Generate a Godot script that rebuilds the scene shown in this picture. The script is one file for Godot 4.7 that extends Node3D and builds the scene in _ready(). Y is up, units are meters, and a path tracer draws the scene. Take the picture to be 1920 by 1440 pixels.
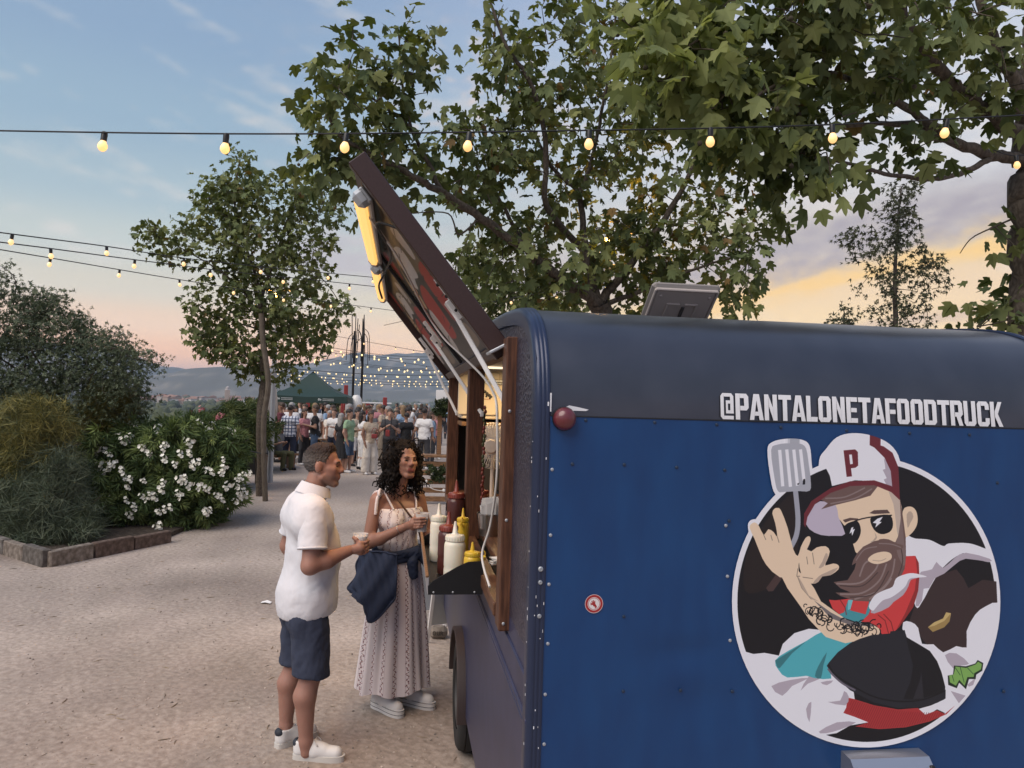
extends Node3D
# A food truck at a dusk street-food fair on a hilltop esplanade.

class MB:
	var v := PackedVector3Array()
	var n := PackedVector3Array()
	var uv := PackedVector2Array()
	var c := PackedColorArray()
	var idx := PackedInt32Array()
	var col := Color.WHITE
	func vert(p: Vector3, nn: Vector3, t := Vector2.ZERO) -> int:
		v.append(p); n.append(nn); uv.append(t); c.append(col)
		return v.size() - 1
	func face(a: int, b: int, d: int) -> void: # wound so that it faces along its normals
		var g := (v[b] - v[a]).cross(v[d] - v[a])
		if g.dot(n[a] + n[b] + n[d]) > 0.0:
			idx.append(a); idx.append(d); idx.append(b)
		else:
			idx.append(a); idx.append(b); idx.append(d)
	func tri(a: Vector3, b: Vector3, d: Vector3) -> void: # counter-clockwise seen from outside
		var nn := (b - a).cross(d - a).normalized()
		var i := vert(a, nn); vert(b, nn); vert(d, nn)
		idx.append(i); idx.append(i + 2); idx.append(i + 1)
	func quad(a: Vector3, b: Vector3, d: Vector3, e: Vector3, full := true) -> void:
		var nn := (d - a).cross(e - b).normalized()
		var i := vert(a, nn, Vector2(0, 1)); vert(b, nn, Vector2(1, 1)); vert(d, nn, Vector2(1, 0)); vert(e, nn, Vector2(0, 0))
		for k in [0, 2, 1, 0, 3, 2]: idx.append(i + k)
	func box(at: Vector3, size: Vector3, ch := 0.0, b := Basis.IDENTITY) -> MB:
		var h := size * 0.5
		var k: float = min(ch, min(h.x, min(h.y, h.z)) * 0.9)
		var corner := func(sx: float, sy: float, sz: float, ax: int) -> Vector3:
			var p := Vector3(sx * (h.x - (0.0 if ax == 0 else k)), sy * (h.y - (0.0 if ax == 1 else k)), sz * (h.z - (0.0 if ax == 2 else k)))
			return at + b * p
		for s in [-1.0, 1.0]:
			_q(corner.call(s, -1.0, -1.0, 0), corner.call(s, 1.0, -1.0, 0), corner.call(s, 1.0, 1.0, 0), corner.call(s, -1.0, 1.0, 0), b * Vector3(s, 0, 0))
			_q(corner.call(-1.0, s, -1.0, 1), corner.call(1.0, s, -1.0, 1), corner.call(1.0, s, 1.0, 1), corner.call(-1.0, s, 1.0, 1), b * Vector3(0, s, 0))
			_q(corner.call(-1.0, -1.0, s, 2), corner.call(1.0, -1.0, s, 2), corner.call(1.0, 1.0, s, 2), corner.call(-1.0, 1.0, s, 2), b * Vector3(0, 0, s))
			if k > 0.0:
				for t in [-1.0, 1.0]:
					_q(corner.call(s, t, -1.0, 0), corner.call(s, t, 1.0, 0), corner.call(s, t, 1.0, 1), corner.call(s, t, -1.0, 1), b * Vector3(s, t, 0))
					_q(corner.call(s, -1.0, t, 0), corner.call(s, 1.0, t, 0), corner.call(s, 1.0, t, 2), corner.call(s, -1.0, t, 2), b * Vector3(s, 0, t))
					_q(corner.call(-1.0, s, t, 1), corner.call(1.0, s, t, 1), corner.call(1.0, s, t, 2), corner.call(-1.0, s, t, 2), b * Vector3(0, s, t))
					for w in [-1.0, 1.0]:
						var nn := (b * Vector3(s, t, w)).normalized()
						var i := vert(corner.call(s, t, w, 0), nn)
						vert(corner.call(s, t, w, 1), nn); vert(corner.call(s, t, w, 2), nn)
						face(i, i + 1, i + 2)
		return self
	func _q(a: Vector3, b: Vector3, d: Vector3, e: Vector3, nn: Vector3) -> void:
		nn = nn.normalized()
		var i := vert(a, nn, Vector2(0, 0)); vert(b, nn, Vector2(1, 0)); vert(d, nn, Vector2(1, 1)); vert(e, nn, Vector2(0, 1))
		face(i, i + 1, i + 2); face(i, i + 2, i + 3)
	func tube(pts: Array, rad: Variant, seg := 6, cap := true) -> MB:
		var m := pts.size()
		if m < 2: return self
		var up := Vector3.UP
		var t0: Vector3 = (pts[1] - pts[0]).normalized()
		if absf(t0.dot(up)) > 0.95: up = Vector3.RIGHT
		var side := t0.cross(up).normalized()
		var base := v.size()
		var along := 0.0
		for i in m:
			var t: Vector3 = (pts[mini(i + 1, m - 1)] - pts[maxi(i - 1, 0)]).normalized()
			side = (side - t * side.dot(t)).normalized()
			if side.length() < 0.5: side = t.cross(Vector3(0.31, 0.77, 0.55)).normalized()
			var o := t.cross(side)
			var r: float = rad[i] if rad is Array else rad
			if i > 0: along += (pts[i] - pts[i - 1]).length()
			for j in seg + 1:
				var a := TAU * j / seg
				var d := side * cos(a) + o * sin(a)
				vert(pts[i] + d * r, d, Vector2(float(j) / seg, along))
		for i in m - 1:
			for j in seg:
				var q := base + i * (seg + 1) + j
				face(q, q + 1, q + seg + 2); face(q, q + seg + 2, q + seg + 1)
		if cap:
			for e in [0, m - 1]:
				var t: Vector3 = (pts[0] - pts[1]).normalized() if e == 0 else (pts[m - 1] - pts[m - 2]).normalized()
				var q := vert(pts[e], t)
				for j in seg: vert(v[base + e * (seg + 1) + j], t)
				for j in seg: face(q, q + 1 + j, q + 1 + (j + 1) % seg)
		return self
	func lathe(prof: Array, seg := 16, x := Transform3D.IDENTITY) -> MB: # Vector2(radius, height), from bottom to top
		for k in prof.size() - 1:
			var a: Vector2 = prof[k]
			var b: Vector2 = prof[k + 1]
			var d := b - a
			if d.length() < 1e-6: continue
			var nn := Vector2(d.y, -d.x).normalized()
			var na := nn
			var nb := nn
			if k > 0:
				var pd: Vector2 = (a - prof[k - 1]).normalized()
				if pd.dot(d.normalized()) > 0.75: na = (nn + Vector2(pd.y, -pd.x)).normalized()
			if k < prof.size() - 2:
				var nd: Vector2 = (prof[k + 2] - b).normalized()
				if nd.dot(d.normalized()) > 0.75: nb = (nn + Vector2(nd.y, -nd.x)).normalized()
			var base := v.size()
			for j in seg + 1:
				var g := TAU * j / seg
				var e := Vector3(cos(g), 0, sin(g))
				vert(x * (e * a.x + Vector3(0, a.y, 0)), (x.basis * (e * na.x + Vector3(0, na.y, 0))).normalized(), Vector2(float(j) / seg, a.y))
				vert(x * (e * b.x + Vector3(0, b.y, 0)), (x.basis * (e * nb.x + Vector3(0, nb.y, 0))).normalized(), Vector2(float(j) / seg, b.y))
			for j in seg:
				var q := base + j * 2
				face(q, q + 1, q + 3); face(q, q + 3, q + 2)
		return self
	func ball(at: Vector3, r: Variant, seg := 10, b := Basis.IDENTITY) -> MB:
		var rr: Vector3 = r if r is Vector3 else Vector3(r, r, r)
		var rows := maxi(4, seg / 2 + 1)
		var base := v.size()
		for i in rows + 1:
			var p := PI * i / rows
			for j in seg + 1:
				var g := TAU * j / seg
				var d := Vector3(sin(p) * cos(g), cos(p), sin(p) * sin(g))
				vert(at + b * (d * rr), (b * (d / rr)).normalized(), Vector2(float(j) / seg, float(i) / rows))
		for i in rows:
			for j in seg:
				var q := base + i * (seg + 1) + j
				face(q, q + 1, q + seg + 2); face(q, q + seg + 2, q + seg + 1)
		return self
	func sheet(rows: Array, uvs := Vector2.ONE) -> MB: # rows of equally many points, smooth
		var a := rows.size()
		var b: int = rows[0].size()
		var base := v.size()
		for i in a:
			for j in b:
				var du: Vector3 = rows[i][mini(j + 1, b - 1)] - rows[i][maxi(j - 1, 0)]
				var dv: Vector3 = rows[mini(i + 1, a - 1)][j] - rows[maxi(i - 1, 0)][j]
				vert(rows[i][j], du.cross(dv).normalized(), Vector2(float(j) / (b - 1), float(i) / (a - 1)) * uvs)
		for i in a - 1:
			for j in b - 1:
				var q := base + i * b + j
				face(q, q + 1, q + b + 1); face(q, q + b + 1, q + b)
		return self
	func prism(poly: PackedVector2Array, z0: float, z1: float, x := Transform3D.IDENTITY, size := Vector2.ONE, off := Vector2.ZERO) -> MB: # a flat outline in x and y with a thickness along z
		var t := Geometry2D.triangulate_polygon(poly)
		for s in [[z0, -1.0], [z1, 1.0]]:
			var base := v.size()
			for p in poly: vert(x * Vector3(p.x, p.y, s[0]), (x.basis * Vector3(0, 0, s[1])).normalized(), Vector2((p.x - off.x) / size.x, 1.0 - (p.y - off.y) / size.y))
			for k in range(0, t.size(), 3): face(base + t[k], base + t[k + 1], base + t[k + 2])
		var turn := -1.0 if Geometry2D.is_polygon_clockwise(poly) else 1.0
		for k in poly.size():
			var p := poly[k]
			var q := poly[(k + 1) % poly.size()]
			var e := (q - p).normalized() * turn
			_q(x * Vector3(p.x, p.y, z0), x * Vector3(q.x, q.y, z0), x * Vector3(q.x, q.y, z1), x * Vector3(p.x, p.y, z1), x.basis * Vector3(e.y, -e.x, 0))
		return self
	func add(o: MB, x := Transform3D.IDENTITY) -> MB:
		var base := v.size()
		for i in o.v.size():
			v.append(x * o.v[i]); n.append((x.basis * o.n[i]).normalized()); uv.append(o.uv[i]); c.append(o.c[i])
		for i in o.idx: idx.append(base + i)
		return self
	func mesh() -> ArrayMesh:
		var a := []
		a.resize(Mesh.ARRAY_MAX)
		a[Mesh.ARRAY_VERTEX] = v; a[Mesh.ARRAY_NORMAL] = n; a[Mesh.ARRAY_TEX_UV] = uv; a[Mesh.ARRAY_COLOR] = c; a[Mesh.ARRAY_INDEX] = idx
		var m := ArrayMesh.new()
		m.add_surface_from_arrays(Mesh.PRIMITIVE_TRIANGLES, a)
		return m

# ---- nodes -------------------------------------------------------------------------------------------------
var taken := {}
func numbered(called: String) -> String:
	var k: int = taken.get(called, 0)
	taken[called] = k + 1
	return called if k == 0 else "%s_%03d" % [called, k]

func tag(o: Node3D, label: String, category := "", group := "", kind := "") -> Node3D:
	if label: o.set_meta("label", label)
	if category: o.set_meta("category", category)
	if group: o.set_meta("group", group)
	if kind: o.set_meta("kind", kind)
	return o

func thing(called: String, label: String, category: String, at := Vector3.ZERO, turn := 0.0, group := "") -> Node3D:
	var o := Node3D.new()
	o.name = numbered(called)
	add_child(o)
	o.position = at
	o.rotation.y = turn
	tag(o, label, category, group)
	return o

func part(shape: Variant, called: String, m: Material, parent: Node3D = null, at := Vector3.ZERO) -> MeshInstance3D:
	var o := MeshInstance3D.new()
	o.mesh = shape.mesh() if shape is MB else shape
	o.material_override = m
	o.position = at
	if parent == null:
		o.name = numbered(called)
		add_child(o)
	else:
		var i := 0
		for k in parent.get_children():
			if k.get_meta("called", "") == called: i += 1
		o.set_meta("called", called)
		o.name = called if i == 0 else "%s_%03d" % [called, i]
		parent.add_child(o, true)
	return o

func many(mesh: Mesh, m: Material, where: Array, called: String, parent: Node3D = null, tints: Array = []) -> MultiMeshInstance3D:
	var mm := MultiMesh.new()
	mm.transform_format = MultiMesh.TRANSFORM_3D
	mm.use_colors = tints.size() > 0
	mm.mesh = mesh
	mm.instance_count = where.size()
	for i in where.size():
		mm.set_instance_transform(i, where[i])
		if tints: mm.set_instance_color(i, tints[i])
	var o := MultiMeshInstance3D.new()
	o.multimesh = mm
	o.material_override = m
	o.set_meta("kind", "stuff")
	if parent == null:
		o.name = numbered(called); add_child(o)
	else:
		o.name = called; parent.add_child(o, true)
	return o

# ---- materials ---------------------------------------------------------------------------------------------
var M := {}
func lin(r: float, g: float, b: float) -> Color: return Color(r, g, b).linear_to_srgb()
func mat(called: String, c: Color, rough := 0.7, metal := 0.0) -> StandardMaterial3D:
	var m := StandardMaterial3D.new()
	m.resource_name = called
	m.albedo_color = c
	m.roughness = rough
	m.metallic = metal
	M[called] = m
	return m
func noise(freq: float, seed_: int, oct := 4, kind := FastNoiseLite.TYPE_SIMPLEX_SMOOTH) -> FastNoiseLite:
	var f := FastNoiseLite.new()
	f.noise_type = kind
	f.seed = seed_
	f.frequency = freq
	f.fractal_octaves = oct
	return f
func ntex(freq: float, seed_: int, lo: Color, hi: Color, size := 256, oct := 4, kind := FastNoiseLite.TYPE_SIMPLEX_SMOOTH) -> NoiseTexture2D:
	var t := NoiseTexture2D.new()
	t.width = size; t.height = size; t.seamless = true
	t.noise = noise(freq, seed_, oct, kind)
	var g := Gradient.new()
	g.set_color(0, lo); g.set_color(1, hi)
	t.color_ramp = g
	return t
func grain(m: StandardMaterial3D, t: Texture2D, per_metre: Vector3, world := false) -> StandardMaterial3D: # tint by a tiling texture, no UVs
	m.albedo_texture = t
	m.uv1_triplanar = true
	m.uv1_world_triplanar = world
	m.uv1_scale = per_metre
	return m
func bump(m: StandardMaterial3D, t: Texture2D, cm: float) -> StandardMaterial3D:
	m.heightmap_enabled = true
	m.heightmap_texture = t
	m.heightmap_scale = cm
	return m
func glow(m: StandardMaterial3D, c: Color, k: float) -> StandardMaterial3D:
	m.emission_enabled = true
	m.emission = c
	m.emission_energy_multiplier = k
	return m

# ---- implicit bodies ---------------------------------------------------------------------------------------
# each primitive: [a, b, ra, rb] tapered capsule, [centre, radii, basis] ellipsoid, a trailing true in either cuts away; clips: [point, outward normal]
func body_mesh(prims: Array, cell: float, k: float, clips: Array = [], paint = null, into: MB = null) -> MB:
	var mb := into if into else MB.new()
	var margin := k + cell * 2.5
	var lo := Vector3.ONE * 1e9
	var hi := -lo
	var boxes := []
	for p in prims:
		var bl: Vector3
		var bh: Vector3
		if p[1] is Vector3 and not (p[2] is Basis):
			var r: float = maxf(p[2], p[3])
			bl = p[0].min(p[1]) - Vector3.ONE * r
			bh = p[0].max(p[1]) + Vector3.ONE * r
		else:
			var r: float = maxf(p[1].x, maxf(p[1].y, p[1].z))
			bl = p[0] - Vector3.ONE * r
			bh = p[0] + Vector3.ONE * r
		boxes.append([bl, bh])
		if not (p[-1] is bool):
			lo = lo.min(bl); hi = hi.max(bh)
	lo -= Vector3.ONE * cell * 2.0
	hi += Vector3.ONE * cell * 2.0
	var nx := int((hi.x - lo.x) / cell) + 2
	var ny := int((hi.y - lo.y) / cell) + 2
	var nz := int((hi.z - lo.z) / cell) + 2
	var f := PackedFloat32Array()
	f.resize(nx * ny * nz)
	f.fill(margin)
	for q in prims.size():
		var p: Array = prims[q]
		var cut: bool = p[-1] is bool
		var i0: Vector3 = ((boxes[q][0] - lo - Vector3.ONE * margin) / cell).floor().max(Vector3.ZERO)
		var i1: Vector3 = ((boxes[q][1] - lo + Vector3.ONE * margin) / cell).ceil().min(Vector3(nx - 1, ny - 1, nz - 1))
		var capsule: bool = not (p[2] is Basis)
		var a: Vector3 = p[0]
		var ab := Vector3.ZERO
		var inv := 0.0
		var ra := 0.0
		var rb := 0.0
		var rr := Vector3.ONE
		var bt := Basis.IDENTITY
		var small := 1.0
		if capsule:
			ab = p[1] - a
			inv = 1.0 / maxf(ab.length_squared(), 1e-9)
			ra = p[2]; rb = p[3] - p[2]
		else:
			rr = Vector3(1.0 / p[1].x, 1.0 / p[1].y, 1.0 / p[1].z)
			bt = p[2].transposed()
			small = minf(p[1].x, minf(p[1].y, p[1].z))
		for z in range(int(i0.z), int(i1.z) + 1):
			for y in range(int(i0.y), int(i1.y) + 1):
				var row := (z * ny + y) * nx
				for x in range(int(i0.x), int(i1.x) + 1):
					var w := lo + Vector3(x, y, z) * cell - a
					var d: float
					if capsule:
						var t := clampf(w.dot(ab) * inv, 0.0, 1.0)
						d = (w - ab * t).length() - ra - rb * t
					else:
						w = (bt * w) * rr
						var k0 := w.length()
						var k1 := (w * rr).length()
						d = k0 * (k0 - 1.0) / k1 if k1 > 1e-6 else -small
					var e := f[row + x]
					if cut:
						d = -d
						if d > e - k:
							var h := maxf(k - absf(e - d), 0.0) / k
							f[row + x] = maxf(e, d) + h * h * k * 0.25
					elif d < e + k:
						var h := maxf(k - absf(e - d), 0.0) / k
						f[row + x] = minf(e, d) - h * h * k * 0.25
	for cl in clips:
		var pl := Plane(cl[1].normalized(), cl[0])
		for z in nz:
			for y in ny:
				var row := (z * ny + y) * nx
				for x in nx:
					var d := pl.distance_to(lo + Vector3(x, y, z) * cell)
					if d > f[row + x]: f[row + x] = d
	# surface nets
	var id := PackedInt32Array()
	id.resize(nx * ny * nz)
	id.fill(-1)
	var o := [0, 1, nx, nx + 1, nx * ny, nx * ny + 1, nx * ny + nx, nx * ny + nx + 1]
	var edges := [[0, 1], [2, 3], [4, 5], [6, 7], [0, 2], [1, 3], [4, 6], [5, 7], [0, 4], [1, 5], [2, 6], [3, 7]]
	for z in nz - 1:
		for y in ny - 1:
			var row := (z * ny + y) * nx
			for x in nx - 1:
				var at := row + x
				var f0 := f[at]
				if absf(f0) > cell * 3.0: continue
				var s0 := f0 < 0.0
				if (f[at + o[1]] < 0.0) == s0 and (f[at + o[2]] < 0.0) == s0 and (f[at + o[3]] < 0.0) == s0 and (f[at + o[4]] < 0.0) == s0 and (f[at + o[5]] < 0.0) == s0 and (f[at + o[6]] < 0.0) == s0 and (f[at + o[7]] < 0.0) == s0: continue
				var sum := Vector3.ZERO
				var hits := 0
				for e in edges:
					var va := f[at + o[e[0]]]
					var vb := f[at + o[e[1]]]
					if (va < 0.0) != (vb < 0.0):
						var t := va / (va - vb)
						var pa := Vector3(e[0] & 1, (e[0] >> 1) & 1, e[0] >> 2)
						var pb := Vector3(e[1] & 1, (e[1] >> 1) & 1, e[1] >> 2)
						sum += pa.lerp(pb, t)
						hits += 1
				var g := Vector3(f[at + o[1]] + f[at + o[3]] + f[at + o[5]] + f[at + o[7]] - f0 - f[at + o[2]] - f[at + o[4]] - f[at + o[6]],
					f[at + o[2]] + f[at + o[3]] + f[at + o[6]] + f[at + o[7]] - f0 - f[at + o[1]] - f[at + o[4]] - f[at + o[5]],
					f[at + o[4]] + f[at + o[5]] + f[at + o[6]] + f[at + o[7]] - f0 - f[at + o[1]] - f[at + o[2]] - f[at + o[3]])
				var pos := lo + (Vector3(x, y, z) + sum / hits) * cell
				if paint != null: mb.col = paint.call(pos)
				id[at] = mb.vert(pos, g.normalized())
	for z in range(1, nz - 1):
		for y in range(1, ny - 1):
			var row := (z * ny + y) * nx
			for x in range(1, nx - 1):
				var at := row + x
				var s := f[at] < 0.0
				if s != (f[at + 1] < 0.0): _net(mb, id[at], id[at - nx], id[at - nx - nx * ny], id[at - nx * ny])
				if s != (f[at + nx] < 0.0): _net(mb, id[at], id[at - 1], id[at - 1 - nx * ny], id[at - nx * ny])
				if s != (f[at + nx * ny] < 0.0): _net(mb, id[at], id[at - 1], id[at - 1 - nx], id[at - nx])
	mb.col = Color.WHITE
	return mb
func _net(mb: MB, a: int, b: int, d: int, e: int) -> void:
	if a < 0 or b < 0 or d < 0 or e < 0: return
	mb.face(a, b, d); mb.face(a, d, e)

func spline(p: Array, per := 6) -> Array: # Catmull-Rom through points
	var out := []
	for i in p.size() - 1:
		var a = p[maxi(i - 1, 0)]
		var b = p[i]
		var c = p[i + 1]
		var d = p[mini(i + 2, p.size() - 1)]
		for k in per: out.append(b.cubic_interpolate(c, a, d, float(k) / per))
	out.append(p[-1])
	return out
func ring(p: PackedVector2Array, per := 5) -> PackedVector2Array: # closed Catmull-Rom
	var out := PackedVector2Array()
	var m := p.size()
	for i in m:
		for k in per: out.append(p[i].cubic_interpolate(p[(i + 1) % m], p[(i + m - 1) % m], p[(i + 2) % m], float(k) / per))
	return out
func turned(axis_y: Vector3, roll := 0.0) -> Basis: # a basis whose y runs along an axis
	var y := axis_y.normalized()
	var x := y.cross(Vector3(0.0, 0.0, 1.0) if absf(y.z) < 0.9 else Vector3.RIGHT).normalized()
	return Basis(x, y, x.cross(y)) * Basis(Vector3.UP, roll)


# ---- sky ---------------------------------------------------------------------------------------------------
func stops(list: Array, e: float) -> Color: # list of [elevation, Color8-like Vector3]
	if e <= list[0][0]: return _c(list[0][1])
	for i in range(1, list.size()):
		if e < list[i][0]:
			return _c(list[i - 1][1]).lerp(_c(list[i][1]), smoothstep(0.0, 1.0, (e - list[i - 1][0]) / (list[i][0] - list[i - 1][0])))
	return _c(list[-1][1])
func _c(v: Vector3) -> Color: return Color(v.x / 255.0, v.y / 255.0, v.z / 255.0)
func gauss(x: float, w: float) -> float: return exp(-x * x / (w * w))

func make_sky() -> Image:
	var w := 2048
	var h := 1024
	var im := Image.create_empty(w, h, false, Image.FORMAT_RGBF)
	im.fill(_c(Vector3(120, 108, 98)).srgb_to_linear())
	var left := [[0.0, Vector3(244, 172, 116)], [2.5, Vector3(246, 188, 140)], [4.8, Vector3(234, 202, 172)], [7.0, Vector3(214, 207, 190)], [10.0, Vector3(197, 206, 203)], [13.5, Vector3(172, 193, 204)], [18.0, Vector3(155, 182, 203)], [24.0, Vector3(143, 170, 199)], [30.0, Vector3(134, 160, 194)], [50.0, Vector3(104, 138, 186)], [90.0, Vector3(92, 126, 178)]]
	var right := [[0.0, Vector3(246, 190, 130)], [3.0, Vector3(252, 208, 146)], [6.0, Vector3(250, 218, 166)], [9.0, Vector3(244, 214, 174)], [12.0, Vector3(218, 208, 196)], [16.0, Vector3(214, 215, 219)], [22.0, Vector3(204, 211, 224)], [29.0, Vector3(182, 195, 222)], [50.0, Vector3(130, 156, 198)], [90.0, Vector3(92, 126, 178)]]
	var back := [[0.0, Vector3(150, 148, 168)], [5.0, Vector3(172, 160, 178)], [12.0, Vector3(164, 168, 192)], [25.0, Vector3(140, 162, 196)], [50.0, Vector3(108, 140, 188)], [90.0, Vector3(92, 126, 178)]]
	var na := noise(1.0, 5, 5)
	var nb := noise(1.0, 11, 4)
	for y in 540:
		var el := 90.0 - (y + 0.5) * 180.0 / h
		for x in w:
			var az := wrapf((x + 0.5) * 360.0 / w, -180.0, 180.0)
			var c := stops(left, el).lerp(stops(right, el), smoothstep(-22.0, 22.0, az) * (1.0 - smoothstep(70.0, 120.0, az)))
			c = c.lerp(stops(back, el), smoothstep(75.0, 140.0, absf(az)))
			# cloud forms, laid out along the sphere
			var px := az * cos(deg_to_rad(el))
			var streak := na.get_noise_2d((px * 0.05 + el * 0.03), el * 0.36 - px * 0.06)
			var fine := nb.get_noise_2d(px * 0.32 + 40.0, el * 0.95 - px * 0.16)
			# pale wisps high in the west
			var rip := nb.get_noise_2d(px * 0.75 + 17.0, el * 2.3 - px * 0.42)
			var wisp := clampf(na.get_noise_2d(px * 0.07 + 9.0, el * 0.32 + px * 0.11) * 1.6 + fine * 0.55 - 0.28, 0.0, 1.0) * smoothstep(4.0, 10.0, el) * (1.0 - smoothstep(34.0, 60.0, el))
			c = c.lerp(_c(Vector3(232, 222, 216)), wisp * 0.55)
			# small rosy puffs over the middle
			var puff := clampf(nb.get_noise_2d(px * 0.42, el * 0.8) * 2.2 + fine * 0.6 - 0.35, 0.0, 1.0) * gauss(az + 2.0, 9.0) * gauss(el - 21.0, 4.5)
			c = c.lerp(_c(Vector3(244, 214, 200)), puff * 0.8)
			# a lilac bank low over the middle, and the grey bank over the sunset with its lit lower edge
			var bank := clampf(gauss(el - 9.6 - streak * 1.6 + az * 0.02, 1.5) * 1.1 + fine * 0.3, 0.0, 1.0) * smoothstep(-26.0, -12.0, az) * (1.0 - smoothstep(2.0, 14.0, az))
			c = c.lerp(_c(Vector3(190, 182, 190)), bank * 0.7)
			var line := 8.5 + (az - 17.0) * 0.19 + fine * 0.5 + streak * 0.9
			var over := el - line
			var east := smoothstep(4.0, 14.0, az) * (1.0 - smoothstep(60.0, 100.0, az))
			var grey := smoothstep(0.0, 0.8, over) * (1.0 - smoothstep(2.6, 5.0, over + fine * 1.6)) * (0.82 + fine * 0.55 + rip * 0.3)
			c = c.lerp(_c(Vector3(170, 163, 172)), clampf(grey, 0.0, 1.0) * east * 0.88)
			c = c.lerp(_c(Vector3(255, 211, 136)), gauss(over + 0.35 + rip * 0.35, 0.8) * east * 0.95)
			var low := clampf(gauss(el - 5.8 - (az - 24.0) * 0.12 + fine * 0.5, 0.45) + gauss(el - 3.8 - (az - 24.0) * 0.1 - streak, 0.4) * 0.8, 0.0, 1.0)
			c = c.lerp(_c(Vector3(206, 178, 158)), clampf(low + rip * 0.3 * gauss(el - 5.0, 3.0), 0.0, 1.0) * east * 0.65)
			var up := clampf(fine * 1.3 + rip * 1.3 + streak * 1.2 + 0.1, 0.0, 1.0) * east * smoothstep(1.0, 4.0, over - 3.0) * (1.0 - smoothstep(26.0, 45.0, el))
			c = c.lerp(_c(Vector3(236, 230, 228)), up * 0.8)
			if el < 0.0: c = c.lerp(_c(Vector3(120, 108, 98)), smoothstep(0.0, 3.0, -el))
			c = c.srgb_to_linear() * (1.0 + 0.85 * exp(-pow(maxf(el, 0.0) / 5.0, 2.0)) + 0.10 * exp(-pow((el - 8.0) / 6.0, 2.0)))
			im.set_pixel(x, y, c)
	return im

func _ready() -> void:
	rng.seed = 20
	var cam := Camera3D.new()
	cam.name = "camera"
	cam.fov = 53.13
	cam.near = 0.05
	cam.far = 12000.0
	cam.position = Vector3(0, 2.03, 0)
	cam.basis = Basis(Vector3.RIGHT, deg_to_rad(1.4)) * Basis(Vector3.BACK, deg_to_rad(1.7))
	add_child(cam)
	var we := WorldEnvironment.new()
	we.name = "world"
	var e := Environment.new()
	var sky := Sky.new()
	var ps := PanoramaSkyMaterial.new()
	ps.panorama = ImageTexture.create_from_image(make_sky())
	sky.sky_material = ps
	e.background_mode = Environment.BG_SKY
	e.sky = sky
	e.background_energy_multiplier = 0.45
	e.tonemap_mode = Environment.TONE_MAPPER_LINEAR
	e.tonemap_exposure = 2.3
	e.sdfgi_enabled = true
	e.ssao_enabled = true
	e.ssil_enabled = true
	e.fog_enabled = true
	e.fog_density = 0.00015
	e.fog_light_color = Color(0.80, 0.86, 0.95)
	we.environment = e
	add_child(we)
	var sun := DirectionalLight3D.new()
	sun.name = "afterglow"
	sun.light_energy = 0.5
	sun.light_angular_distance = 55.0
	sun.light_color = Color(1.0, 0.95, 0.90)
	sun.shadow_enabled = true
	add_child(sun)
	sun.look_at_from_position(Vector3(-3.2, 5.6, 3.2), Vector3.ZERO)
	materials()
	ground_and_hills()
	food_truck()
	counter_things()
	planting()
	trees()
	festoons()
	fair_ground()
	couple()
	crowd()

var rng := RandomNumberGenerator.new()
func rr(a: float, b: float) -> float: return rng.randf_range(a, b)
func rv(k: float) -> Vector3: return Vector3(rr(-k, k), rr(-k, k), rr(-k, k))

# ---- ground, valley and hills ------------------------------------------------------------------------------
var n_low := noise(0.35, 3, 4)
var n_wide := noise(0.012, 8, 4)
func plateau(p: Vector2) -> float: # metres outside the esplanade's edge
	return maxf(maxf(-p.y - 74.0, -p.x - 10.5 - maxf(0.0, 9.0 + p.y) * 0.5), p.x - 60.0)
func land(p: Vector2) -> float:
	var s := plateau(p)
	var hgt := n_low.get_noise_2d(p.x, p.y) * 0.02 * smoothstep(2.0, 5.0, p.length())
	if s <= 0.0: return hgt
	return lerpf(hgt, -15.0, smoothstep(0.0, 42.0, s)) + n_wide.get_noise_2d(p.x, p.y) * 2.5 * smoothstep(5.0, 60.0, s)

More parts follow.
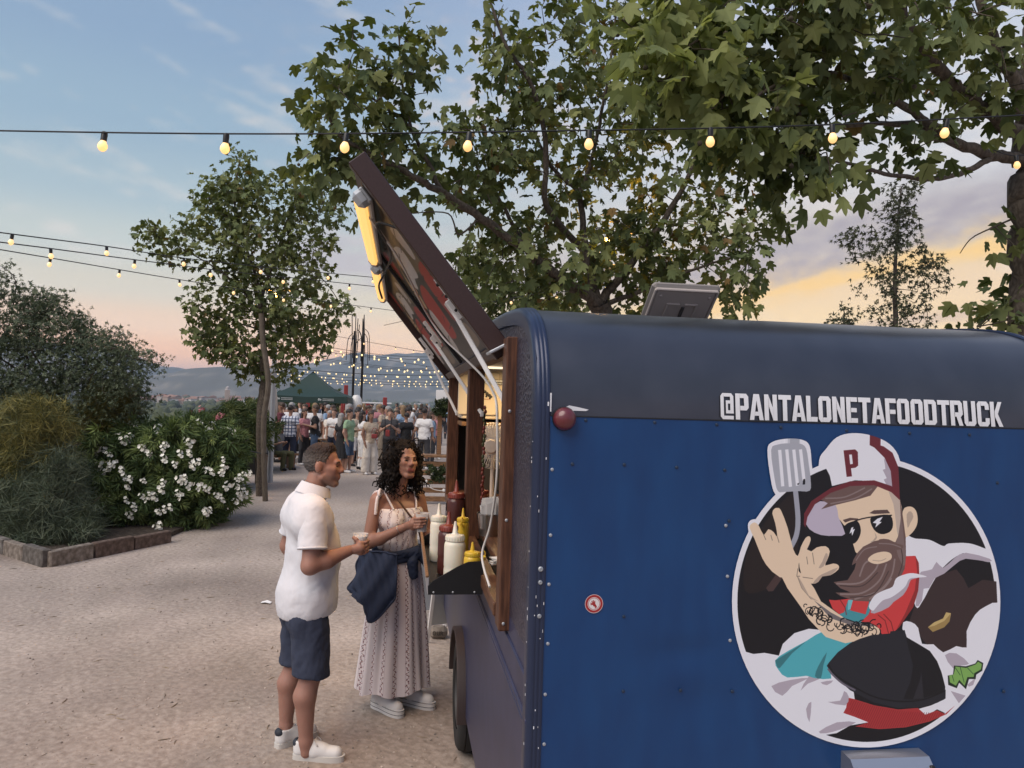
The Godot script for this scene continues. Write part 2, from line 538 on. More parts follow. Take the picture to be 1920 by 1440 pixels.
func ground_and_hills() -> void:
	var mb := MB.new()
	var rings := 190
	var seg := 320
	var nf := noise(1.3, 21, 4)
	var nm := noise(0.22, 22, 3)
	var field := noise(0.006, 31, 2, FastNoiseLite.TYPE_CELLULAR)
	field.cellular_return_type = FastNoiseLite.RETURN_CELL_VALUE
	for i in rings:
		var r := 0.3 * pow(9000.0 / 0.3, float(i) / (rings - 1))
		for j in seg:
			var a := TAU * j / seg
			var p := Vector2(cos(a), sin(a)) * r
			var hh := land(p)
			var s := plateau(p)
			var sand := Color(0.455, 0.388, 0.335) * (1.0 + 0.32 * nm.get_noise_2d(p.x, p.y * 2.2) + 0.24 * nf.get_noise_2d(p.x * 0.4, p.y * 1.9))
			var shade_and_gravel := smoothstep(0.1, 0.5, nm.get_noise_2d(p.x + 50.0, p.y)) * 0.18 + 0.32 * gauss((p - Vector2(-0.5, -3.6)).length(), 1.5)  # random darker patches, plus truck shade painted in along with darker gravel
			sand = sand.lerp(Color(0.22, 0.18, 0.155), shade_and_gravel)
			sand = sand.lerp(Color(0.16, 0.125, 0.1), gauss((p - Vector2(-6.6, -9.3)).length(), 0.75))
			var c := sand
			if s > -3.0:
				var v := field.get_noise_2d(p.x, p.y)
				var f := Color(0.045, 0.07, 0.03).lerp(Color(0.17, 0.15, 0.075), clampf(v * 0.7 + 0.28, 0.0, 1.0))
				f = f.lerp(Color(0.035, 0.055, 0.028), smoothstep(-0.1, 0.25, n_wide.get_noise_2d(p.x * 0.4, p.y * 0.9)))
				c = sand.lerp(f, smoothstep(-3.0, 1.0, s + nf.get_noise_2d(p.x, p.y) * 2.0))
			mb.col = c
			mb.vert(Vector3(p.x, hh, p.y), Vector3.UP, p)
	for i in rings - 1:
		for j in seg:
			var q := i * seg + j
			var q2 := i * seg + (j + 1) % seg
			mb.face(q, q2, q2 + seg); mb.face(q, q2 + seg, q + seg)
	var acc := PackedVector3Array()
	acc.resize(mb.v.size())
	for k in range(0, mb.idx.size(), 3):
		var g := (mb.v[mb.idx[k + 2]] - mb.v[mb.idx[k]]).cross(mb.v[mb.idx[k + 1]] - mb.v[mb.idx[k]])
		if g.y < 0.0: g = -g
		for t in 3: acc[mb.idx[k + t]] += g
	for i in acc.size(): mb.n[i] = acc[i].normalized()
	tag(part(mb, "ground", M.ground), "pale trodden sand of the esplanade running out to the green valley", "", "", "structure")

	# hills beyond the valley: three ridges, each a heightfield of its own
	var ridges := [
		["mountain", 4300.0, 1500.0, [[-80.0, 2.0], [-48.0, 2.3], [-31.0, 3.0], [-27.0, 2.6], [-24.0, 1.7], [-20.0, 1.2], [-16.0, 2.2], [-13.4, 2.75], [-11.0, 3.2], [-8.0, 3.55], [-4.5, 3.55], [0.0, 3.2], [10.0, 3.9], [25.0, 3.0], [45.0, 2.0], [80.0, 1.5]], 77, Color(0.05, 0.062, 0.045)],
		["hills", 3000.0, 900.0, [[-80.0, 0.9], [-45.0, 1.2], [-30.0, 1.6], [-26.0, 1.1], [-22.5, 1.75], [-19.5, 1.95], [-17.0, 1.5], [-13.0, 0.9], [-9.0, 0.7], [0.0, 0.8], [20.0, 1.0], [80.0, 0.8]], 78, Color(0.085, 0.085, 0.06)],
	]
	for g in ridges:
		var hm := MB.new()
		var nz := noise(0.0024, g[4], 5)
		var rows := []
		var tints := []
		for i in 34:
			var row := []
			for j in 420:
				var az := deg_to_rad(-80.0 + 160.0 * j / 419.0)
				var r: float = g[1] - g[2] * 0.5 + g[2] * i / 33.0
				var top := 0.0
				for k in range(1, g[3].size()):
					if rad_to_deg(az) <= g[3][k][0]:
						top = lerpf(g[3][k - 1][1], g[3][k][1], smoothstep(0.0, 1.0, (rad_to_deg(az) - g[3][k - 1][0]) / (g[3][k][0] - g[3][k - 1][0])))
						break
				var p := Vector2(sin(az), -cos(az)) * r
				var lift := sin(PI * i / 33.0)
				var rough := nz.get_noise_2d(p.x, p.y)
				var hgt := -17.0 + (tan(deg_to_rad(top)) * float(g[1]) + 17.0) * pow(lift, 1.3) * (1.0 + 0.10 * rough) + rough * 34.0 * lift * (1.0 - lift * 0.75)
				row.append(Vector3(p.x, hgt, p.y))
				var bare := smoothstep(0.05, 0.4, nz.get_noise_2d(p.x * 2.3 + 900.0, p.y * 2.3))
				tints.append(g[5].lerp(Color(0.24, 0.21, 0.16), bare * 0.75))
			rows.append(row)
		hm.sheet(rows)
		for i in tints.size(): hm.c[i] = tints[i]
		tag(part(hm, g[0], M.far_land), "wooded ridge far across the valley under the evening sky" if g[0] == "mountain" else "lower bare hills in front of the far ridge", "", "", "structure")

	# woods and hedges of the valley
	var blob := MB.new()
	var bn := noise(1.2, 41, 2)
	blob.ball(Vector3(0, 0.45, 0), Vector3(0.55, 0.5, 0.55), 9)
	for i in blob.v.size(): blob.v[i] *= 1.0 + 0.4 * bn.get_noise_3dv(blob.v[i] * 3.0)
	var where := []
	var tints := []
	for i in 9000:
		var az := deg_to_rad(rr(-62.0, 40.0))
		var r := 120.0 * pow(22.0, rng.randf())
		var p := Vector2(sin(az), -cos(az)) * r
		var s := plateau(p)
		if s < 14.0 or n_wide.get_noise_2d(p.x * 0.4, p.y * 0.9) + rr(-0.15, 0.15) < 0.03: continue
		var k := rr(4.0, 9.0) * (0.7 + r / 2200.0)
		where.append(Transform3D(Basis(Vector3.UP, rr(0, TAU)).scaled(Vector3(k * rr(0.9, 1.5), k * rr(0.7, 1.2), k * rr(0.9, 1.5))), Vector3(p.x, land(p) - 0.5, p.y)))
		tints.append(Color(0.04, 0.058, 0.026).lerp(Color(0.085, 0.095, 0.045), rng.randf()))
	tag(many(blob.mesh(), M.far_leaf, where, "valley_woodland", null, tints), "dark woods and hedges spread over the valley floor", "woodland", "", "stuff")
	# pebbles and litter on the sand
	var peb := MB.new()
	peb.ball(Vector3.ZERO, Vector3(1, 0.55, 0.8), 6)
	where = []
	tints = []
	for i in 9000:
		var d := 2.4 + 11.0 * pow(rng.randf(), 1.5)
		var p := Vector2(rr(-0.62, 0.08) * d, -d)
		if plateau(p) > -0.5: continue
		var k := 0.0025 + 0.008 * pow(rng.randf(), 5.0)
		where.append(Transform3D(Basis(Vector3.UP, rr(0, TAU)).scaled(Vector3(k, k, k)), Vector3(p.x, land(p) + k * 0.15, p.y)))
		var t := rr(0.12, 0.5)
		tints.append(Color(t, t * 0.86, t * 0.74))
	tag(many(peb.mesh(), M.tinted, where, "gravel", null, tints), "loose gravel scattered over the sand", "gravel", "", "stuff")
	var lit := MB.new()
	lit.tube([Vector3(-0.5, 0.02, 0), Vector3(-0.1, 0.05, 0.05), Vector3(0.5, 0.02, -0.04)], [0.03, 0.05, 0.02], 4)
	where = []
	tints = []
	for i in 300:
		var d := 3.2 + 9.0 * rng.randf()
		var p := Vector2(rr(-0.64, 0.0) * d, -d)
		var k := rr(0.02, 0.08)
		where.append(Transform3D(Basis(Vector3.UP, rr(0, TAU)).scaled(Vector3(k, k, k)), Vector3(p.x, land(p), p.y)))
		tints.append(Color(0.13, 0.1, 0.07).lerp(Color(0.30, 0.24, 0.16), rng.randf()))
	tag(many(lit.mesh(), M.tinted, where, "litter", null, tints), "dry twigs and leaf bits strewn on the sand", "twigs", "", "stuff")

	# the town on the plain
	var variants := []
	for k in 4:
		var w := MB.new()
		var hgt: float = [5.0, 7.0, 9.0, 6.0][k]
		w.box(Vector3(0, hgt * 0.5, 0), Vector3(9, hgt, 8))
		var rf := MB.new()
		rf.prism(PackedVector2Array([Vector2(-5, hgt), Vector2(5, hgt), Vector2(0, hgt + 2.4)]), -4.6, 4.6)
		variants.append([w.mesh(), rf.mesh()])
	for i in 96:
		var az := deg_to_rad(rr(-27.0, -17.6))
		var r := rr(1250.0, 1900.0)
		var p := Vector2(sin(az), -cos(az)) * r
		var k := rng.randi() % 4
		var o := thing("town_house", "tiny %s house of the town in the valley, %s" % [["white", "ochre", "pale grey"][i % 3], "roofed with red tiles"], "house", Vector3(p.x, land(p), p.y), rr(0, PI), "houses of the town across the valley")
		o.scale = Vector3(rr(1.0, 2.2), rr(0.8, 1.25), rr(1.0, 1.4))
		part(variants[k][0], "wall", [M.wall_white, M.wall_ochre, M.wall_grey][i % 3], o)
		part(variants[k][1], "roof", [M.roof_a, M.roof_b][i % 2], o)
	var az := deg_to_rad(-20.3)
	var p := Vector2(sin(az), -cos(az)) * 1550.0
	var ch := thing("church", "ochre church tower rising above the roofs of the far town", "church", Vector3(p.x, land(p), p.y), 0.4)
	var tw := MB.new()
	tw.box(Vector3(0, 13, 0), Vector3(9, 26, 9))
	part(tw, "tower", M.wall_ochre, ch)
	var bel := MB.new()
	bel.lathe([Vector2(5.2, 26), Vector2(4.6, 27), Vector2(3.6, 27.2), Vector2(3.4, 31), Vector2(0.1, 33.5)], 8)
	part(bel, "belfry", M.wall_grey, ch)
	var nave := MB.new()
	nave.box(Vector3(14, 6, 0), Vector3(20, 12, 12))
	nave.prism(PackedVector2Array([Vector2(-7, 12), Vector2(7, 12), Vector2(0, 15.5)]), 4.0, 24.5, Transform3D(Basis(Vector3.UP, PI / 2), Vector3.ZERO))
	part(nave, "nave", M.roof_b, ch)
	for i in 9: # pale sheds strung along the far edge of the plain
		az = deg_to_rad(rr(-25.0, -6.0))
		p = Vector2(sin(az), -cos(az)) * rr(2100.0, 2500.0)
		var sh := thing("warehouse", "long pale warehouse at the foot of the far hills", "warehouse", Vector3(p.x, -15.5, p.y), az + rr(-0.3, 0.3), "warehouses at the foot of the hills")
		var b := MB.new()
		b.box(Vector3(0, 4, 0), Vector3(rr(30, 70), 8, 20))
		part(b, "hall", M.wall_white, sh)

	# kerb of the planting bed
	var run := [Vector3(-9.0, 0, -11.42), Vector3(-5.27, 0, -8.85), Vector3(-4.60, 0, -10.5)]
	var kerb := thing("kerb", "weathered concrete kerb edging the shrub bed at the path", "kerb", run[1])
	for s in 2:
		var a: Vector3 = run[s]
		var b: Vector3 = run[s + 1]
		var m: int = 9 if s == 0 else 3
		var dir := (b - a).normalized()
		for i in m:
			var q := a.lerp(b, (i + 0.5) / m)
			var bl := MB.new()
			bl.box(Vector3.ZERO, Vector3((b - a).length() / m - rr(0.012, 0.035), 0.34, 0.1), 0.01)
			var o := part(bl, "kerb_block", [M.concrete, M.concrete_b, M.concrete_c][(i * 2 + s) % 3] if s == 0 else [M.concrete_c, M.concrete_d, M.concrete_d][i], kerb, q - run[1] + Vector3(0, (0.015 if s == 0 else 0.0) + rr(-0.015, 0.01), 0))
			o.rotation = Vector3(rr(-0.02, 0.02), atan2(-dir.z, dir.x) + rr(-0.03, 0.03), rr(-0.015, 0.015))
	var soil := MB.new()
	var outline := [Vector2(-5.3, -8.98), Vector2(-4.72, -10.5), Vector2(-4.75, -11.7), Vector2(-4.9, -13.2), Vector2(-6.2, -15.5), Vector2(-9.5, -16.0), Vector2(-11.5, -11.7), Vector2(-9.0, -11.5)]
	soil.prism(PackedVector2Array(outline.map(func(p): return Vector2(p.x, -p.y))), 0.0, 0.07, Transform3D(Basis(Vector3.RIGHT, -PI / 2), Vector3.ZERO))
	tag(part(soil, "bed_soil", M.soil), "dark soil of the shrub bed", "", "", "structure")

func materials() -> void:
	var sandtex := ntex(0.035, 51, Color(0.80, 0.79, 0.78), Color(1, 1, 1), 1024, 7)
	var fine := ntex(0.018, 52, Color.BLACK, Color.WHITE, 1024, 8)
	var g := mat("ground", Color.WHITE, 0.95)
	g.vertex_color_use_as_albedo = true
	grain(g, sandtex, Vector3.ONE * 0.45, true)
	bump(g, fine, 1.1)
	g.metallic_specular = 0.3
	for k in ["far_land", "tinted", "far_leaf"]:
		mat(k, Color.WHITE, 0.9).vertex_color_use_as_albedo = true
	mat("wall_white", lin(0.6, 0.57, 0.52), 0.9)
	mat("wall_ochre", lin(0.45, 0.33, 0.24), 0.9)
	mat("wall_grey", lin(0.42, 0.37, 0.33), 0.9)
	mat("roof_a", lin(0.24, 0.12, 0.075), 0.9)
	mat("roof_b", lin(0.3, 0.17, 0.12), 0.9)
	var con := ntex(0.03, 53, Color(0.6, 0.58, 0.55), Color(1, 1, 1), 256, 6)
	for k in [["concrete", Color(0.52, 0.50, 0.48)], ["concrete_b", Color(0.44, 0.42, 0.40)], ["concrete_c", Color(0.58, 0.54, 0.5)], ["concrete_d", Color(0.45, 0.38, 0.34)]]:
		bump(grain(mat(k[0], k[1], 0.9), con, Vector3.ONE * 1.5), con, 0.5)
	grain(mat("soil", lin(0.09, 0.068, 0.05), 1.0), con, Vector3.ONE * 1.5)
	bump(M.soil, fine, 2.0)
	# wood
	var wood := ntex(0.02, 54, Color(0.55, 0.5, 0.46), Color(1, 1, 1), 256, 5)
	grain(mat("wood", lin(0.15, 0.062, 0.03), 0.5), wood, Vector3(14, 1.2, 14))
	grain(mat("wood_along", lin(0.17, 0.075, 0.035), 0.5), wood, Vector3(14, 14, 1.2))
	grain(mat("wood_dark", lin(0.045, 0.02, 0.015), 0.4), ntex(0.05, 57, Color(0.86, 0.84, 0.82), Color(1, 1, 1), 256, 5), Vector3(6, 6, 3))
	grain(mat("pine", lin(0.36, 0.2, 0.095), 0.7), wood, Vector3(1.2, 12, 12))
	grain(mat("stake", lin(0.21, 0.18, 0.14), 0.85), wood, Vector3(18, 1.0, 18))
	var barkt := ntex(0.03, 55, Color(0.45, 0.42, 0.38), Color(1, 1, 1), 256, 5)
	bump(grain(mat("bark", lin(0.19, 0.155, 0.12), 0.9), barkt, Vector3(4, 2, 4), true), barkt, 1.0)
	mat("bark_dark", lin(0.06, 0.05, 0.04), 0.9)
	for k in [["leaf", 0.75, Vector3(0.36, 0.40, 0.10)], ["leaf_small", 0.7, Vector3(0.14, 0.17, 0.05)]]:
		var m := mat(k[0], Color.WHITE, k[1])
		m.vertex_color_use_as_albedo = true
		m.backlight_enabled = true
		m.backlight = lin(k[2].x, k[2].y, k[2].z)
		m.metallic_specular = 0.35
	# metals and plastics
	mat("black_metal", lin(0.012, 0.012, 0.013), 0.5, 0.3)
	mat("black_plastic", lin(0.012, 0.012, 0.012), 0.45)
	mat("rubber", lin(0.018, 0.018, 0.018), 0.85)
	mat("steel", lin(0.55, 0.55, 0.55), 0.28, 1.0)
	mat("brushed", lin(0.5, 0.5, 0.52), 0.42, 0.9)
	mat("galvanised", lin(0.42, 0.44, 0.46), 0.5, 0.6)
	mat("white_metal", lin(0.66, 0.65, 0.64), 0.4)
	mat("white_plastic", lin(0.72, 0.7, 0.66), 0.35)
	mat("paper", lin(0.78, 0.77, 0.75), 0.9)
	mat("cable_black", lin(0.01, 0.01, 0.011), 0.6)
	glow(mat("bulb", lin(0.9, 0.7, 0.4), 0.3), Color(1.0, 0.75, 0.45), 0.48)
	glow(mat("bulb_far", lin(0.9, 0.75, 0.45), 0.3), Color(1.0, 0.85, 0.58), 0.62)
	glow(mat("bulb_dim", lin(0.9, 0.75, 0.5), 0.2), Color(1.0, 0.78, 0.50), 0.45)
	var gl := mat("bulb_glass", Color(1.0, 0.9, 0.75, 0.25), 0.05)
	gl.transparency = BaseMaterial3D.TRANSPARENCY_ALPHA


# ---- the food truck ----------------------------------------------------------------------------------------
# its own frame: x along the tail from the left corner, y up, z backwards out of the tail; v below is metres forward of the tail
const TRUCK_W := 1.80
const TRUCK_L := 4.3
func t3(u: float, h: float, v: float) -> Vector3: return Vector3(u, h, -v)
func profile() -> Array: # (v, h) from the tail's foot over the roof to the nose's foot
	var half := [Vector2(0, 0.32), Vector2(0, 1.0), Vector2(0, 1.8), Vector2(0.001, 1.99), Vector2(0.012, 2.085), Vector2(0.042, 2.17), Vector2(0.105, 2.25), Vector2(0.21, 2.312), Vector2(0.42, 2.356), Vector2(0.85, 2.386), Vector2(1.4, 2.402), Vector2(2.15, 2.41)]
	var all := half.duplicate()
	for i in range(half.size() - 2, -1, -1): all.append(Vector2(TRUCK_L - half[i].x, half[i].y))
	return spline(all, 5)
func roof_h(v: float) -> float:
	var p := profile()
	for i in range(1, p.size()):
		if p[i].x >= v and p[i].y > 1.9 and p[i].x > p[i - 1].x:
			return lerpf(p[i - 1].y, p[i].y, (v - p[i - 1].x) / (p[i].x - p[i - 1].x))
	return 2.0

func food_truck() -> void:
	# paints
	var dust := ntex(0.012, 61, Color(0.82, 0.83, 0.85), Color(1, 1, 1), 512, 6)
	grain(mat("truck_blue", lin(0.0055, 0.052, 0.165), 0.34), ntex(0.014, 64, Color(0.84, 0.86, 0.90), Color(1, 1, 1), 512, 6), Vector3(1.1, 0.35, 1.1))
	grain(mat("truck_navy", lin(0.058, 0.062, 0.078), 0.3), dust, Vector3.ONE * 0.8)
	grain(mat("truck_side", lin(0.040, 0.047, 0.105), 0.4), dust, Vector3.ONE * 0.8)
	M.truck_side.metallic = 0.25
	M.truck_navy.metallic = 0.35
	M.truck_navy.metallic_specular = 0.8
	var hammer := ntex(0.11, 62, Color.BLACK, Color.WHITE, 256, 2, FastNoiseLite.TYPE_CELLULAR)
	bump(grain(mat("hammered", lin(0.10, 0.10, 0.15), 0.34, 0.75), dust, Vector3.ONE * 2.2), hammer, 0.55)
	mat("trim_blue", lin(0.022, 0.032, 0.068), 0.32, 0.2)
	mat("dark_panel", lin(0.035, 0.03, 0.028), 0.4)
	mat("print_white", lin(0.74, 0.74, 0.75), 0.45)
	mat("interior", lin(0.34, 0.31, 0.27), 0.7)
	mat("cabinet", lin(0.62, 0.54, 0.42), 0.5)
	mat("lens_red", lin(0.12, 0.008, 0.012), 0.18)
	M.lens_red.clearcoat_enabled = true
	glow(mat("tube_lit", lin(0.8, 0.6, 0.3), 0.4), Color(1.0, 0.74, 0.40), 0.5)
	glow(mat("strip_lit", lin(0.8, 0.7, 0.5), 0.4), Color(1.0, 0.92, 0.78), 0.6)

	var k := thing("food_truck", "dark blue food truck with bearded cook emblem on its tail and side hatch raised", "food truck", Vector3(0.075, 0.000, -2.260), deg_to_rad(8.0))
	var pr := profile()
	# tail panel, with its dents
	var rows := []
	var dents := [[Vector2(0.46, 1.30), 0.10, 0.007, 0.5], [Vector2(0.50, 1.16), 0.12, 0.005, 0.7], [Vector2(0.33, 1.75), 0.2, 0.003, 1.0], [Vector2(1.45, 1.15), 0.16, 0.004, 1.0], [Vector2(0.2, 0.8), 0.2, 0.004, 1.2]]
	var wav := noise(2.2, 63, 3)
	for i in 72:
		var row := []
		for j in 64:
			var u := 0.036 + (TRUCK_W - 0.072) * j / 63.0
			var h := 0.33 + 1.665 * i / 71.0
			var z := 0.004 + wav.get_noise_2d(u, h) * 0.0018
			for d in dents:
				var q: Vector2 = Vector2(u, h) - d[0]
				q.y /= d[3]
				z -= d[2] * exp(-q.length_squared() / (d[1] * d[1])) * (1.0 if q.y < 0.0 else exp(-q.y * q.y * 180.0))
			row.append(t3(u, h, -minf(z, 0.0045)))
		rows.append(row)
	part(MB.new().sheet(rows), "tail_panel", M.truck_blue, k)
	# roof skin, one curved sheet over tail, top and nose
	rows = []
	for p in pr:
		if p.y < 1.985: continue
		var row := []
		for j in 12:
			var u := 0.02 + (TRUCK_W - 0.04) * j / 11.0
			row.append(t3(u, p.y + wav.get_noise_2d(u * 0.7, p.x * 0.7 + 9.0) * 0.002, p.x))
		rows.append(row)
	var roof := part(MB.new().sheet(rows), "roof", M.truck_navy, k)
	var seam := MB.new()
	seam.box(t3(TRUCK_W / 2, 1.9955, -0.003), Vector3(TRUCK_W - 0.08, 0.004, 0.006), 0.001)
	part(seam, "seam", M.black_plastic, roof)
	# left wall pieces round the opening
	var wall := MB.new()
	var arch := func(v: float) -> float:
		var q := absf(v - 2.33)
		return 0.32 + sqrt(maxf(0.36 * 0.36 - q * q, 0.0)) * 0.93 if q < 0.36 else 0.32
	rows = []
	for i in 87:
		var v := TRUCK_L * i / 86.0
		rows.append([t3(0, arch.call(v), v), t3(0, 1.10, v)])
	wall.sheet(rows)
	wall.box(t3(0.0, 1.1, TRUCK_L / 2), Vector3(0.016, 0.022, TRUCK_L), 0.006)
	wall.box(t3(0.0, 1.075, TRUCK_L / 2), Vector3(0.010, 0.012, TRUCK_L), 0.004)
	wall.box(t3(0.0, 1.215, TRUCK_L / 2), Vector3(0.014, 0.018, TRUCK_L), 0.005)
	rows = [[t3(0, 1.1, 0), t3(0, 1.1, TRUCK_L)], [t3(0, 1.29, 0), t3(0, 1.29, TRUCK_L)]]
	wall.sheet(rows)
	part(wall, "side_wall", M.truck_side, k)
	var up := MB.new()
	rows = []
	for p in pr: # above the opening
		if p.y > 2.245: rows.append([t3(0, 2.24, p.x), t3(0, p.y, p.x)])
	up.sheet(rows)
	for e in [[0.0, 0.5], [3.82, TRUCK_L]]:
		rows = []
		for i in 14:
			var h := 1.29 + 0.951 * i / 13.0
			var v0: float = e[0]
			var v1: float = e[1]
			for q in pr.size() - 1: # follow the rounded ends
				if pr[q].y <= h and pr[q + 1].y > h and pr[q].x < 1.0 and e[0] == 0.0: v0 = pr[q].x
				if pr[q].y >= h and pr[q + 1].y < h and pr[q].x > 3.0 and e[0] > 0.0: v1 = pr[q].x
			rows.append([t3(0, h, v0), t3(0, h, v1)])
		up.sheet(rows)
	part(up, "hammered_panel", M.hammered, k)
	# the other walls, floor and lining
	var shell := MB.new()
	shell.box(t3(TRUCK_W - 0.01, 1.3, TRUCK_L / 2), Vector3(0.02, 1.96, TRUCK_L - 0.02))
	shell.box(t3(TRUCK_W / 2, 1.16, TRUCK_L - 0.01), Vector3(TRUCK_W - 0.04, 1.66, 0.02))
	shell.box(t3(TRUCK_W / 2, 0.36, TRUCK_L / 2), Vector3(TRUCK_W - 0.04, 0.06, TRUCK_L - 0.04))
	part(shell, "shell", M.truck_side, k)
	var lining := MB.new()
	lining.box(t3(TRUCK_W - 0.05, 1.3, TRUCK_L / 2), Vector3(0.02, 1.8, TRUCK_L - 0.12))
	lining.box(t3(TRUCK_W / 2, 1.3, TRUCK_L - 0.06), Vector3(TRUCK_W - 0.12, 1.8, 0.02))
	lining.box(t3(TRUCK_W / 2, 1.27, 0.05), Vector3(TRUCK_W - 0.12, 1.64, 0.02))
	lining.box(t3(TRUCK_W / 2, 2.285, TRUCK_L / 2), Vector3(TRUCK_W - 0.1, 0.02, TRUCK_L - 0.7))
	lining.box(t3(0.03, 0.83, TRUCK_L / 2), Vector3(0.02, 0.86, TRUCK_L - 0.14))
	part(lining, "lining", M.interior, k)
	# aluminium edge trims over both ends
	for s in 2:
		var sec := [Vector2(-0.007, -0.055), Vector2(-0.008, -0.014), Vector2(-0.005, -0.003), Vector2(0.003, 0.005), Vector2(0.012, 0.007), Vector2(0.0145, 0.003), Vector2(0.017, 0.007), Vector2(0.024, 0.008), Vector2(0.0265, 0.004), Vector2(0.029, 0.008), Vector2(0.038, 0.0085), Vector2(0.0415, 0.002)]
		rows = []
		for i in pr.size():
			var tn: Vector2 = (pr[mini(i + 1, pr.size() - 1)] - pr[maxi(i - 1, 0)]).normalized()
			var nn := Vector2(-tn.y, tn.x)
			var row := []
			for q in sec:
				var pt: Vector2 = pr[i] + nn * q.y
				row.append(t3(q.x if s == 0 else TRUCK_W - q.x, pt.y, pt.x))
			rows.append(row)
		var tr := part(MB.new().sheet(rows), "edge_trim", M.trim_blue, k)
		if s == 0:
			var chips := MB.new()
			for i in 26: # flaked paint along the edge
				var h := rr(0.75, 1.95) if i > 8 else rr(1.30, 1.52)
				var u := -0.0085 if i % 2 else rr(-0.004, 0.0)
				var sz := Vector2(rr(0.001, 0.003), rr(0.002, 0.009))
				if i % 2:
					chips.box(t3(u, h, rr(0.004, 0.016)), Vector3(0.0012, sz.y, sz.x))
				else:
					chips.box(t3(rr(0.006, 0.036), h, -0.0092), Vector3(sz.x, sz.y, 0.001))
			chips.box(t3(0.0405, 2.035, 0.0), Vector3(0.004, 0.055, 0.012))
			chips.box(t3(0.033, 2.03, -0.005), Vector3(0.004, 0.012, 0.006))
			part(chips, "paint_chips", M.print_white, tr)
	# torn tape scrap by the lamp
	var tape := MB.new()
	tape.prism(PackedVector2Array([Vector2(0.085, 2.021), Vector2(0.105, 2.012), Vector2(0.148, 2.012), Vector2(0.157, 2.016), Vector2(0.128, 2.022), Vector2(0.098, 2.027)]), -0.004, 0.0)
	part(tape, "tape_scrap", M.print_white, k)
	# fixings
	var dome := MB.new()
	dome.lathe([Vector2(0.0055, 0), Vector2(0.005, 0.0018), Vector2(0.003, 0.003), Vector2(0.0002, 0.0035)], 8, Transform3D(Basis(Vector3.RIGHT, PI / 2), Vector3.ZERO))
	var dm := dome.mesh()
	mat("rivet_blue", lin(0.015, 0.03, 0.06), 0.4)
	for p in [Vector2(0.1475, 1.9846), Vector2(0.3592, 1.9838), Vector2(0.5544, 1.9823), Vector2(0.7613, 1.9794), Vector2(0.9787, 1.9748), Vector2(1.1925, 1.9716), Vector2(1.4003, 1.9715), Vector2(0.1107, 1.8544), Vector2(0.2685, 1.8557), Vector2(0.4311, 1.8506), Vector2(0.5833, 1.8452), Vector2(0.7973, 1.6950), Vector2(0.2789, 1.4065), Vector2(0.2832, 1.1864), Vector2(0.4597, 1.1856), Vector2(0.6006, 1.6918), Vector2(0.6231, 1.1788), Vector2(1.5340, 1.1582), Vector2(1.5009, 1.8200)]:
		part(dm, "rivet", M.rivet_blue, k, Vector3(p.x, p.y, 0.0045))
	for p in [Vector2(0.0504, 1.5019), Vector2(0.0522, 1.3294), Vector2(0.0485, 1.1825), Vector2(0.0495, 1.0390), Vector2(0.0510, 1.6453), Vector2(0.0502, 1.8376), Vector2(0.5908, 1.6772), Vector2(0.5996, 1.5241), Vector2(0.6127, 1.3312)]:
		part(dm, "rivet", M.galvanised, k, Vector3(p.x, p.y, 0.0045))
	for p in [[Vector2(0.0220, 1.5470), 1.35], [Vector2(0.0216, 1.5082), 1.15], [Vector2(0.0229, 1.4104), 1.15]]:
		var s := MB.new()
		var r: float = 0.0058 * p[1]
		s.lathe([Vector2(r, 0), Vector2(r, 0.002), Vector2(r * 0.75, 0.0045), Vector2(r * 0.45, 0.005), Vector2(r * 0.35, 0.0035), Vector2(0.0002, 0.0035)], 12, Transform3D(Basis(Vector3.RIGHT, PI / 2), Vector3.ZERO))
		part(s, "trim_screw", M.galvanised, k, Vector3(0.024, p[0].y, 0.007))
	# red marker lamp
	var lp: Vector2 = Vector2(0.0812, 1.9876)
	var lamp := MB.new()
	lamp.lathe([Vector2(0.0355, 0), Vector2(0.0355, 0.008), Vector2(0.034, 0.011)], 28, Transform3D(Basis(Vector3.RIGHT, PI / 2), Vector3.ZERO))
	var lo := part(lamp, "marker_lamp", M.black_plastic, k, Vector3(lp.x, lp.y, 0.003))
	var lens := MB.new()
	lens.lathe([Vector2(0.034, 0.008), Vector2(0.033, 0.02), Vector2(0.028, 0.032), Vector2(0.019, 0.040), Vector2(0.008, 0.0435), Vector2(0.0002, 0.044)], 28, Transform3D(Basis(Vector3.RIGHT, PI / 2), Vector3.ZERO))
	part(lens, "lens", M.lens_red, lo)
	tail_prints(k)
	# step bracket at the foot of the tail
	var sp: Vector2 = Vector2(1.1102, 0.9558)
	var st := MB.new()
	st.prism(PackedVector2Array([Vector2(0.0, -0.03), Vector2(0.07, -0.03), Vector2(0.075, 0.004), Vector2(0.05, 0.03), Vector2(0.0, 0.034)]), -0.13, 0.13, Transform3D(Basis(Vector3(0, 0, 1), Vector3.UP, Vector3(-1, 0, 0)), Vector3(sp.x, sp.y, 0.005)))
	var sto := part(st, "step_bracket", M.brushed, k)
	var lipb := MB.new()
	lipb.box(Vector3(sp.x + 0.02, sp.y - 0.05, 0.05), Vector3(0.30, 0.012, 0.10), 0.004)
	part(lipb, "step_plate", M.brushed, sto)
	for s in [-0.124, 0.124]:
		var cap := MB.new()
		cap.box(Vector3(sp.x + s, sp.y - 0.002, 0.078), Vector3(0.016, 0.03, 0.012), 0.003)
		part(cap, "end_cap", M.black_plastic, sto)
	# rubber-lipped wheel arch and wheel
	var pts := []
	for i in 25:
		var a := PI * i / 24.0
		pts.append(t3(-0.02, 0.335 + sin(a) * 0.345, 2.33 - cos(a) * 0.36))
	pts.push_front(t3(-0.02, 0.28, 1.97))
	var fl := MB.new()
	rows = []
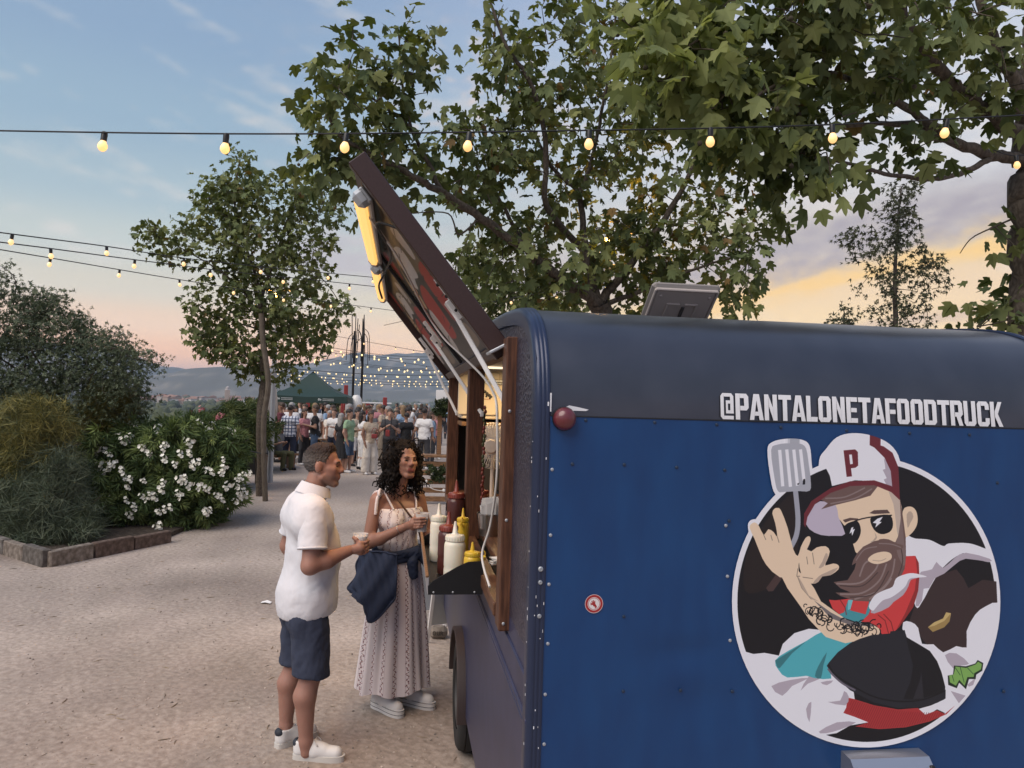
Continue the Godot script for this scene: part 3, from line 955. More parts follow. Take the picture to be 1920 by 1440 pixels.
	for i in pts.size():
		var tn: Vector3 = (pts[mini(i + 1, pts.size() - 1)] - pts[maxi(i - 1, 0)]).normalized()
		var out := tn.cross(Vector3.RIGHT).normalized()
		var row := []
		for q in [[0.03, -0.012], [-0.034, -0.012], [-0.040, -0.006], [-0.040, 0.008], [-0.034, 0.013], [0.03, 0.013]]: row.append(pts[i] + Vector3(q[0] + 0.012, 0, 0) + out * q[1])
		rows.append(row)
	fl.sheet(rows)
	mat("rim_dark", lin(0.06, 0.06, 0.06), 0.6, 0.3)
	mat("fender", lin(0.035, 0.022, 0.02), 0.6)
	part(fl, "wheel_arch", M.fender, k)
	for s in [0.062, TRUCK_W - 0.085]:
		var face := Transform3D(Basis(Vector3(0, 0, 1), -PI / 2 if s > 1.0 else PI / 2), Vector3.ZERO)
		var wh := MB.new()
		wh.lathe([Vector2(0.20, -0.085), Vector2(0.25, -0.092), Vector2(0.29, -0.088), Vector2(0.312, -0.074), Vector2(0.32, -0.05), Vector2(0.314, -0.047), Vector2(0.314, -0.043), Vector2(0.321, -0.04), Vector2(0.321, -0.006), Vector2(0.314, -0.004), Vector2(0.314, 0.004), Vector2(0.321, 0.006), Vector2(0.321, 0.04), Vector2(0.314, 0.043), Vector2(0.314, 0.047), Vector2(0.32, 0.05), Vector2(0.312, 0.074), Vector2(0.29, 0.088), Vector2(0.25, 0.092), Vector2(0.20, 0.085)], 40, face)
		var wo := part(wh, "wheel", M.rubber, k, t3(s, 0.32, 2.33))
		var rim := MB.new()
		rim.lathe([Vector2(0.2, -0.08), Vector2(0.2, 0.08), Vector2(0.185, 0.084), Vector2(0.17, 0.05), Vector2(0.11, 0.035), Vector2(0.08, 0.06), Vector2(0.03, 0.062), Vector2(0.002, 0.062)], 32, face)
		part(rim, "rim", M.rim_dark, wo)
	# timber frame of the serving window
	for q in [[0.435, 0.535, 1.235, 2.262], [1.90, 2.0, 1.29, 2.235], [3.72, 3.82, 1.29, 2.235]]:
		var b := MB.new()
		b.box(t3(0.0 if q[0] > 1.0 else -0.006, (q[2] + q[3]) / 2, (q[0] + q[1]) / 2), Vector3(0.085 if q[0] > 1.0 else 0.062, q[3] - q[2], q[1] - q[0]), 0.004)
		var po := part(b, "window_post", M.wood, k)
		if q[0] < 1.0:
			var sc := MB.new()
			for hh in [1.262, 1.62, 2.0]: sc.ball(t3(-0.02, hh, 0.434), Vector3(0.006, 0.006, 0.003), 8)
			part(sc, "screw", M.galvanised, po)
	for q in [[1.285, 0.05, -0.035, 0.062], [1.25, 0.035, -0.02, 0.04], [2.222, 0.035, -0.02, 0.05]]:
		var b := MB.new()
		b.box(t3(q[2] + q[3] * 0.5 - 0.01, q[0], 2.178), Vector3(q[3], q[1], 3.283), 0.004)
		part(b, "window_rail", M.wood_along, k)
	var ct := MB.new()
	ct.box(t3(0.19, 1.325, 2.178), Vector3(0.30, 0.03, 3.28), 0.004)
	part(ct, "counter", M.wood_along, k)
	# hanging cupboard across the far end, with the motorbike sticker
	var cb := MB.new()
	cb.box(t3(0.78, 2.09, 3.78), Vector3(1.5, 0.37, 0.9), 0.006)
	var cbo := part(cb, "cupboard", M.cabinet, k)
	for i in 3:
		var d := MB.new()
		d.box(t3(0.15 + i * 0.33, 2.09, 3.322), Vector3(0.30, 0.31, 0.014), 0.005)
		var dd := part(d, "cupboard_door", M.cabinet, cbo)
		d = MB.new()
		d.box(t3(0.24 + i * 0.33, 2.185, 3.30), Vector3(0.17, 0.02, 0.022), 0.004)
		d.box(t3(0.24 + i * 0.33, 2.165, 3.308), Vector3(0.17, 0.012, 0.01), 0.003)
		part(d, "handle", M.galvanised, cbo)
	var bike := MB.new()
	for p in [[-0.028, 0.016, 0.02, 0.014], [-0.012, 0.02, 0.022, 0.016], [0.004, 0.004, 0.024, 0.02], [0.02, -0.006, 0.022, 0.018], [0.034, -0.016, 0.016, 0.014], [0.0, -0.014, 0.014, 0.012], [0.026, -0.026, 0.014, 0.012], [-0.03, 0.0, 0.008, 0.012]]:
		bike.ball(t3(0.205 + p[0], 2.085 + p[1], 3.312), Vector3(p[2] * 0.6, p[3] * 0.7, 0.0015), 9)
	part(bike, "sticker_print", M.black_plastic, cbo)
	var cap := MB.new()
	for i in 9: cap.box(t3(0.165 + i * 0.0085, 2.05, 3.3125), Vector3(0.005, 0.007, 0.002))
	mat("print_rust", lin(0.35, 0.12, 0.05), 0.6)
	part(cap, "sticker_caption", M.print_rust, cbo)
	var sh := MB.new()
	sh.box(t3(0.78, 1.868, 3.72), Vector3(1.5, 0.03, 0.86), 0.003)
	part(sh, "shelf", M.pine, k)
	var led := MB.new()
	led.box(t3(0.5, 2.262, 2.9), Vector3(0.9, 0.014, 0.03), 0.003)
	part(led, "strip_light", M.strip_lit, k)
	var al := AreaLight3D.new()
	al.name = "strip_light_glow"
	al.area_size = Vector2(0.9, 0.03)
	al.light_energy = 0.55
	al.light_color = Color(1.0, 0.85, 0.62)
	al.shadow_enabled = true
	al.position = t3(0.5, 2.25, 2.9)
	al.rotation.x = -PI / 2
	k.add_child(al)
	var eq := MB.new() # steel back bench and griddle along the right wall
	eq.box(t3(1.25, 1.0, 2.2), Vector3(0.6, 0.9, 3.2), 0.01)
	eq.box(t3(0.85, 1.55, 3.95), Vector3(1.3, 0.5, 0.35), 0.01)
	part(eq, "kitchen_bench", M.brushed, k)
	var backing := MB.new()  # dark panel added behind the fan to make the kitchen end darker
	backing.box(t3(0.75, 1.6, 3.66), Vector3(1.3, 0.5, 0.1), 0.01)
	part(backing, "added_dark_panel", M.dark_panel, k)
	roof_hatch(k)
	side_hatch(k)
	bottle_shelf(k)

func roof_hatch(k: Node3D) -> void:
	mat("hatch_grey", lin(0.27, 0.245, 0.225), 0.6)
	mat("hatch_liner", lin(0.42, 0.37, 0.335), 0.6)
	mat("hatch_dark", lin(0.07, 0.062, 0.058), 0.6)
	var at := t3(0.98, 2.40, 1.5)
	var cur := MB.new()
	for s in [-1.0, 1.0]:
		cur.box(at + Vector3(s * 0.2, 0.01, 0), Vector3(0.03, 0.05, 0.43), 0.006)
		cur.box(at + Vector3(0, 0.01, s * 0.2), Vector3(0.37, 0.05, 0.03), 0.006)
	var o := part(cur, "roof_vent", M.hatch_dark, k)
	var lid := Transform3D(Basis(Vector3.RIGHT, deg_to_rad(-38.0)) * Basis(Vector3(0, 0, 1), PI) * Basis.from_scale(Vector3.ONE * 0.84), at + Vector3(0, 0.02, -0.16)) # hinged forward, its inner side to the tail
	var b := MB.new()
	var l := MB.new()
	l.box(Vector3(0, -0.012, 0.2), Vector3(0.42, 0.05, 0.42), 0.02)
	b.add(l, lid)
	part(b, "lid", M.hatch_grey, o)
	b = MB.new(); l = MB.new()
	l.box(Vector3(0, 0.016, 0.2), Vector3(0.36, 0.012, 0.36), 0.005)
	for s in [-1.0, 1.0]:
		l.box(Vector3(s * 0.19, 0.018, 0.2), Vector3(0.014, 0.02, 0.38), 0.005)
		l.box(Vector3(0, 0.018, 0.2 + s * 0.19), Vector3(0.38, 0.02, 0.014), 0.005)
		l.box(Vector3(s * 0.09, 0.026, 0.15), Vector3(0.012, 0.012, 0.26), 0.003)
		l.box(Vector3(s * 0.055, 0.026, 0.28), Vector3(0.082, 0.012, 0.012), 0.003)
		l.ball(Vector3(s * 0.15, 0.024, 0.34), Vector3(0.011, 0.006, 0.011), 8)
	b.add(l, lid)
	part(b, "lid_liner", M.hatch_liner, o)
	b = MB.new(); l = MB.new()
	l.box(Vector3(-0.012, 0.026, 0.14), Vector3(0.02, 0.012, 0.24), 0.003)
	for i in 4:
		l.box(Vector3(-0.2, 0.0, 0.05 + i * 0.1), Vector3(0.008, 0.03, 0.03), 0.002)
	b.add(l, lid)
	part(b, "lid_stay", M.hatch_dark, o)

const HATCH_DIR := Vector2(-0.63, 0.776)
func hatch_pt(s: float, off: float, v: float) -> Vector3: # s up the slope, off out of its underside
	return t3(-0.03 + HATCH_DIR.x * s - HATCH_DIR.y * off, 2.215 + HATCH_DIR.y * s + HATCH_DIR.x * off, v)

func side_hatch(k: Node3D) -> void:
	var v0 := 0.60
	var v1 := 3.84
	var sl := 0.88
	# local axes of the raised flap: x along its length towards the tail, y up the slope, z out of the top
	var bs := Basis(Vector3(HATCH_DIR.x, HATCH_DIR.y, 0), Vector3(0, 0, 1), Vector3(HATCH_DIR.y, -HATCH_DIR.x, 0)) # columns: slope, tailwards, top normal
	bs = Basis(bs.x, bs.z, -bs.y) # slope, top normal, forward
	var skin := MB.new()
	skin.box(hatch_pt(sl / 2, -0.022, (v0 + v1) / 2), Vector3(sl, 0.012, v1 - v0 - 0.002), 0.002, bs)
	var o := part(skin, "side_hatch", M.truck_side, k)
	for v in [v0 + 0.026, v1 - 0.026]:
		var b := MB.new()
		b.box(hatch_pt(sl / 2, -0.004, v), Vector3(sl + 0.02, 0.075, 0.052), 0.004, bs)
		part(b, "hatch_frame", M.wood_dark, o)
	for s in [0.02, sl - 0.02]:
		var b := MB.new()
		b.box(hatch_pt(s, -0.002, (v0 + v1) / 2), Vector3(0.045, 0.05, v1 - v0 - 0.108), 0.004, bs)
		part(b, "hatch_frame", M.wood_dark, o)
	var mid := MB.new()
	mid.box(hatch_pt(sl / 2, 0.002, 2.22), Vector3(sl - 0.1, 0.02, 0.03), 0.004, bs)
	part(mid, "hatch_frame", M.black_metal, o)
	# printed lining
	var im := Image.create_empty(1024, 256, false, Image.FORMAT_RGB8)
	im.fill(Color(0.26, 0.235, 0.21))
	rng.seed = 8
	for half in 2:
		var x0 := 20 + half * 512
		for q in [[[0, 40, 90, 10, 200, 30, 260, 90, 150, 110, 60, 100], Color(0.42, 0.36, 0.28)],
			[[200, 60, 330, 40, 400, 80, 360, 110, 300, 100, 230, 105], Color(0.78, 0.75, 0.74)], [[330, 50, 420, 70, 470, 120, 440, 140, 390, 110], Color(0.74, 0.62, 0.48)],
			[[60, 120, 180, 110, 210, 190, 100, 200], Color(0.62, 0.17, 0.14)], [[260, 120, 400, 130, 430, 200, 300, 210], Color(0.66, 0.2, 0.16)],
			[[0, 150, 50, 140, 70, 200, 20, 220], Color(0.72, 0.6, 0.46)], [[210, 150, 250, 140, 260, 210, 220, 215], Color(0.16, 0.14, 0.13)], [[400, 150, 480, 160, 470, 230, 420, 225], Color(0.77, 0.74, 0.72)],
			[[100, 50, 160, 40, 150, 90, 110, 92], Color(0.72, 0.68, 0.66)], [[360, 60, 400, 66, 410, 92, 380, 98], Color(0.2, 0.13, 0.11)], [[420, 20, 480, 10, 480, 60, 450, 66], Color(0.58, 0.16, 0.13)],
			[[120, 210, 220, 214, 230, 246, 110, 244], Color(0.5, 0.44, 0.38)], [[10, 226, 80, 222, 84, 250, 14, 252], Color(0.3, 0.42, 0.42)]]:
			var pg := PackedVector2Array()
			for i in range(0, q[0].size(), 2): pg.append(Vector2(x0 + q[0][i], q[0][i + 1]))
			fill(im, ring(pg, 6), q[1])
		for i in 26: # plank-like dark strokes of the drawing
			var a := Vector2(x0 + rr(0, 460), rr(10, 240))
			var b := a + Vector2(rr(20, 90), rr(-6, 10))
			fill(im, PackedVector2Array([a, b, b + Vector2(0, 1.6), a + Vector2(0, 3.0)]), Color(0.2, 0.16, 0.14))
	var pm := mat("hatch_print", Color.WHITE, 0.38)
	pm.albedo_texture = ImageTexture.create_from_image(im)
	for e in [[v0 + 0.056, 2.204], [2.236, v1 - 0.056]]:
		var pn := MB.new()
		pn.sheet([[hatch_pt(sl - 0.05, -0.012, e[0]), hatch_pt(sl - 0.05, -0.012, e[1])], [hatch_pt(0.05, -0.012, e[0]), hatch_pt(0.05, -0.012, e[1])]], Vector2(0.5, 1))
		if e[0] > 2.0:
			for i in 4: pn.uv[i].x += 0.5
		part(pn, "hatch_lining", pm, o)
	# two batten lamps under the outer edge
	for e in [[0.74, 2.12], [2.34, 3.72]]:
		var ln: float = e[1] - e[0]
		var base := MB.new()
		base.box(hatch_pt(sl - 0.085, 0.036, (e[0] + e[1]) / 2), Vector3(0.07, 0.022, ln), 0.006, bs)
		for v in [e[0] + 0.02, e[1] - 0.02]: base.box(hatch_pt(sl - 0.085, 0.055, v), Vector3(0.074, 0.06, 0.045), 0.018, bs)
		var lo := part(base, "batten_lamp", M.galvanised, o)
		var df := MB.new()
		df.box(hatch_pt(sl - 0.085, 0.064, (e[0] + e[1]) / 2), Vector3(0.062, 0.04, ln - 0.09), 0.016, bs)
		part(df, "diffuser", M.tube_lit, lo)
		var al := AreaLight3D.new()
		al.name = "batten_glow"
		al.area_size = Vector2(0.05, ln - 0.1)
		al.light_energy = 0.55
		al.light_color = Color(1.0, 0.70, 0.34)
		al.shadow_enabled = true
		k.add_child(al)
		al.position = hatch_pt(sl - 0.085, 0.10, (e[0] + e[1]) / 2)
		al.basis = Basis(bs.x, Vector3(0, 0, 1), bs.y) # shines along its own -z, out of the underside
	# stay arms with their hinge plates
	for q3 in [[0.25, 0.74, t3(-0.012, 2.02, 0.58)], [0.27, 2.45, t3(0.03, 1.965, 1.87)], [0.29, 3.72, t3(0.0, 1.94, 3.4)]]:
		var v: float = q3[1]
		var pl := MB.new()
		pl.box(hatch_pt(0.30, 0.012, v), Vector3(0.17, 0.022, 0.045), 0.003, bs)
		pl.box(hatch_pt(0.24, 0.03, v + 0.01), Vector3(0.09, 0.03, 0.075), 0.004, bs)
		var po := part(pl, "hinge_plate", M.white_metal, o)
		var bl := MB.new()
		for q in [0.235, 0.30, 0.355]: bl.ball(hatch_pt(q, 0.03 if q < 0.3 else 0.025, v - 0.024 if q < 0.3 else v - 0.012), 0.008, 7)
		part(bl, "bolt", M.black_metal, po)
		var a := hatch_pt(0.25, 0.035, v)
		var b: Vector3 = q3[2]
		var arm := MB.new()
		var dirv := (b - a).normalized()
		var sidev := dirv.cross(Vector3(0, 0, 1)).normalized()
		arm.box((a + b) / 2, Vector3(0.019, (b - a).length(), 0.009), 0.003, Basis(sidev, dirv, sidev.cross(dirv)))
		arm.box(b, Vector3(0.02, 0.03, 0.02), 0.004)
		part(arm, "stay_arm", M.white_metal, o)
	# canvas gutter flap at the hinge and the loose lamp flex
	var fp := MB.new()
	fp.box(t3(-0.055, 2.225, 0.57), Vector3(0.075, 0.012, 0.12), 0.003, Basis(Vector3(0, 0, 1), 0.5))
	part(fp, "gutter_flap", M.galvanised, o)
	mat("flex", lin(0.6, 0.58, 0.55), 0.5)
	var fx := MB.new()
	fx.tube(spline([hatch_pt(0.78, 0.05, 1.0), hatch_pt(0.6, 0.03, 1.25), hatch_pt(0.38, 0.03, 1.75), hatch_pt(0.22, 0.04, 1.75), hatch_pt(0.1, 0.05, 1.45), t3(-0.06, 2.13, 0.95), t3(-0.045, 2.05, 0.66)], 8), 0.0055, 6)
	part(fx, "lamp_flex", M.flex, o)
	fx = MB.new()
	fx.tube(spline([hatch_pt(0.62, 0.02, 0.72), hatch_pt(0.70, 0.06, 0.85), hatch_pt(0.66, 0.03, 1.4), hatch_pt(0.72, 0.05, 2.2), hatch_pt(0.69, 0.11, 2.24), hatch_pt(0.62, 0.14, 2.26)], 8), 0.006, 6)
	part(fx, "lamp_flex", M.cable_black, o)
	fx = MB.new()
	fx.tube(spline([t3(-0.045, 2.05, 0.66), t3(-0.04, 1.98, 0.63), t3(-0.03, 1.75, 0.66), t3(-0.035, 1.55, 0.78), t3(-0.06, 1.42, 0.82), t3(-0.045, 1.335, 0.66)], 10), 0.005, 6)
	part(fx, "power_lead", M.flex, k)

func bottle_shelf(k: Node3D) -> void:
	var a := 0.98
	var b := 2.05
	var sh := MB.new()
	sh.box(t3(-0.147, 1.232, (a + b) / 2), Vector3(0.22, 0.006, b - a), 0.002)
	var o := part(sh, "bottle_shelf", M.black_metal, k)
	for v in [a, b]:
		var e := MB.new()
		e.prism(ring(PackedVector2Array([Vector2(-0.262, 1.228), Vector2(-0.264, 1.262), Vector2(-0.245, 1.283), Vector2(-0.14, 1.345), Vector2(-0.10, 1.362), Vector2(-0.038, 1.366), Vector2(-0.036, 1.36), Vector2(-0.036, 1.228)]), 1), -v - 0.004, -v + 0.004)
		var ep := part(e, "end_plate", M.black_metal, o)
		if v == a:
			var sc := MB.new()
			for u in [-0.24, -0.16, -0.07]: sc.ball(t3(u, 1.238, a - 0.005), Vector3(0.0045, 0.0045, 0.003), 8)
			part(sc, "screw", M.galvanised, ep)
	var lip := MB.new()
	lip.box(t3(-0.262, 1.262, (a + b) / 2 + 0.005), Vector3(0.008, 0.07, b - a - 0.012), 0.002)
	part(lip, "front_lip", M.brushed, o)
	lip = MB.new()
	lip.box(t3(-0.267, 1.30, (a + b) / 2 + 0.005), Vector3(0.014, 0.012, b - a - 0.01), 0.003)
	part(lip, "lip_edging", M.pine, o)

# ---- prints on the tail ------------------------------------------------------------------------------------
func fill(im: Image, pg: PackedVector2Array, c: Color) -> void: # solid polygon by scan lines
	var y0 := 1e9
	var y1 := -1e9
	for p in pg: y0 = minf(y0, p.y); y1 = maxf(y1, p.y)
	for y in range(maxi(int(y0), 0), mini(int(y1) + 1, im.get_height())):
		var xs := []
		var yy := y + 0.5
		for i in pg.size():
			var p := pg[i]
			var q := pg[(i + 1) % pg.size()]
			if (p.y <= yy) != (q.y <= yy): xs.append(p.x + (yy - p.y) * (q.x - p.x) / (q.y - p.y))
		xs.sort()
		for i in range(0, xs.size() - 1, 2):
			var x0 := maxi(roundi(xs[i]), 0)
			var x1 := mini(roundi(xs[i + 1]), im.get_width())
			if x1 > x0: im.fill_rect(Rect2i(x0, y, x1 - x0, 1), c)
func ink(im: Image, pts: Array, w: float, c: Color) -> void: # a stroke
	for i in pts.size() - 1:
		var d: Vector2 = pts[i + 1] - pts[i]
		var n := Vector2(-d.y, d.x).normalized() * w * 0.5
		var e := d.normalized() * w * 0.3
		fill(im, PackedVector2Array([pts[i] + n - e, pts[i + 1] + n + e, pts[i + 1] - n + e, pts[i] - n - e]), c)
func mm(text: String) -> PackedVector2Array:
	var out := PackedVector2Array()
	var q := text.split_floats(" ", false)
	for i in range(0, q.size(), 2): out.append(Vector2(q[i], q[i + 1]))
	return out

func tail_prints(k: Node3D) -> void:
	# --- the emblem: a sheet cut to its own outline, its drawing in millimetres on the panel from (0.5, 0.9)
	var size := 2000
	var org := Vector2(110, 70)
	var scale_ := 2.08
	var im := Image.create_empty(size, size, false, Image.FORMAT_RGB8)
	var px := func(pg: PackedVector2Array) -> PackedVector2Array:
		var out := PackedVector2Array()
		for p in pg: out.append(Vector2((p.x - org.x) * scale_, size - (p.y - org.y) * scale_))
		return out
	var white := Color(0.90, 0.90, 0.92)
	var grey := Color(0.70, 0.66, 0.70)
	var black := Color(0.07, 0.065, 0.085)
	var skin := Color(0.90, 0.80, 0.69)
	var skin2 := Color(0.72, 0.64, 0.57)
	var red := Color(0.80, 0.25, 0.25)
	var maroon := Color(0.42, 0.16, 0.19)
	var hair := Color(0.42, 0.33, 0.31)
	var teal := Color(0.32, 0.68, 0.72)
	var oval := func(c: PackedVector2Array, n: int) -> PackedVector2Array: # from centre, right and top points
		var out := PackedVector2Array()
		for i in n:
			var a := TAU * i / n
			out.append(c[0] + (c[1] - c[0]) * cos(a) + (c[2] - c[0]) * sin(a))
		return out
	im.fill(white)
	var draw := func(text: String, c: Color, per: int) -> void: fill(im, px.call(ring(mm(text), per) if per > 1 else mm(text)), c)
	fill(im, px.call(oval.call(mm("564 547 997 544 555 979"), 120)), black)
	draw.call("154 582 156 684 208 780 277 861 316 876 322 788 320 684 274 626 213 582", Color(0.13, 0.10, 0.095), 3)
	draw.call("718 534 742 579 791 625 858 646 884 617 901 586 951 613 999 607 1004 532 936 510 903 465 900 389 863 382 804 383 771 398 737 437 695 475", Color(0.22, 0.165, 0.165), 1)
	# white smoke on the right, then its shade
	draw.call("677 747 715 742 764 738 811 719 831 727 899 728 950 714 984 701 989 670 942 674 891 697 849 681 812 651 791 625 767 587 743 546 719 531 683 655", white, 4)
	draw.call("789 669 812 650 851 681 891 698 974 679 971 669 891 679 854 661 816 632 783 617 765 587 746 585 741 548 720 531 728 625 746 640 774 646", grey, 2)
	# clouds below
	draw.call("155 400 186 391 221 394 268 385 280 420 317 452 364 465 412 460 468 433 518 358 511 299 520 247 496 247 505 225 485 206 521 193 567 175 506 167 462 145 411 139 347 170 251 253 179 335", white, 1)
	draw.call("678 481 705 482 730 463 744 414 783 412 817 386 862 405 898 400 897 451 926 503 961 528 1008 540 1010 471 989 380 940 290 866 208 832 194 799 209 766 191 736 212 823 239 813 322 771 391 687 437", white, 2)
	draw.call("823 377 863 382 907 349 880 344 853 335", grey, 2)
	draw.call("845 265 897 249 874 226", grey, 1)
	draw.call("902 283 931 304 923 282 908 277", grey, 1)
	# the haunch of meat, hatched
	draw.call("496 253 520 247 585 227 667 212 733 215 759 193 799 206 826 194 861 219 832 193 775 172 693 156 603 153 522 164 567 175 521 193 483 206 492 222", Color(0.66, 0.20, 0.21), 1)
	var meat := px.call(mm("504 247 585 223 667 207 749 200 832 198 775 175 693 159 603 157 538 163 570 176 505 206")) as PackedVector2Array
	for i in 46:
		var a: Vector2 = meat[0].lerp(meat[4], i / 45.0) + Vector2(0, -60)
		for seg in Geometry2D.intersect_polyline_with_polygon(PackedVector2Array([a, a + Vector2(-130, 260)]), meat): ink(im, Array(seg), 4.0, Color(0.52, 0.13, 0.15))
	# shade on the lower clouds
	for t in ["246 293 305 310 367 315 313 292 282 263", "341 277 367 320 403 312 364 298", "403 151 462 178 526 176 474 156 427 146", "360 221 377 243 372 181", "431 241 472 244 484 273 500 255 489 229", "406 301 447 306 427 292"]: draw.call(t, grey, 2)
	# teal trousers
	draw.call("256 370 295 397 357 428 412 457 452 444 509 425 477 395 434 352 441 312 383 315 359 322 297 318 269 340", teal, 2)
	draw.call("256 370 357 427 311 391 272 347 265 348", teal.darkened(0.3), 1)
	draw.call("387 320 398 352 425 393 414 352 407 314", teal.darkened(0.3), 2)
	# red shirt, bib, cuffs
	draw.call("670 686 716 688 728 666 731 625 728 580 712 528 666 467 638 444 610 441 580 483 532 484 467 505 441 525 428 553 450 551 490 555 547 552 611 580 667 625", red, 1)
	draw.call("716 688 728 666 731 625 728 580 712 528 666 467 654 456 686 512 716 580 723 640", red.darkened(0.28), 1)
	draw.call("492 552 508 552 499 520 551 507 564 552 584 558 560 506 532 480 455 505 479 514", teal.darkened(0.15), 1)
	draw.call("492 552 508 552 500 523 491 521", teal.lightened(0.2), 1)
	draw.call("551 497 572 509 604 507 631 484 643 444 612 440 594 468 564 482", red, 2)
	for q in [["593 505 617 487 630 445", 3.0], ["612 507 637 483 646 453", 3.0], ["466 551 482 529 487 506", 3.0]]: ink(im, Array(px.call(mm(q[0]))), q[1] * 2.0, red.darkened(0.4))
	# spatula
	draw.call("222 589 258 637 276 622 245 580 230 579", Color(0.28, 0.21, 0.20), 1)
	ink(im, spline(Array(px.call(mm("311 887 321 802 317 751 300 714"))), 8), 34.0, Color(0.62, 0.63, 0.67))
	draw.call("229 1009 249 1026 285 1031 322 1031 343 1016 353 966 360 921 358 887 319 885 276 882 254 884 242 923", Color(0.66, 0.67, 0.70), 3)
	for q in ["257 1007 269 902", "280 1009 294 901", "303 1009 317 905", "325 1010 338 921"]: ink(im, Array(px.call(mm(q))), 22.0, white)
	draw.call("335 921 342 923 342 906 334 905", black, 1)
	draw.call("315 907 324 911 320 903", black, 1)
	# raised arm and hand
	draw.call("258 648 291 589 335 533 364 493 420 439 485 419 533 427 602 441 599 462 572 477 500 483 455 513 402 548 379 588 361 611 327 640 325 684 281 684", skin, 1)
	draw.call("165 772 171 784 181 788 194 779 211 750 225 768 243 759 255 745 247 787 237 816 243 830 254 833 265 826 288 773 308 707 323 687 332 714 347 742 360 747 364 735 354 710 334 684 325 655 324 625 266 622 220 661 199 699 182 737", skin, 2)
	draw.call("326 681 332 704 351 708 367 701 384 713 414 717 428 701 419 673 414 658 440 664 457 659 458 646 432 628 405 624 393 608 369 602 337 625", skin, 2)
	draw.call("415 696 422 685 408 655 392 650 404 670", skin2, 2)
	draw.call("457 652 432 628 405 624 393 608 374 603 393 625 416 636", skin2, 2)
	for q in ["211 750 218 736", "234 750 239 734", "255 745 261 728", "352 684 356 662", "371 696 377 662", "324 648 321 625 331 625", "323 625 338 589 370 555", "341 622 373 618"]: ink(im, Array(px.call(mm(q))), 5.0, skin2.darkened(0.25))
	draw.call("325 625 338 589 370 555 394 548 362 566 339 605", skin2, 1)
	# tattoo
	draw.call("378 552 435 514 467 498 516 482 572 477 581 468 500 475 435 496", Color(0.45, 0.42, 0.42), 1)
	rng.seed = 5
	for i in 54:
		var t := rng.randf()
		var c := mm("363 530 420 477 500 453 589 461")
		var p: Vector2 = Vector2(c[0]).bezier_interpolate(c[1], c[2], c[3], t) + Vector2(rr(-28, 28), rr(-24, 24)) * 0.62
		var arc := []
		var a0 := rr(0, TAU)
		var r := rr(6, 18)
		for j in 7: arc.append(p + Vector2(cos(a0 + j * 0.55), sin(a0 + j * 0.55)) * r * (1.0 - j * 0.05))
		ink(im, Array(px.call(PackedVector2Array(arc))), rr(5.0, 9.0), black)
	# head: far side hair, face, ear
	draw.call("670 827 695 842 715 830 722 802 716 776 696 753 675 750", skin, 3)
	draw.call("684 817 698 827 707 810 697 791 688 775", skin2, 2)
	draw.call("412 852 507 903 588 911 655 872 671 805 678 745 681 685 642 655 569 655 528 685 513 700 503 729 486 767 454 804 448 833", skin, 1)
	draw.call("621 888 659 867 671 805 681 715 657 745 648 790 638 850", skin2.lightened(0.15), 2)
	draw.call("566 790 575 763 585 745 575 733 562 730 580 746", skin2, 2)
	# beard, moustache and mouth
	draw.call("660 867 672 806 682 745 684 685 680 647 656 601 615 567 571 546 514 549 466 564 448 575 498 575 465 588 442 607 489 613 511 646 521 685 537 715 575 733 609 740 647 730 658 753 664 805", hair, 1)
	draw.call("657 753 666 805 675 745 683 685 678 655 658 685 649 723", hair.lightened(0.12), 2)
	for q in [["453 602 529 604 577 640 593 670", 1], ["466 570 538 573 594 610 618 662", 1], ["514 554 595 580 635 625 646 677", 1], ["529 625 544 662 568 677", 1], ["563 554 611 588 635 617", 1]]: ink(im, spline(Array(px.call(mm(q[0]))), 6), 11.0, hair.lightened(0.22))
	for q in ["465 596 538 595 589 636", "498 560 579 571 626 640", "666 715 673 670 659 625"]: ink(im, spline(Array(px.call(mm(q))), 6), 7.0, hair.darkened(0.3))
	draw.call("555 677 576 694 610 701 633 694 632 676 595 663 569 665", skin, 3)
	ink(im, spline(Array(px.call(mm("572 674 597 672 616 679"))), 5), 5.0, skin2)
	draw.call("502 658 519 696 550 721 584 725 593 739 624 739 649 727 675 720 667 708 633 706 594 713 576 701 544 685", hair, 2)
	for q in ["516 674 543 707 584 716", "592 726 633 724 666 714"]: ink(im, spline(Array(px.call(mm(q))), 5), 7.0, hair.lightened(0.2))
	# sunglasses and brows
	draw.call("469 798 493 805 519 803 525 798 497 797 477 790", hair.darkened(0.15), 1)
	draw.call("557 820 573 829 618 831 628 820 574 817", hair.darkened(0.15), 1)
	draw.call("477 780 493 791 519 794 530 767 523 741 507 725 491 734 481 758", black, 3)
	draw.call("561 803 592 814 629 813 638 783 627 762 598 755 573 770", black, 3)
	ink(im, spline(Array(px.call(mm("474 778 519 798 566 808 633 814"))), 5), 8.0, black)
	draw.call("492 755 498 774 505 777 503 768 510 771 501 749 499 761", white, 1)
	draw.call("569 790 585 803 603 809 592 793 600 793 578 775 582 788", white, 1)
	# cap: under-brim, fringe, crown, brim edge, letter
	draw.call("344 799 355 826 392 855 444 845 454 807 478 755 446 749 398 751 359 769", Color(0.74, 0.70, 0.76), 2)
	draw.call("384 864 427 885 491 907 587 907 560 874 508 859 444 844 396 830 418 849", hair, 1)
	for q in ["411 864 475 869 540 898", "428 848 508 865 564 895"]: ink(im, spline(Array(px.call(mm(q))), 5), 9.0, hair.lightened(0.2))
	draw.call("396 985 424 1021 456 1049 504 1062 561 1054 615 1031 652 980 657 867 638 892 572 919 507 921 431 902 423 934 409 958 393 967", white, 1)
	draw.call("603 992 628 963 634 899 613 909 604 925 614 929 600 955 609 958", grey, 1)
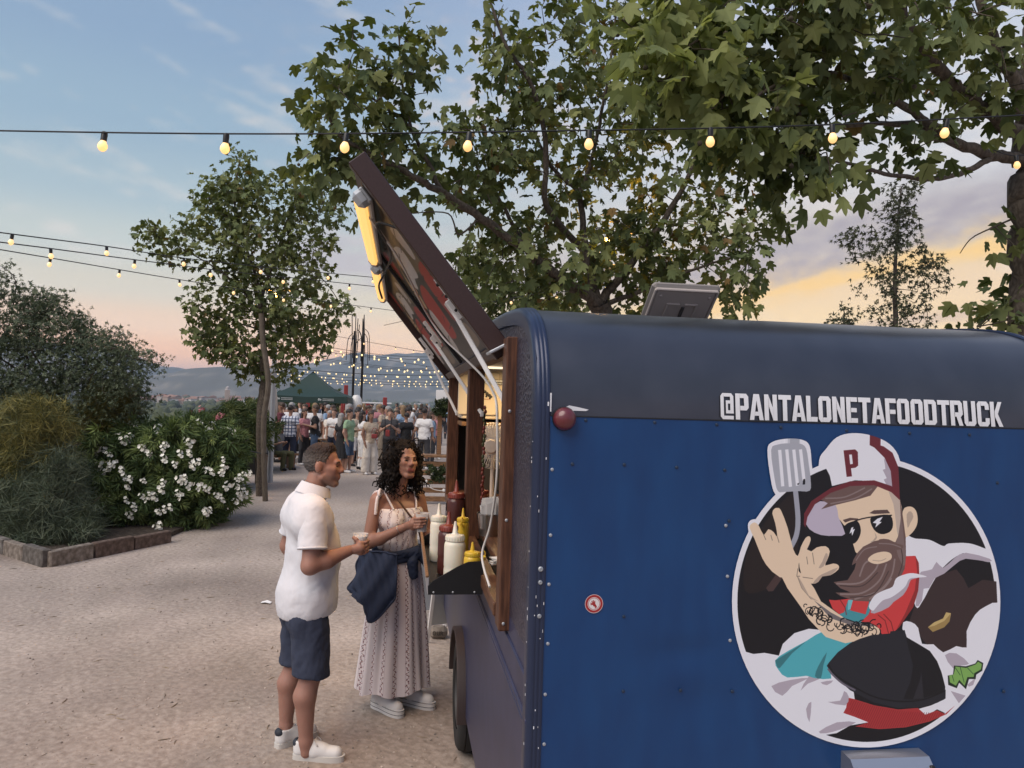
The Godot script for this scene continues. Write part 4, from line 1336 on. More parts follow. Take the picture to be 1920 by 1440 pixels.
	draw.call("517 1048 561 1039 602 1028 632 1009 653 964 660 864 634 896 627 952 605 993 570 1024", maroon, 1)
	draw.call("340 784 341 817 364 855 427 896 491 918 572 922 631 905 658 876 660 861 630 886 572 907 491 903 427 881 376 846 352 806 346 773", maroon, 1)
	draw.call("467 1013 506 1017 515 1009 517 967 508 960 493 958 497 933 479 931", maroon, 1)
	draw.call("486 1000 495 1001 499 972 490 970", white, 1)
	# smoke over the shoulder
	draw.call("571 524 580 509 628 528 644 544 677 566 694 593 702 613 725 619 717 625 676 610 644 580", grey, 2)
	draw.call("561 532 579 564 609 580 640 592 651 617 677 629 710 634 757 623 727 620 697 616 684 593 657 571 632 557 607 549 586 528 575 518", white, 3)
	# the black lid
	draw.call("425 351 432 361 461 392 501 419 533 432 573 443 634 447 636 454 684 457 692 428 737 406 784 372 810 330 821 273 828 269 828 242 799 229 749 217 667 216 585 235 504 275 447 321", Color(0.135, 0.14, 0.165), 1)
	draw.call("684 455 694 427 737 406 784 372 810 330 821 262 732 240 683 244 706 295 715 347 696 407", Color(0.075, 0.075, 0.095), 1)
	draw.call("716 242 739 301 743 324 748 286 753 244", Color(0.16, 0.155, 0.18), 1)
	ink(im, spline(Array(px.call(mm("432 353 455 323 512 288 585 253 667 237 749 240 824 265"))), 6), 8.0, Color(0.05, 0.05, 0.065))
	ink(im, spline(Array(px.call(mm("430 341 447 322 479 296 520 275"))), 6), 12.0, Color(0.40, 0.38, 0.42))
	# fry and lettuce
	draw.call("763 465 784 480 815 492 825 511 842 508 837 482 819 464 780 450", Color(0.78, 0.68, 0.45), 1)
	draw.call("763 465 784 469 819 484 840 506 837 482 819 464 780 450", Color(0.62, 0.52, 0.32), 1)
	draw.call("834 313 852 316 855 344 897 341 929 349 937 360 957 350 954 326 933 314 931 300 908 301 898 269 874 290 866 273 836 284", Color(0.10, 0.16, 0.11), 1)
	draw.call("839 313 855 317 860 341 897 336 930 346 939 355 952 347 949 330 926 319 924 307 902 307 893 280 874 299 863 281 842 292", Color(0.50, 0.68, 0.35), 1)
	for q in ["860 337 877 314", "877 338 891 291", "902 336 923 316", "849 314 856 294"]: ink(im, Array(px.call(mm(q))), 5.0, Color(0.2, 0.36, 0.2))
	im.resize(1000, 1000, Image.INTERPOLATE_LANCZOS)
	var em := mat("emblem_print", Color.WHITE, 0.42)
	em.albedo_texture = ImageTexture.create_from_image(im)
	em.texture_repeat = false
	var cut: PackedVector2Array = oval.call(mm("564 547 1014 544 555 996"), 96)
	for t in ["217 1008 233 1034 280 1045 328 1043 354 1025 363 966 370 914 367 877 332 854 277 854 245 875 230 919", "387 981 408 1015 444 1053 496 1067 561 1061 623 1035 657 987 654 911 573 857 459 878 395 907", "160 772 165 792 181 798 198 793 216 772 226 684 178 713"]:
		var mg := Geometry2D.merge_polygons(cut, ring(mm(t), 4))
		for g in mg:
			if not Geometry2D.is_polygon_clockwise(g) and g.size() > 60: cut = g
	var mtr := PackedVector2Array()
	for p in cut: mtr.append(p / 1000.0 + Vector2(0.5, 0.9))
	var emb := MB.new()
	emb.prism(mtr, 0.0086, 0.0092, Transform3D.IDENTITY, Vector2.ONE * float(size) / scale_ / 1000.0, org / 1000.0 + Vector2(0.5, 0.9))
	part(emb, "emblem", em, k)

	# --- round hand sticker
	var hp: Vector2 = Vector2(0.1868, 1.4449)
	var si := Image.create_empty(256, 256, false, Image.FORMAT_RGB8)
	var cr := Color(0.62, 0.16, 0.16)
	si.fill(cr)
	var disc := func(r: float, n: int) -> PackedVector2Array:
		var out := PackedVector2Array()
		for i in n: out.append(Vector2(128, 128) + Vector2(cos(TAU * i / n), sin(TAU * i / n)) * r)
		return out
	fill(si, disc.call(126, 48), Color(0.8, 0.76, 0.76))
	fill(si, disc.call(119, 48), cr)
	fill(si, disc.call(88, 48), Color(0.85, 0.83, 0.82))
	fill(si, disc.call(80, 48), cr)
	fill(si, disc.call(74, 48), Color(0.86, 0.84, 0.83))
	fill(si, ring(PackedVector2Array([Vector2(112, 128), Vector2(135, 120), Vector2(160, 150), Vector2(170, 180), Vector2(140, 168), Vector2(118, 158)]), 4), cr)
	for q in [[112, 128, 82, 118], [108, 136, 84, 140], [120, 126, 96, 92], [128, 124, 116, 82], [138, 126, 138, 92], [150, 178, 146, 186]]: ink(si, [Vector2(q[0], q[1]), Vector2(q[2], q[3])], 13.0, cr)
	si.resize(128, 128, Image.INTERPOLATE_LANCZOS)
	var sm := mat("sticker_round", Color.WHITE, 0.4)
	sm.albedo_texture = ImageTexture.create_from_image(si)
	var dsc := PackedVector2Array()
	for p in disc.call(126.0, 40): dsc.append((p - Vector2(128, 128)) / 128.0 * 0.028 + hp)
	var sb := MB.new()
	sb.prism(dsc, 0.0062, 0.0068, Transform3D.IDENTITY, Vector2.ONE * 0.056, hp - Vector2.ONE * 0.028)
	part(sb, "sticker", sm, k)

	# --- lettering over the seam
	var bar := [Vector2(0, 0), Vector2(3.4, 0), Vector2(3.4, 18), Vector2(0, 18)]
	var lround := [Vector2(0, 2), Vector2(1.6, 0), Vector2(3.4, 0), Vector2(3.4, 18), Vector2(1.6, 18), Vector2(0, 16)]
	var rround := lround.map(func(p): return Vector2(10 - p.x, p.y))
	var rc := func(a: float, b: float, c: float, d: float) -> Array: return [Vector2(a, b), Vector2(c, b), Vector2(c, d), Vector2(a, d)]
	var bowl := [Vector2(6.6, 6.4), Vector2(8.4, 6.4), Vector2(10, 8.2), Vector2(10, 16), Vector2(8.4, 18), Vector2(6.6, 18)]
	var glyph := {
		"P": [bar, rc.call(3.4, 14.9, 6.6, 18), rc.call(3.4, 6.4, 6.6, 9.5), bowl],
		"R": [bar, rc.call(3.4, 14.9, 6.6, 18), rc.call(3.4, 6.4, 6.6, 9.5), bowl, [Vector2(4.6, 6.4), Vector2(6.9, 0), Vector2(10.3, 0), Vector2(8.0, 6.4)]],
		"A": [[Vector2(-0.4, 0), Vector2(2.9, 0), Vector2(5, 13.5), Vector2(5, 18), Vector2(2.8, 18)], [Vector2(10.4, 0), Vector2(7.1, 0), Vector2(5, 13.5), Vector2(5, 18), Vector2(7.2, 18)], [Vector2(3.37, 3.0), Vector2(6.63, 3.0), Vector2(6.2, 5.8), Vector2(3.8, 5.8)]],
		"N": [bar, rc.call(6.6, 0, 10, 18), [Vector2(3.4, 17.4), Vector2(3.4, 9.6), Vector2(6.6, 0.6), Vector2(6.6, 8.4)]],
		"T": [rc.call(-0.2, 14.7, 9.8, 18), rc.call(3.1, 0, 6.5, 14.7)],
		"L": [bar, rc.call(3.4, 0, 8.6, 3.3)],
		"O": [lround, rround, rc.call(3.4, 0, 6.6, 3.1), rc.call(3.4, 14.9, 6.6, 18)],
		"E": [bar, rc.call(3.4, 0, 8.8, 3.2), rc.call(3.4, 14.8, 8.8, 18), rc.call(3.4, 7.4, 8.0, 10.4)],
		"F": [bar, rc.call(3.4, 14.8, 8.8, 18), rc.call(3.4, 7.0, 8.0, 10.0)],
		"D": [bar, rround, rc.call(3.4, 0, 6.6, 3.1), rc.call(3.4, 14.9, 6.6, 18)],
		"U": [[Vector2(0, 2), Vector2(1.6, 0), Vector2(3.4, 0), Vector2(3.4, 18), Vector2(0, 18)], [Vector2(10, 2), Vector2(8.4, 0), Vector2(6.6, 0), Vector2(6.6, 18), Vector2(10, 18)], rc.call(3.4, 0, 6.6, 3.1)],
		"C": [lround, rc.call(3.4, 0, 6.6, 3.1), rc.call(3.4, 14.9, 6.6, 18), [Vector2(6.6, 0), Vector2(8.4, 0), Vector2(10, 2), Vector2(10, 6), Vector2(6.6, 6)], [Vector2(6.6, 18), Vector2(8.4, 18), Vector2(10, 16), Vector2(10, 12), Vector2(6.6, 12)]],
		"K": [bar, [Vector2(3.4, 7.2), Vector2(6.0, 9.2), Vector2(10.2, 18), Vector2(6.8, 18), Vector2(3.4, 11)], [Vector2(3.4, 7.2), Vector2(6.9, 0), Vector2(10.4, 0), Vector2(6.0, 9.2)]],
		"@": [[Vector2(0, 2), Vector2(1.6, 0), Vector2(2.6, 0), Vector2(2.6, 18), Vector2(1.6, 18), Vector2(0, 16)], rc.call(2.6, 0, 10, 2.4), rc.call(2.6, 15.6, 8.4, 18), [Vector2(8.4, 18), Vector2(10, 16), Vector2(10, 4), Vector2(7.4, 4), Vector2(7.4, 15.6), Vector2(8.4, 15.6)], rc.call(4.0, 4.0, 7.4, 6.2), rc.call(4.0, 6.2, 5.6, 13.0), rc.call(5.6, 10.8, 7.4, 13.0)],
	}
	var tx := MB.new()
	var wide := {"@": 11.6, "L": 9.6, "E": 9.9, "F": 9.6, "A": 11.2, "T": 10.6}
	var word := "@PANTALONETAFOODTRUCK"
	var total := 0.0
	for ch in word: total += wide.get(ch, 11.3)
	var sx := 0.957 / total
	var at := 0.567
	for ch in word:
		for g in glyph[ch]:
			var pg := PackedVector2Array()
			for p in g: pg.append(Vector2(at + p.x * sx, 1.9995 + p.y * 0.0795 / 18.0))
			var base := tx.v.size()
			for p in pg:
				var t := clampf((p.y - 1.99) / 0.095, 0.0, 1.0)
				tx.vert(t3(p.x, p.y, -0.005 + 0.011 * t * t), Vector3(0, 0.18 * t, 1).normalized())
			var tr := Geometry2D.triangulate_polygon(pg)
			for i in range(0, tr.size(), 3): tx.face(base + tr[i], base + tr[i + 1], base + tr[i + 2])
		at += wide.get(ch, 11.3) * sx
	part(tx, "lettering", M.print_white, k)


# ---- trees, shrubs and flowers -----------------------------------------------------------------------------
func plane_leaf(k := 0) -> MB: # five-lobed leaf, one unit long, in x and y, slightly folded and drooping
	var half := [Vector2(0, 0.02), Vector2(0.16, -0.06), Vector2(0.42, 0.10), Vector2(0.58, 0.30), Vector2(0.34, 0.36), Vector2(0.60, 0.62), Vector2(0.52, 0.80), Vector2(0.24, 0.66), Vector2(0.14, 0.92), Vector2(0, 1.12)]
	var mb := MB.new()
	var at := func(p: Vector2) -> Vector3: return Vector3(p.x * [1.0, 0.86, 1.1][k], p.y * [1.0, 1.08, 0.94][k], -[0.22, 0.42, 0.08][k] * absf(p.x) - [0.18, 0.34, 0.02][k] * p.y * p.y + [0.05, 0.07, 0.10][k] * sin(p.x * 9.0 + p.y * 7.0 + k * 2.0))
	for s in [-1.0, 1.0]:
		var c: Vector3 = at.call(Vector2(0, 0.36))
		var base := mb.vert(c, Vector3(-s * 0.2, 0, 1).normalized())
		for q in half: mb.vert(at.call(Vector2(q.x * s, q.y)), Vector3(-s * 0.25, 0.2, 1).normalized())
		for i in half.size() - 1: mb.face(base, base + 1 + i, base + 2 + i)
		mb.face(base, base + half.size(), base + 1)
	return mb

var leaf_shapes := []
func leaf_basis(size: float, out: Vector3) -> Basis: # tip drooping outwards, upper side roughly to the sky
	var tip := (out.normalized() * 0.8 + Vector3(0, -0.55, 0) + rv(0.65)).normalized()
	var up := (Vector3.UP + rv(0.75)).normalized()
	var x := tip.cross(up).normalized()
	return Basis(x, tip, x.cross(tip)).scaled_local(Vector3.ONE * size)

# limbs: [[points], base radius, tip radius]; blobs: [centre, radii, clusters]
func grow(limbs: Array, blobs: Array, leaves: int, spread: float, leaf: float, twig_r := 0.008, droop := 0.3, dens := 1.0) -> Dictionary:
	var wood := MB.new()
	var pts := PackedVector3Array()
	for l in limbs:
		var s := spline(l[0], 6)
		var rad := []
		for i in s.size():
			rad.append(lerpf(l[1], l[2], pow(float(i) / (s.size() - 1), 0.8)))
			if i > 0 and i < s.size() - 1: s[i] += rv(1.0) * rad[i] * 0.35
		wood.tube(s, rad, 9 if l[1] > 0.05 else 6)
		for p in s: pts.append(p)
	var goals := []
	for b in blobs:
		for i in int(b[2] * dens + 0.5):
			var d := rv(1.0)
			while d.length() > 1.0: d = rv(1.0)
			d = d.normalized() * pow(d.length(), 0.6)
			var g: Vector3 = b[0] + d * b[1]
			var best := 1e9
			for q in pts: best = minf(best, q.distance_squared_to(g))
			goals.append([best, g])
	goals.sort_custom(func(a, b): return a[0] < b[0])
	var where := []
	var tints := []
	var balls := []
	for gg in goals:
		var g: Vector3 = gg[1]
		var best := 1e9
		var at := 0
		for i in pts.size():
			var d := pts[i].distance_squared_to(g)
			if d < best: best = d; at = i
		var a := pts[at]
		var dist := sqrt(best)
		if dist > 0.03:
			var bend := a.lerp(g, 0.5) + Vector3(0, -0.06 * dist + 0.1 * dist, 0) + rv(0.08) * dist
			var m := clampi(int(dist / 0.16), 2, 8)
			var line := []
			var rad := []
			for i in m + 1:
				var t := float(i) / m
				line.append(a.lerp(bend, t).lerp(bend.lerp(g, t), t))
				rad.append(lerpf(twig_r * clampf(0.6 + dist * 0.9, 0.6, 2.2), twig_r * 0.35, t))
				if i > 0: pts.append(line[i])
			wood.tube(line, rad, 4, false)
		var out := (g - a).normalized() if dist > 0.03 else Vector3.UP
		var tone := rng.randf()
		for i in leaves:
			var p := g + rv(spread) - out * rng.randf() * spread * 0.7
			where.append(Transform3D(leaf_basis(leaf * rr(0.6, 1.15), out + rv(0.5) + Vector3(0, -droop, 0)), p))
			var t := clampf(tone * 0.6 + rng.randf() * 0.5, 0.0, 1.0)
			tints.append(Color(0.105, 0.138, 0.056).lerp(Color(0.235, 0.25, 0.09), t * t) if rng.randf() > 0.012 else Color(0.20, 0.13, 0.05))
		if rng.randf() < 0.22: balls.append(Transform3D(Basis.IDENTITY, g + rv(spread * 0.6) + Vector3(0, -spread * 0.6, 0)))
	return {"wood": wood, "where": where, "tints": tints, "balls": balls}

func plane_tree(label: String, at: Vector3, limbs: Array, blobs: Array, leaves: int, spread: float, leaf: float, single := 0, dens := 1.0) -> Node3D:
	var g := grow(limbs, blobs, leaves, spread, leaf, 0.008, 0.3, dens)
	var o := thing("plane_tree", label, "tree")
	part(g.wood, "trunk", M.bark, o)
	var where: Array = g.where
	var tints: Array = g.tints
	if single > 0: # the largest leaves in view are leaves of their own
		var order := range(where.size())
		var eye := Vector3(0, 2.03, 0)
		order.sort_custom(func(a, b): return where[a].origin.distance_squared_to(eye) < where[b].origin.distance_squared_to(eye))
		var rest := []
		var rest_t := []
		var ms := []
		for k in 5:
			var m := mat("leaf_tone_%d" % k, Color(0.108, 0.141, 0.058).lerp(Color(0.21, 0.225, 0.084), k / 4.0).linear_to_srgb(), 0.72)
			m.backlight_enabled = true
			m.backlight = M.leaf.backlight
			m.metallic_specular = 0.35
			ms.append(m)
		for i in order.size():
			var j: int = order[i]
			if i < single:
				var lf := part(leaf_shapes[i % 3], "leaf", ms[clampi(int(tints[j].g * 42.0 - 5.1), 0, 4)], o)
				lf.transform = where[j]
			else:
				rest.append(where[j]); rest_t.append(tints[j])
		where = rest
		tints = rest_t
	for k in 3: # three leaf shapes through the crown
		var wk := []
		var tk := []
		for i in range(k, where.size(), 3):
			wk.append(where[i]); tk.append(tints[i])
		many(leaf_shapes[k], M.leaf, wk, "crown", o, tk)
	var b := MB.new()
	b.ball(Vector3.ZERO, 0.016, 6)
	b.tube([Vector3(0, 0.01, 0), Vector3(0.005, 0.12, 0)], 0.0015, 3, false)
	if g.balls: many(b.mesh(), M.fruit, g.balls, "seed_balls", o)
	return o

func trees() -> void:
	rng.seed = 77
	mat("fruit", lin(0.06, 0.05, 0.03), 0.9)
	for k in 3: leaf_shapes.append(plane_leaf(k).mesh())
	# the big plane tree behind the truck
	plane_tree("big spreading plane tree rising behind the truck roof, beside the twin street lamp", Vector3.ZERO,
		[[[Vector3(1.03, -0.1, -9.0), Vector3(1.05, 1.6, -9.0), Vector3(1.015, 3.030, -8.978), Vector3(0.996, 3.242, -8.973)], 0.15, 0.12],
		[[Vector3(0.997, 3.217, -8.974), Vector3(0.576, 3.436, -8.768), Vector3(0.103, 3.728, -8.461), Vector3(-0.394, 3.996, -8.154), Vector3(-0.771, 4.164, -7.850), Vector3(-1.117, 4.283, -7.547), Vector3(-1.401, 4.369, -7.345), Vector3(-1.668, 4.477, -7.142), Vector3(-1.790, 4.690, -7.037)], 0.075, 0.012],
		[[Vector3(-0.771, 4.164, -7.850), Vector3(-0.934, 4.468, -7.743), Vector3(-1.081, 4.748, -7.636), Vector3(-1.169, 5.137, -7.526), Vector3(-1.220, 5.611, -7.515)], 0.03, 0.008],
		[[Vector3(-1.081, 4.748, -7.636), Vector3(-1.330, 4.883, -7.433), Vector3(-1.604, 4.975, -7.230), Vector3(-1.884, 5.000, -7.130)], 0.018, 0.006],
		[[Vector3(0.996, 3.230, -8.973), Vector3(0.826, 3.806, -9.059), Vector3(0.731, 4.538, -9.141), Vector3(0.448, 4.811, -9.135), Vector3(0.165, 5.228, -9.025)], 0.06, 0.014],
		[[Vector3(0.731, 4.538, -9.141), Vector3(0.888, 4.996, -9.230), Vector3(1.009, 5.685, -9.313), Vector3(1.128, 6.518, -9.393), Vector3(1.182, 7.367, -9.472)], 0.035, 0.012],
		[[Vector3(0.825, 3.857, -9.058), Vector3(0.335, 4.239, -8.549), Vector3(0.293, 4.939, -8.331), Vector3(0.086, 5.479, -8.118), Vector3(-0.168, 5.790, -8.011), Vector3(-0.351, 6.268, -7.999), Vector3(-0.439, 6.603, -7.991)], 0.045, 0.01],
		[[Vector3(1.008, 3.242, -8.973), Vector3(1.363, 3.701, -9.162), Vector3(1.750, 4.247, -9.249), Vector3(2.078, 4.868, -9.333), Vector3(2.254, 5.526, -9.317), Vector3(2.377, 6.687, -9.389)], 0.06, 0.015],
		[[Vector3(1.010, 3.205, -8.974), Vector3(1.609, 3.438, -9.068), Vector3(2.131, 3.692, -9.162), Vector3(2.763, 3.902, -9.157)], 0.04, 0.01],
		[[Vector3(0.103, 3.728, -8.461), Vector3(-0.180, 4.266, -8.548), Vector3(-0.427, 4.557, -8.541), Vector3(-0.559, 4.971, -8.531)], 0.03, 0.008],
		[[Vector3(-0.394, 3.996, -8.154), Vector3(-0.601, 3.763, -7.960), Vector3(-0.710, 3.958, -7.855), Vector3(-1.080, 3.922, -7.756)], 0.014, 0.005]],
		[[Vector3(-1.431, 5.381, -7.320), Vector3(0.34, 0.36, 0.4), 26], [Vector3(-1.091, 5.619, -7.415), Vector3(0.2, 0.2, 0.3), 9], [Vector3(-1.240, 5.001, -7.330), Vector3(0.4, 0.3, 0.4), 30], [Vector3(-1.834, 5.002, -7.130), Vector3(0.24, 0.14, 0.25), 13], [Vector3(-0.938, 5.355, -7.521), Vector3(0.2, 0.2, 0.25), 9],
		[Vector3(-1.671, 4.694, -7.237), Vector3(0.32, 0.26, 0.4), 28], [Vector3(-1.887, 4.282, -7.247), Vector3(0.22, 0.17, 0.3), 16], [Vector3(-1.337, 4.551, -7.541), Vector3(0.36, 0.3, 0.4), 30], [Vector3(-1.599, 4.116, -7.351), Vector3(0.28, 0.3, 0.3), 22], [Vector3(-1.051, 4.332, -7.846), Vector3(0.42, 0.36, 0.4), 32],
		[Vector3(-0.541, 4.728, -8.337), Vector3(0.48, 0.46, 0.6), 52], [Vector3(-0.611, 5.134, -8.327), Vector3(0.25, 0.2, 0.3), 10], [Vector3(-0.065, 4.416, -8.644), Vector3(0.6, 0.6, 0.7), 70], [Vector3(-0.091, 5.285, -8.223), Vector3(0.34, 0.5, 0.5), 36], [Vector3(-0.197, 5.983, -8.106), Vector3(0.26, 0.4, 0.4), 24],
		[Vector3(0.366, 6.014, -8.505), Vector3(0.5, 0.7, 0.6), 66], [Vector3(0.604, 5.081, -8.928), Vector3(0.7, 0.7, 0.8), 95], [Vector3(1.185, 6.343, -9.297), Vector3(0.6, 0.8, 0.7), 84], [Vector3(0.443, 3.786, -8.760), Vector3(0.7, 0.5, 0.8), 74], [Vector3(1.362, 4.781, -9.336), Vector3(0.8, 0.8, 0.9), 110],
		[Vector3(1.391, 3.803, -9.359), Vector3(0.7, 0.5, 0.8), 74], [Vector3(2.183, 5.130, -9.527), Vector3(0.8, 0.8, 0.9), 105], [Vector3(2.103, 4.020, -9.354), Vector3(0.75, 0.5, 0.8), 80], [Vector3(2.748, 4.300, -9.347), Vector3(0.45, 0.5, 0.7), 42], [Vector3(2.712, 3.485, -9.167), Vector3(0.4, 0.35, 0.6), 26],
		[Vector3(2.147, 6.329, -9.498), Vector3(0.8, 0.8, 0.9), 90], [Vector3(-0.397, 3.542, -8.566), Vector3(0.3, 0.3, 0.5), 16], [Vector3(1.694, 3.327, -9.171), Vector3(0.5, 0.25, 0.6), 24], [Vector3(0.533, 3.266, -8.972), Vector3(0.4, 0.2, 0.5), 18], [Vector3(3.028, 4.737, -9.237), Vector3(0.3, 0.4, 0.5), 14]],
		8, 0.2, 0.122, 0, 0.42)
	# the near one on the right
	plane_tree("near plane tree at the right edge with large leaves hanging over the truck", Vector3.ZERO,
		[[[Vector3(4.079, 0.714, -6.034) * Vector3(1, 0, 1) - Vector3(0, 0.1, 0), Vector3(4.041, 1.963, -6.003), Vector3(4.012, 2.962, -5.979), Vector3(3.984, 3.628, -5.963), Vector3(3.988, 4.045, -5.953)], 0.17, 0.13],
		[[Vector3(3.989, 4.024, -5.953), Vector3(4.058, 4.672, -6.037), Vector3(4.147, 5.405, -6.119), Vector3(4.210, 6.334, -6.197)], 0.12, 0.05],
		[[Vector3(3.893, 4.027, -5.903), Vector3(3.532, 4.017, -5.753), Vector3(3.174, 4.031, -5.553), Vector3(2.915, 4.086, -5.401), Vector3(2.628, 4.170, -5.249), Vector3(2.314, 4.189, -5.049), Vector3(1.982, 4.182, -4.849), Vector3(1.606, 4.011, -4.553), Vector3(1.296, 3.796, -4.358)], 0.05, 0.010],
		[[Vector3(3.174, 4.031, -5.553), Vector3(2.885, 4.091, -5.451), Vector3(2.570, 4.068, -5.352), Vector3(2.199, 4.006, -5.253)], 0.03, 0.012],
		[[Vector3(3.553, 3.977, -5.754), Vector3(3.220, 3.799, -5.558), Vector3(2.881, 3.688, -5.361), Vector3(2.484, 3.657, -5.162), Vector3(2.179, 3.648, -4.962), Vector3(1.757, 3.633, -4.762)], 0.026, 0.008],
		[[Vector3(3.962, 4.203, -5.949), Vector3(3.624, 4.351, -5.845), Vector3(3.218, 4.482, -5.642), Vector3(2.908, 4.600, -5.439), Vector3(2.699, 4.774, -5.335), Vector3(2.586, 4.960, -5.230), Vector3(2.473, 5.264, -5.123)], 0.06, 0.03],
		[[Vector3(3.979, 4.337, -5.945), Vector3(3.778, 4.789, -5.934), Vector3(3.602, 5.117, -5.926), Vector3(3.527, 5.532, -5.916)], 0.06, 0.03],
		[[Vector3(2.660, 4.829, -5.333), Vector3(2.060, 4.714, -4.936), Vector3(1.774, 4.510, -4.741), Vector3(1.445, 4.371, -4.544), Vector3(1.113, 4.194, -4.348), Vector3(0.812, 3.981, -4.254)], 0.022, 0.007],
		[[Vector3(3.856, 3.575, -5.964), Vector3(3.641, 3.474, -5.916), Vector3(3.489, 3.392, -5.868), Vector3(3.410, 3.279, -5.871)], 0.009, 0.003]],
		[[Vector3(0.676, 4.083, -4.351), Vector3(0.26, 0.26, 0.3), 22], [Vector3(0.970, 4.232, -4.448), Vector3(0.35, 0.3, 0.4), 36], [Vector3(1.012, 3.858, -4.457), Vector3(0.3, 0.26, 0.4), 32], [Vector3(1.347, 4.131, -4.550), Vector3(0.4, 0.4, 0.5), 52], [Vector3(1.424, 3.686, -4.561), Vector3(0.36, 0.24, 0.4), 38], [Vector3(1.734, 4.399, -4.744), Vector3(0.4, 0.4, 0.5), 52],
		[Vector3(1.711, 3.893, -4.656), Vector3(0.36, 0.3, 0.4), 38], [Vector3(1.723, 3.502, -4.665), Vector3(0.26, 0.2, 0.3), 22], [Vector3(1.833, 3.379, -4.568), Vector3(0.08, 0.16, 0.1), 4], [Vector3(2.156, 4.404, -4.943), Vector3(0.4, 0.4, 0.5), 46], [Vector3(2.614, 4.667, -5.237), Vector3(0.45, 0.45, 0.5), 30], [Vector3(3.150, 4.827, -5.533), Vector3(0.5, 0.5, 0.6), 26], [Vector3(3.627, 4.857, -5.733), Vector3(0.5, 0.5, 0.6), 24],
		[Vector3(2.574, 4.292, -5.146), Vector3(0.3, 0.16, 0.4), 10], [Vector3(3.201, 4.440, -5.543), Vector3(0.4, 0.24, 0.5), 12], [Vector3(2.929, 3.913, -5.456), Vector3(0.24, 0.10, 0.3), 9], [Vector3(2.408, 3.782, -5.159), Vector3(0.1, 0.06, 0.2), 2], [Vector3(3.588, 4.490, -5.542), Vector3(0.3, 0.3, 0.4), 14],
		[Vector3(3.778, 3.311, -5.870), Vector3(0.1, 0.12, 0.2), 4], [Vector3(3.650, 2.785, -5.983), Vector3(0.3, 0.12, 0.4), 16], [Vector3(3.875, 2.972, -6.079), Vector3(0.2, 0.2, 0.4), 10], [Vector3(1.491, 4.679, -4.537), Vector3(0.9, 0.4, 0.5), 70], [Vector3(2.979, 5.367, -5.520), Vector3(0.9, 0.5, 0.7), 46]],
		8, 0.18, 0.118, 300, 0.43)
	# the young one on the left between its stakes
	plane_tree("young rounded plane tree at the shrub bed, tied between two wooden stakes", Vector3.ZERO,
		[[[Vector3(-5.019, 0.000, -15.546) - Vector3(0, 0.1, 0), Vector3(-4.977, 1.406, -15.320), Vector3(-4.988, 2.472, -15.394), Vector3(-5.041, 3.540, -15.368), Vector3(-5.103, 4.180, -15.352)], 0.075, 0.055],
		[[Vector3(-5.041, 3.540, -15.368), Vector3(-5.509, 4.168, -15.352), Vector3(-6.056, 4.580, -15.342), Vector3(-6.817, 4.985, -15.332), Vector3(-7.251, 5.186, -15.327)], 0.03, 0.007],
		[[Vector3(-5.101, 4.127, -15.353), Vector3(-5.427, 5.026, -15.331), Vector3(-5.667, 5.875, -15.311), Vector3(-5.585, 6.733, -15.290)], 0.04, 0.01],
		[[Vector3(-5.075, 3.967, -15.357), Vector3(-4.783, 4.938, -15.334), Vector3(-4.588, 5.586, -15.318), Vector3(-4.384, 5.913, -15.310)], 0.035, 0.01],
		[[Vector3(-5.044, 3.647, -15.365), Vector3(-4.277, 4.175, -15.152), Vector3(-3.861, 4.398, -15.147), Vector3(-3.367, 3.779, -15.162)], 0.022, 0.007],
		[[Vector3(-5.035, 3.326, -15.373), Vector3(-5.778, 3.540, -15.568), Vector3(-6.214, 3.635, -15.565)], 0.02, 0.007]],
		[[Vector3(-5.634, 6.571, -15.294), Vector3(0.45, 0.45, 0.6), 28], [Vector3(-5.880, 5.868, -15.311), Vector3(0.65, 0.5, 0.8), 60], [Vector3(-4.921, 6.004, -15.307), Vector3(0.65, 0.45, 0.8), 60], [Vector3(-4.087, 5.789, -15.213), Vector3(0.45, 0.5, 0.7), 40], [Vector3(-3.612, 5.910, -15.210), Vector3(0.2, 0.3, 0.4), 12],
		[Vector3(-6.069, 5.007, -15.332), Vector3(0.7, 0.6, 0.9), 70], [Vector3(-5.214, 5.033, -15.331), Vector3(0.8, 0.7, 1.0), 90], [Vector3(-4.224, 5.041, -15.231), Vector3(0.6, 0.6, 0.8), 62], [Vector3(-7.144, 5.189, -15.327), Vector3(0.4, 0.13, 0.3), 14], [Vector3(-7.465, 5.201, -15.327), Vector3(0.14, 0.2, 0.2), 6], [Vector3(-6.811, 4.771, -15.338), Vector3(0.3, 0.12, 0.3), 9],
		[Vector3(-5.969, 3.954, -15.458), Vector3(0.6, 0.5, 0.8), 54], [Vector3(-5.215, 3.976, -15.457), Vector3(0.7, 0.6, 0.9), 60], [Vector3(-4.299, 3.977, -15.257), Vector3(0.7, 0.6, 0.8), 60], [Vector3(-6.054, 3.198, -15.476), Vector3(0.5, 0.4, 0.7), 40], [Vector3(-5.402, 3.002, -15.481), Vector3(0.6, 0.45, 0.8), 52], [Vector3(-4.329, 3.141, -15.477), Vector3(0.6, 0.4, 0.7), 44],
		[Vector3(-3.473, 3.776, -15.162), Vector3(0.3, 0.24, 0.4), 14], [Vector3(-3.858, 3.458, -15.270), Vector3(0.3, 0.3, 0.4), 16], [Vector3(-4.610, 2.545, -15.592), Vector3(0.2, 0.3, 0.4), 12], [Vector3(-5.316, 2.578, -15.591), Vector3(0.3, 0.25, 0.4), 14]],
		9, 0.22, 0.112, 0, 0.74)
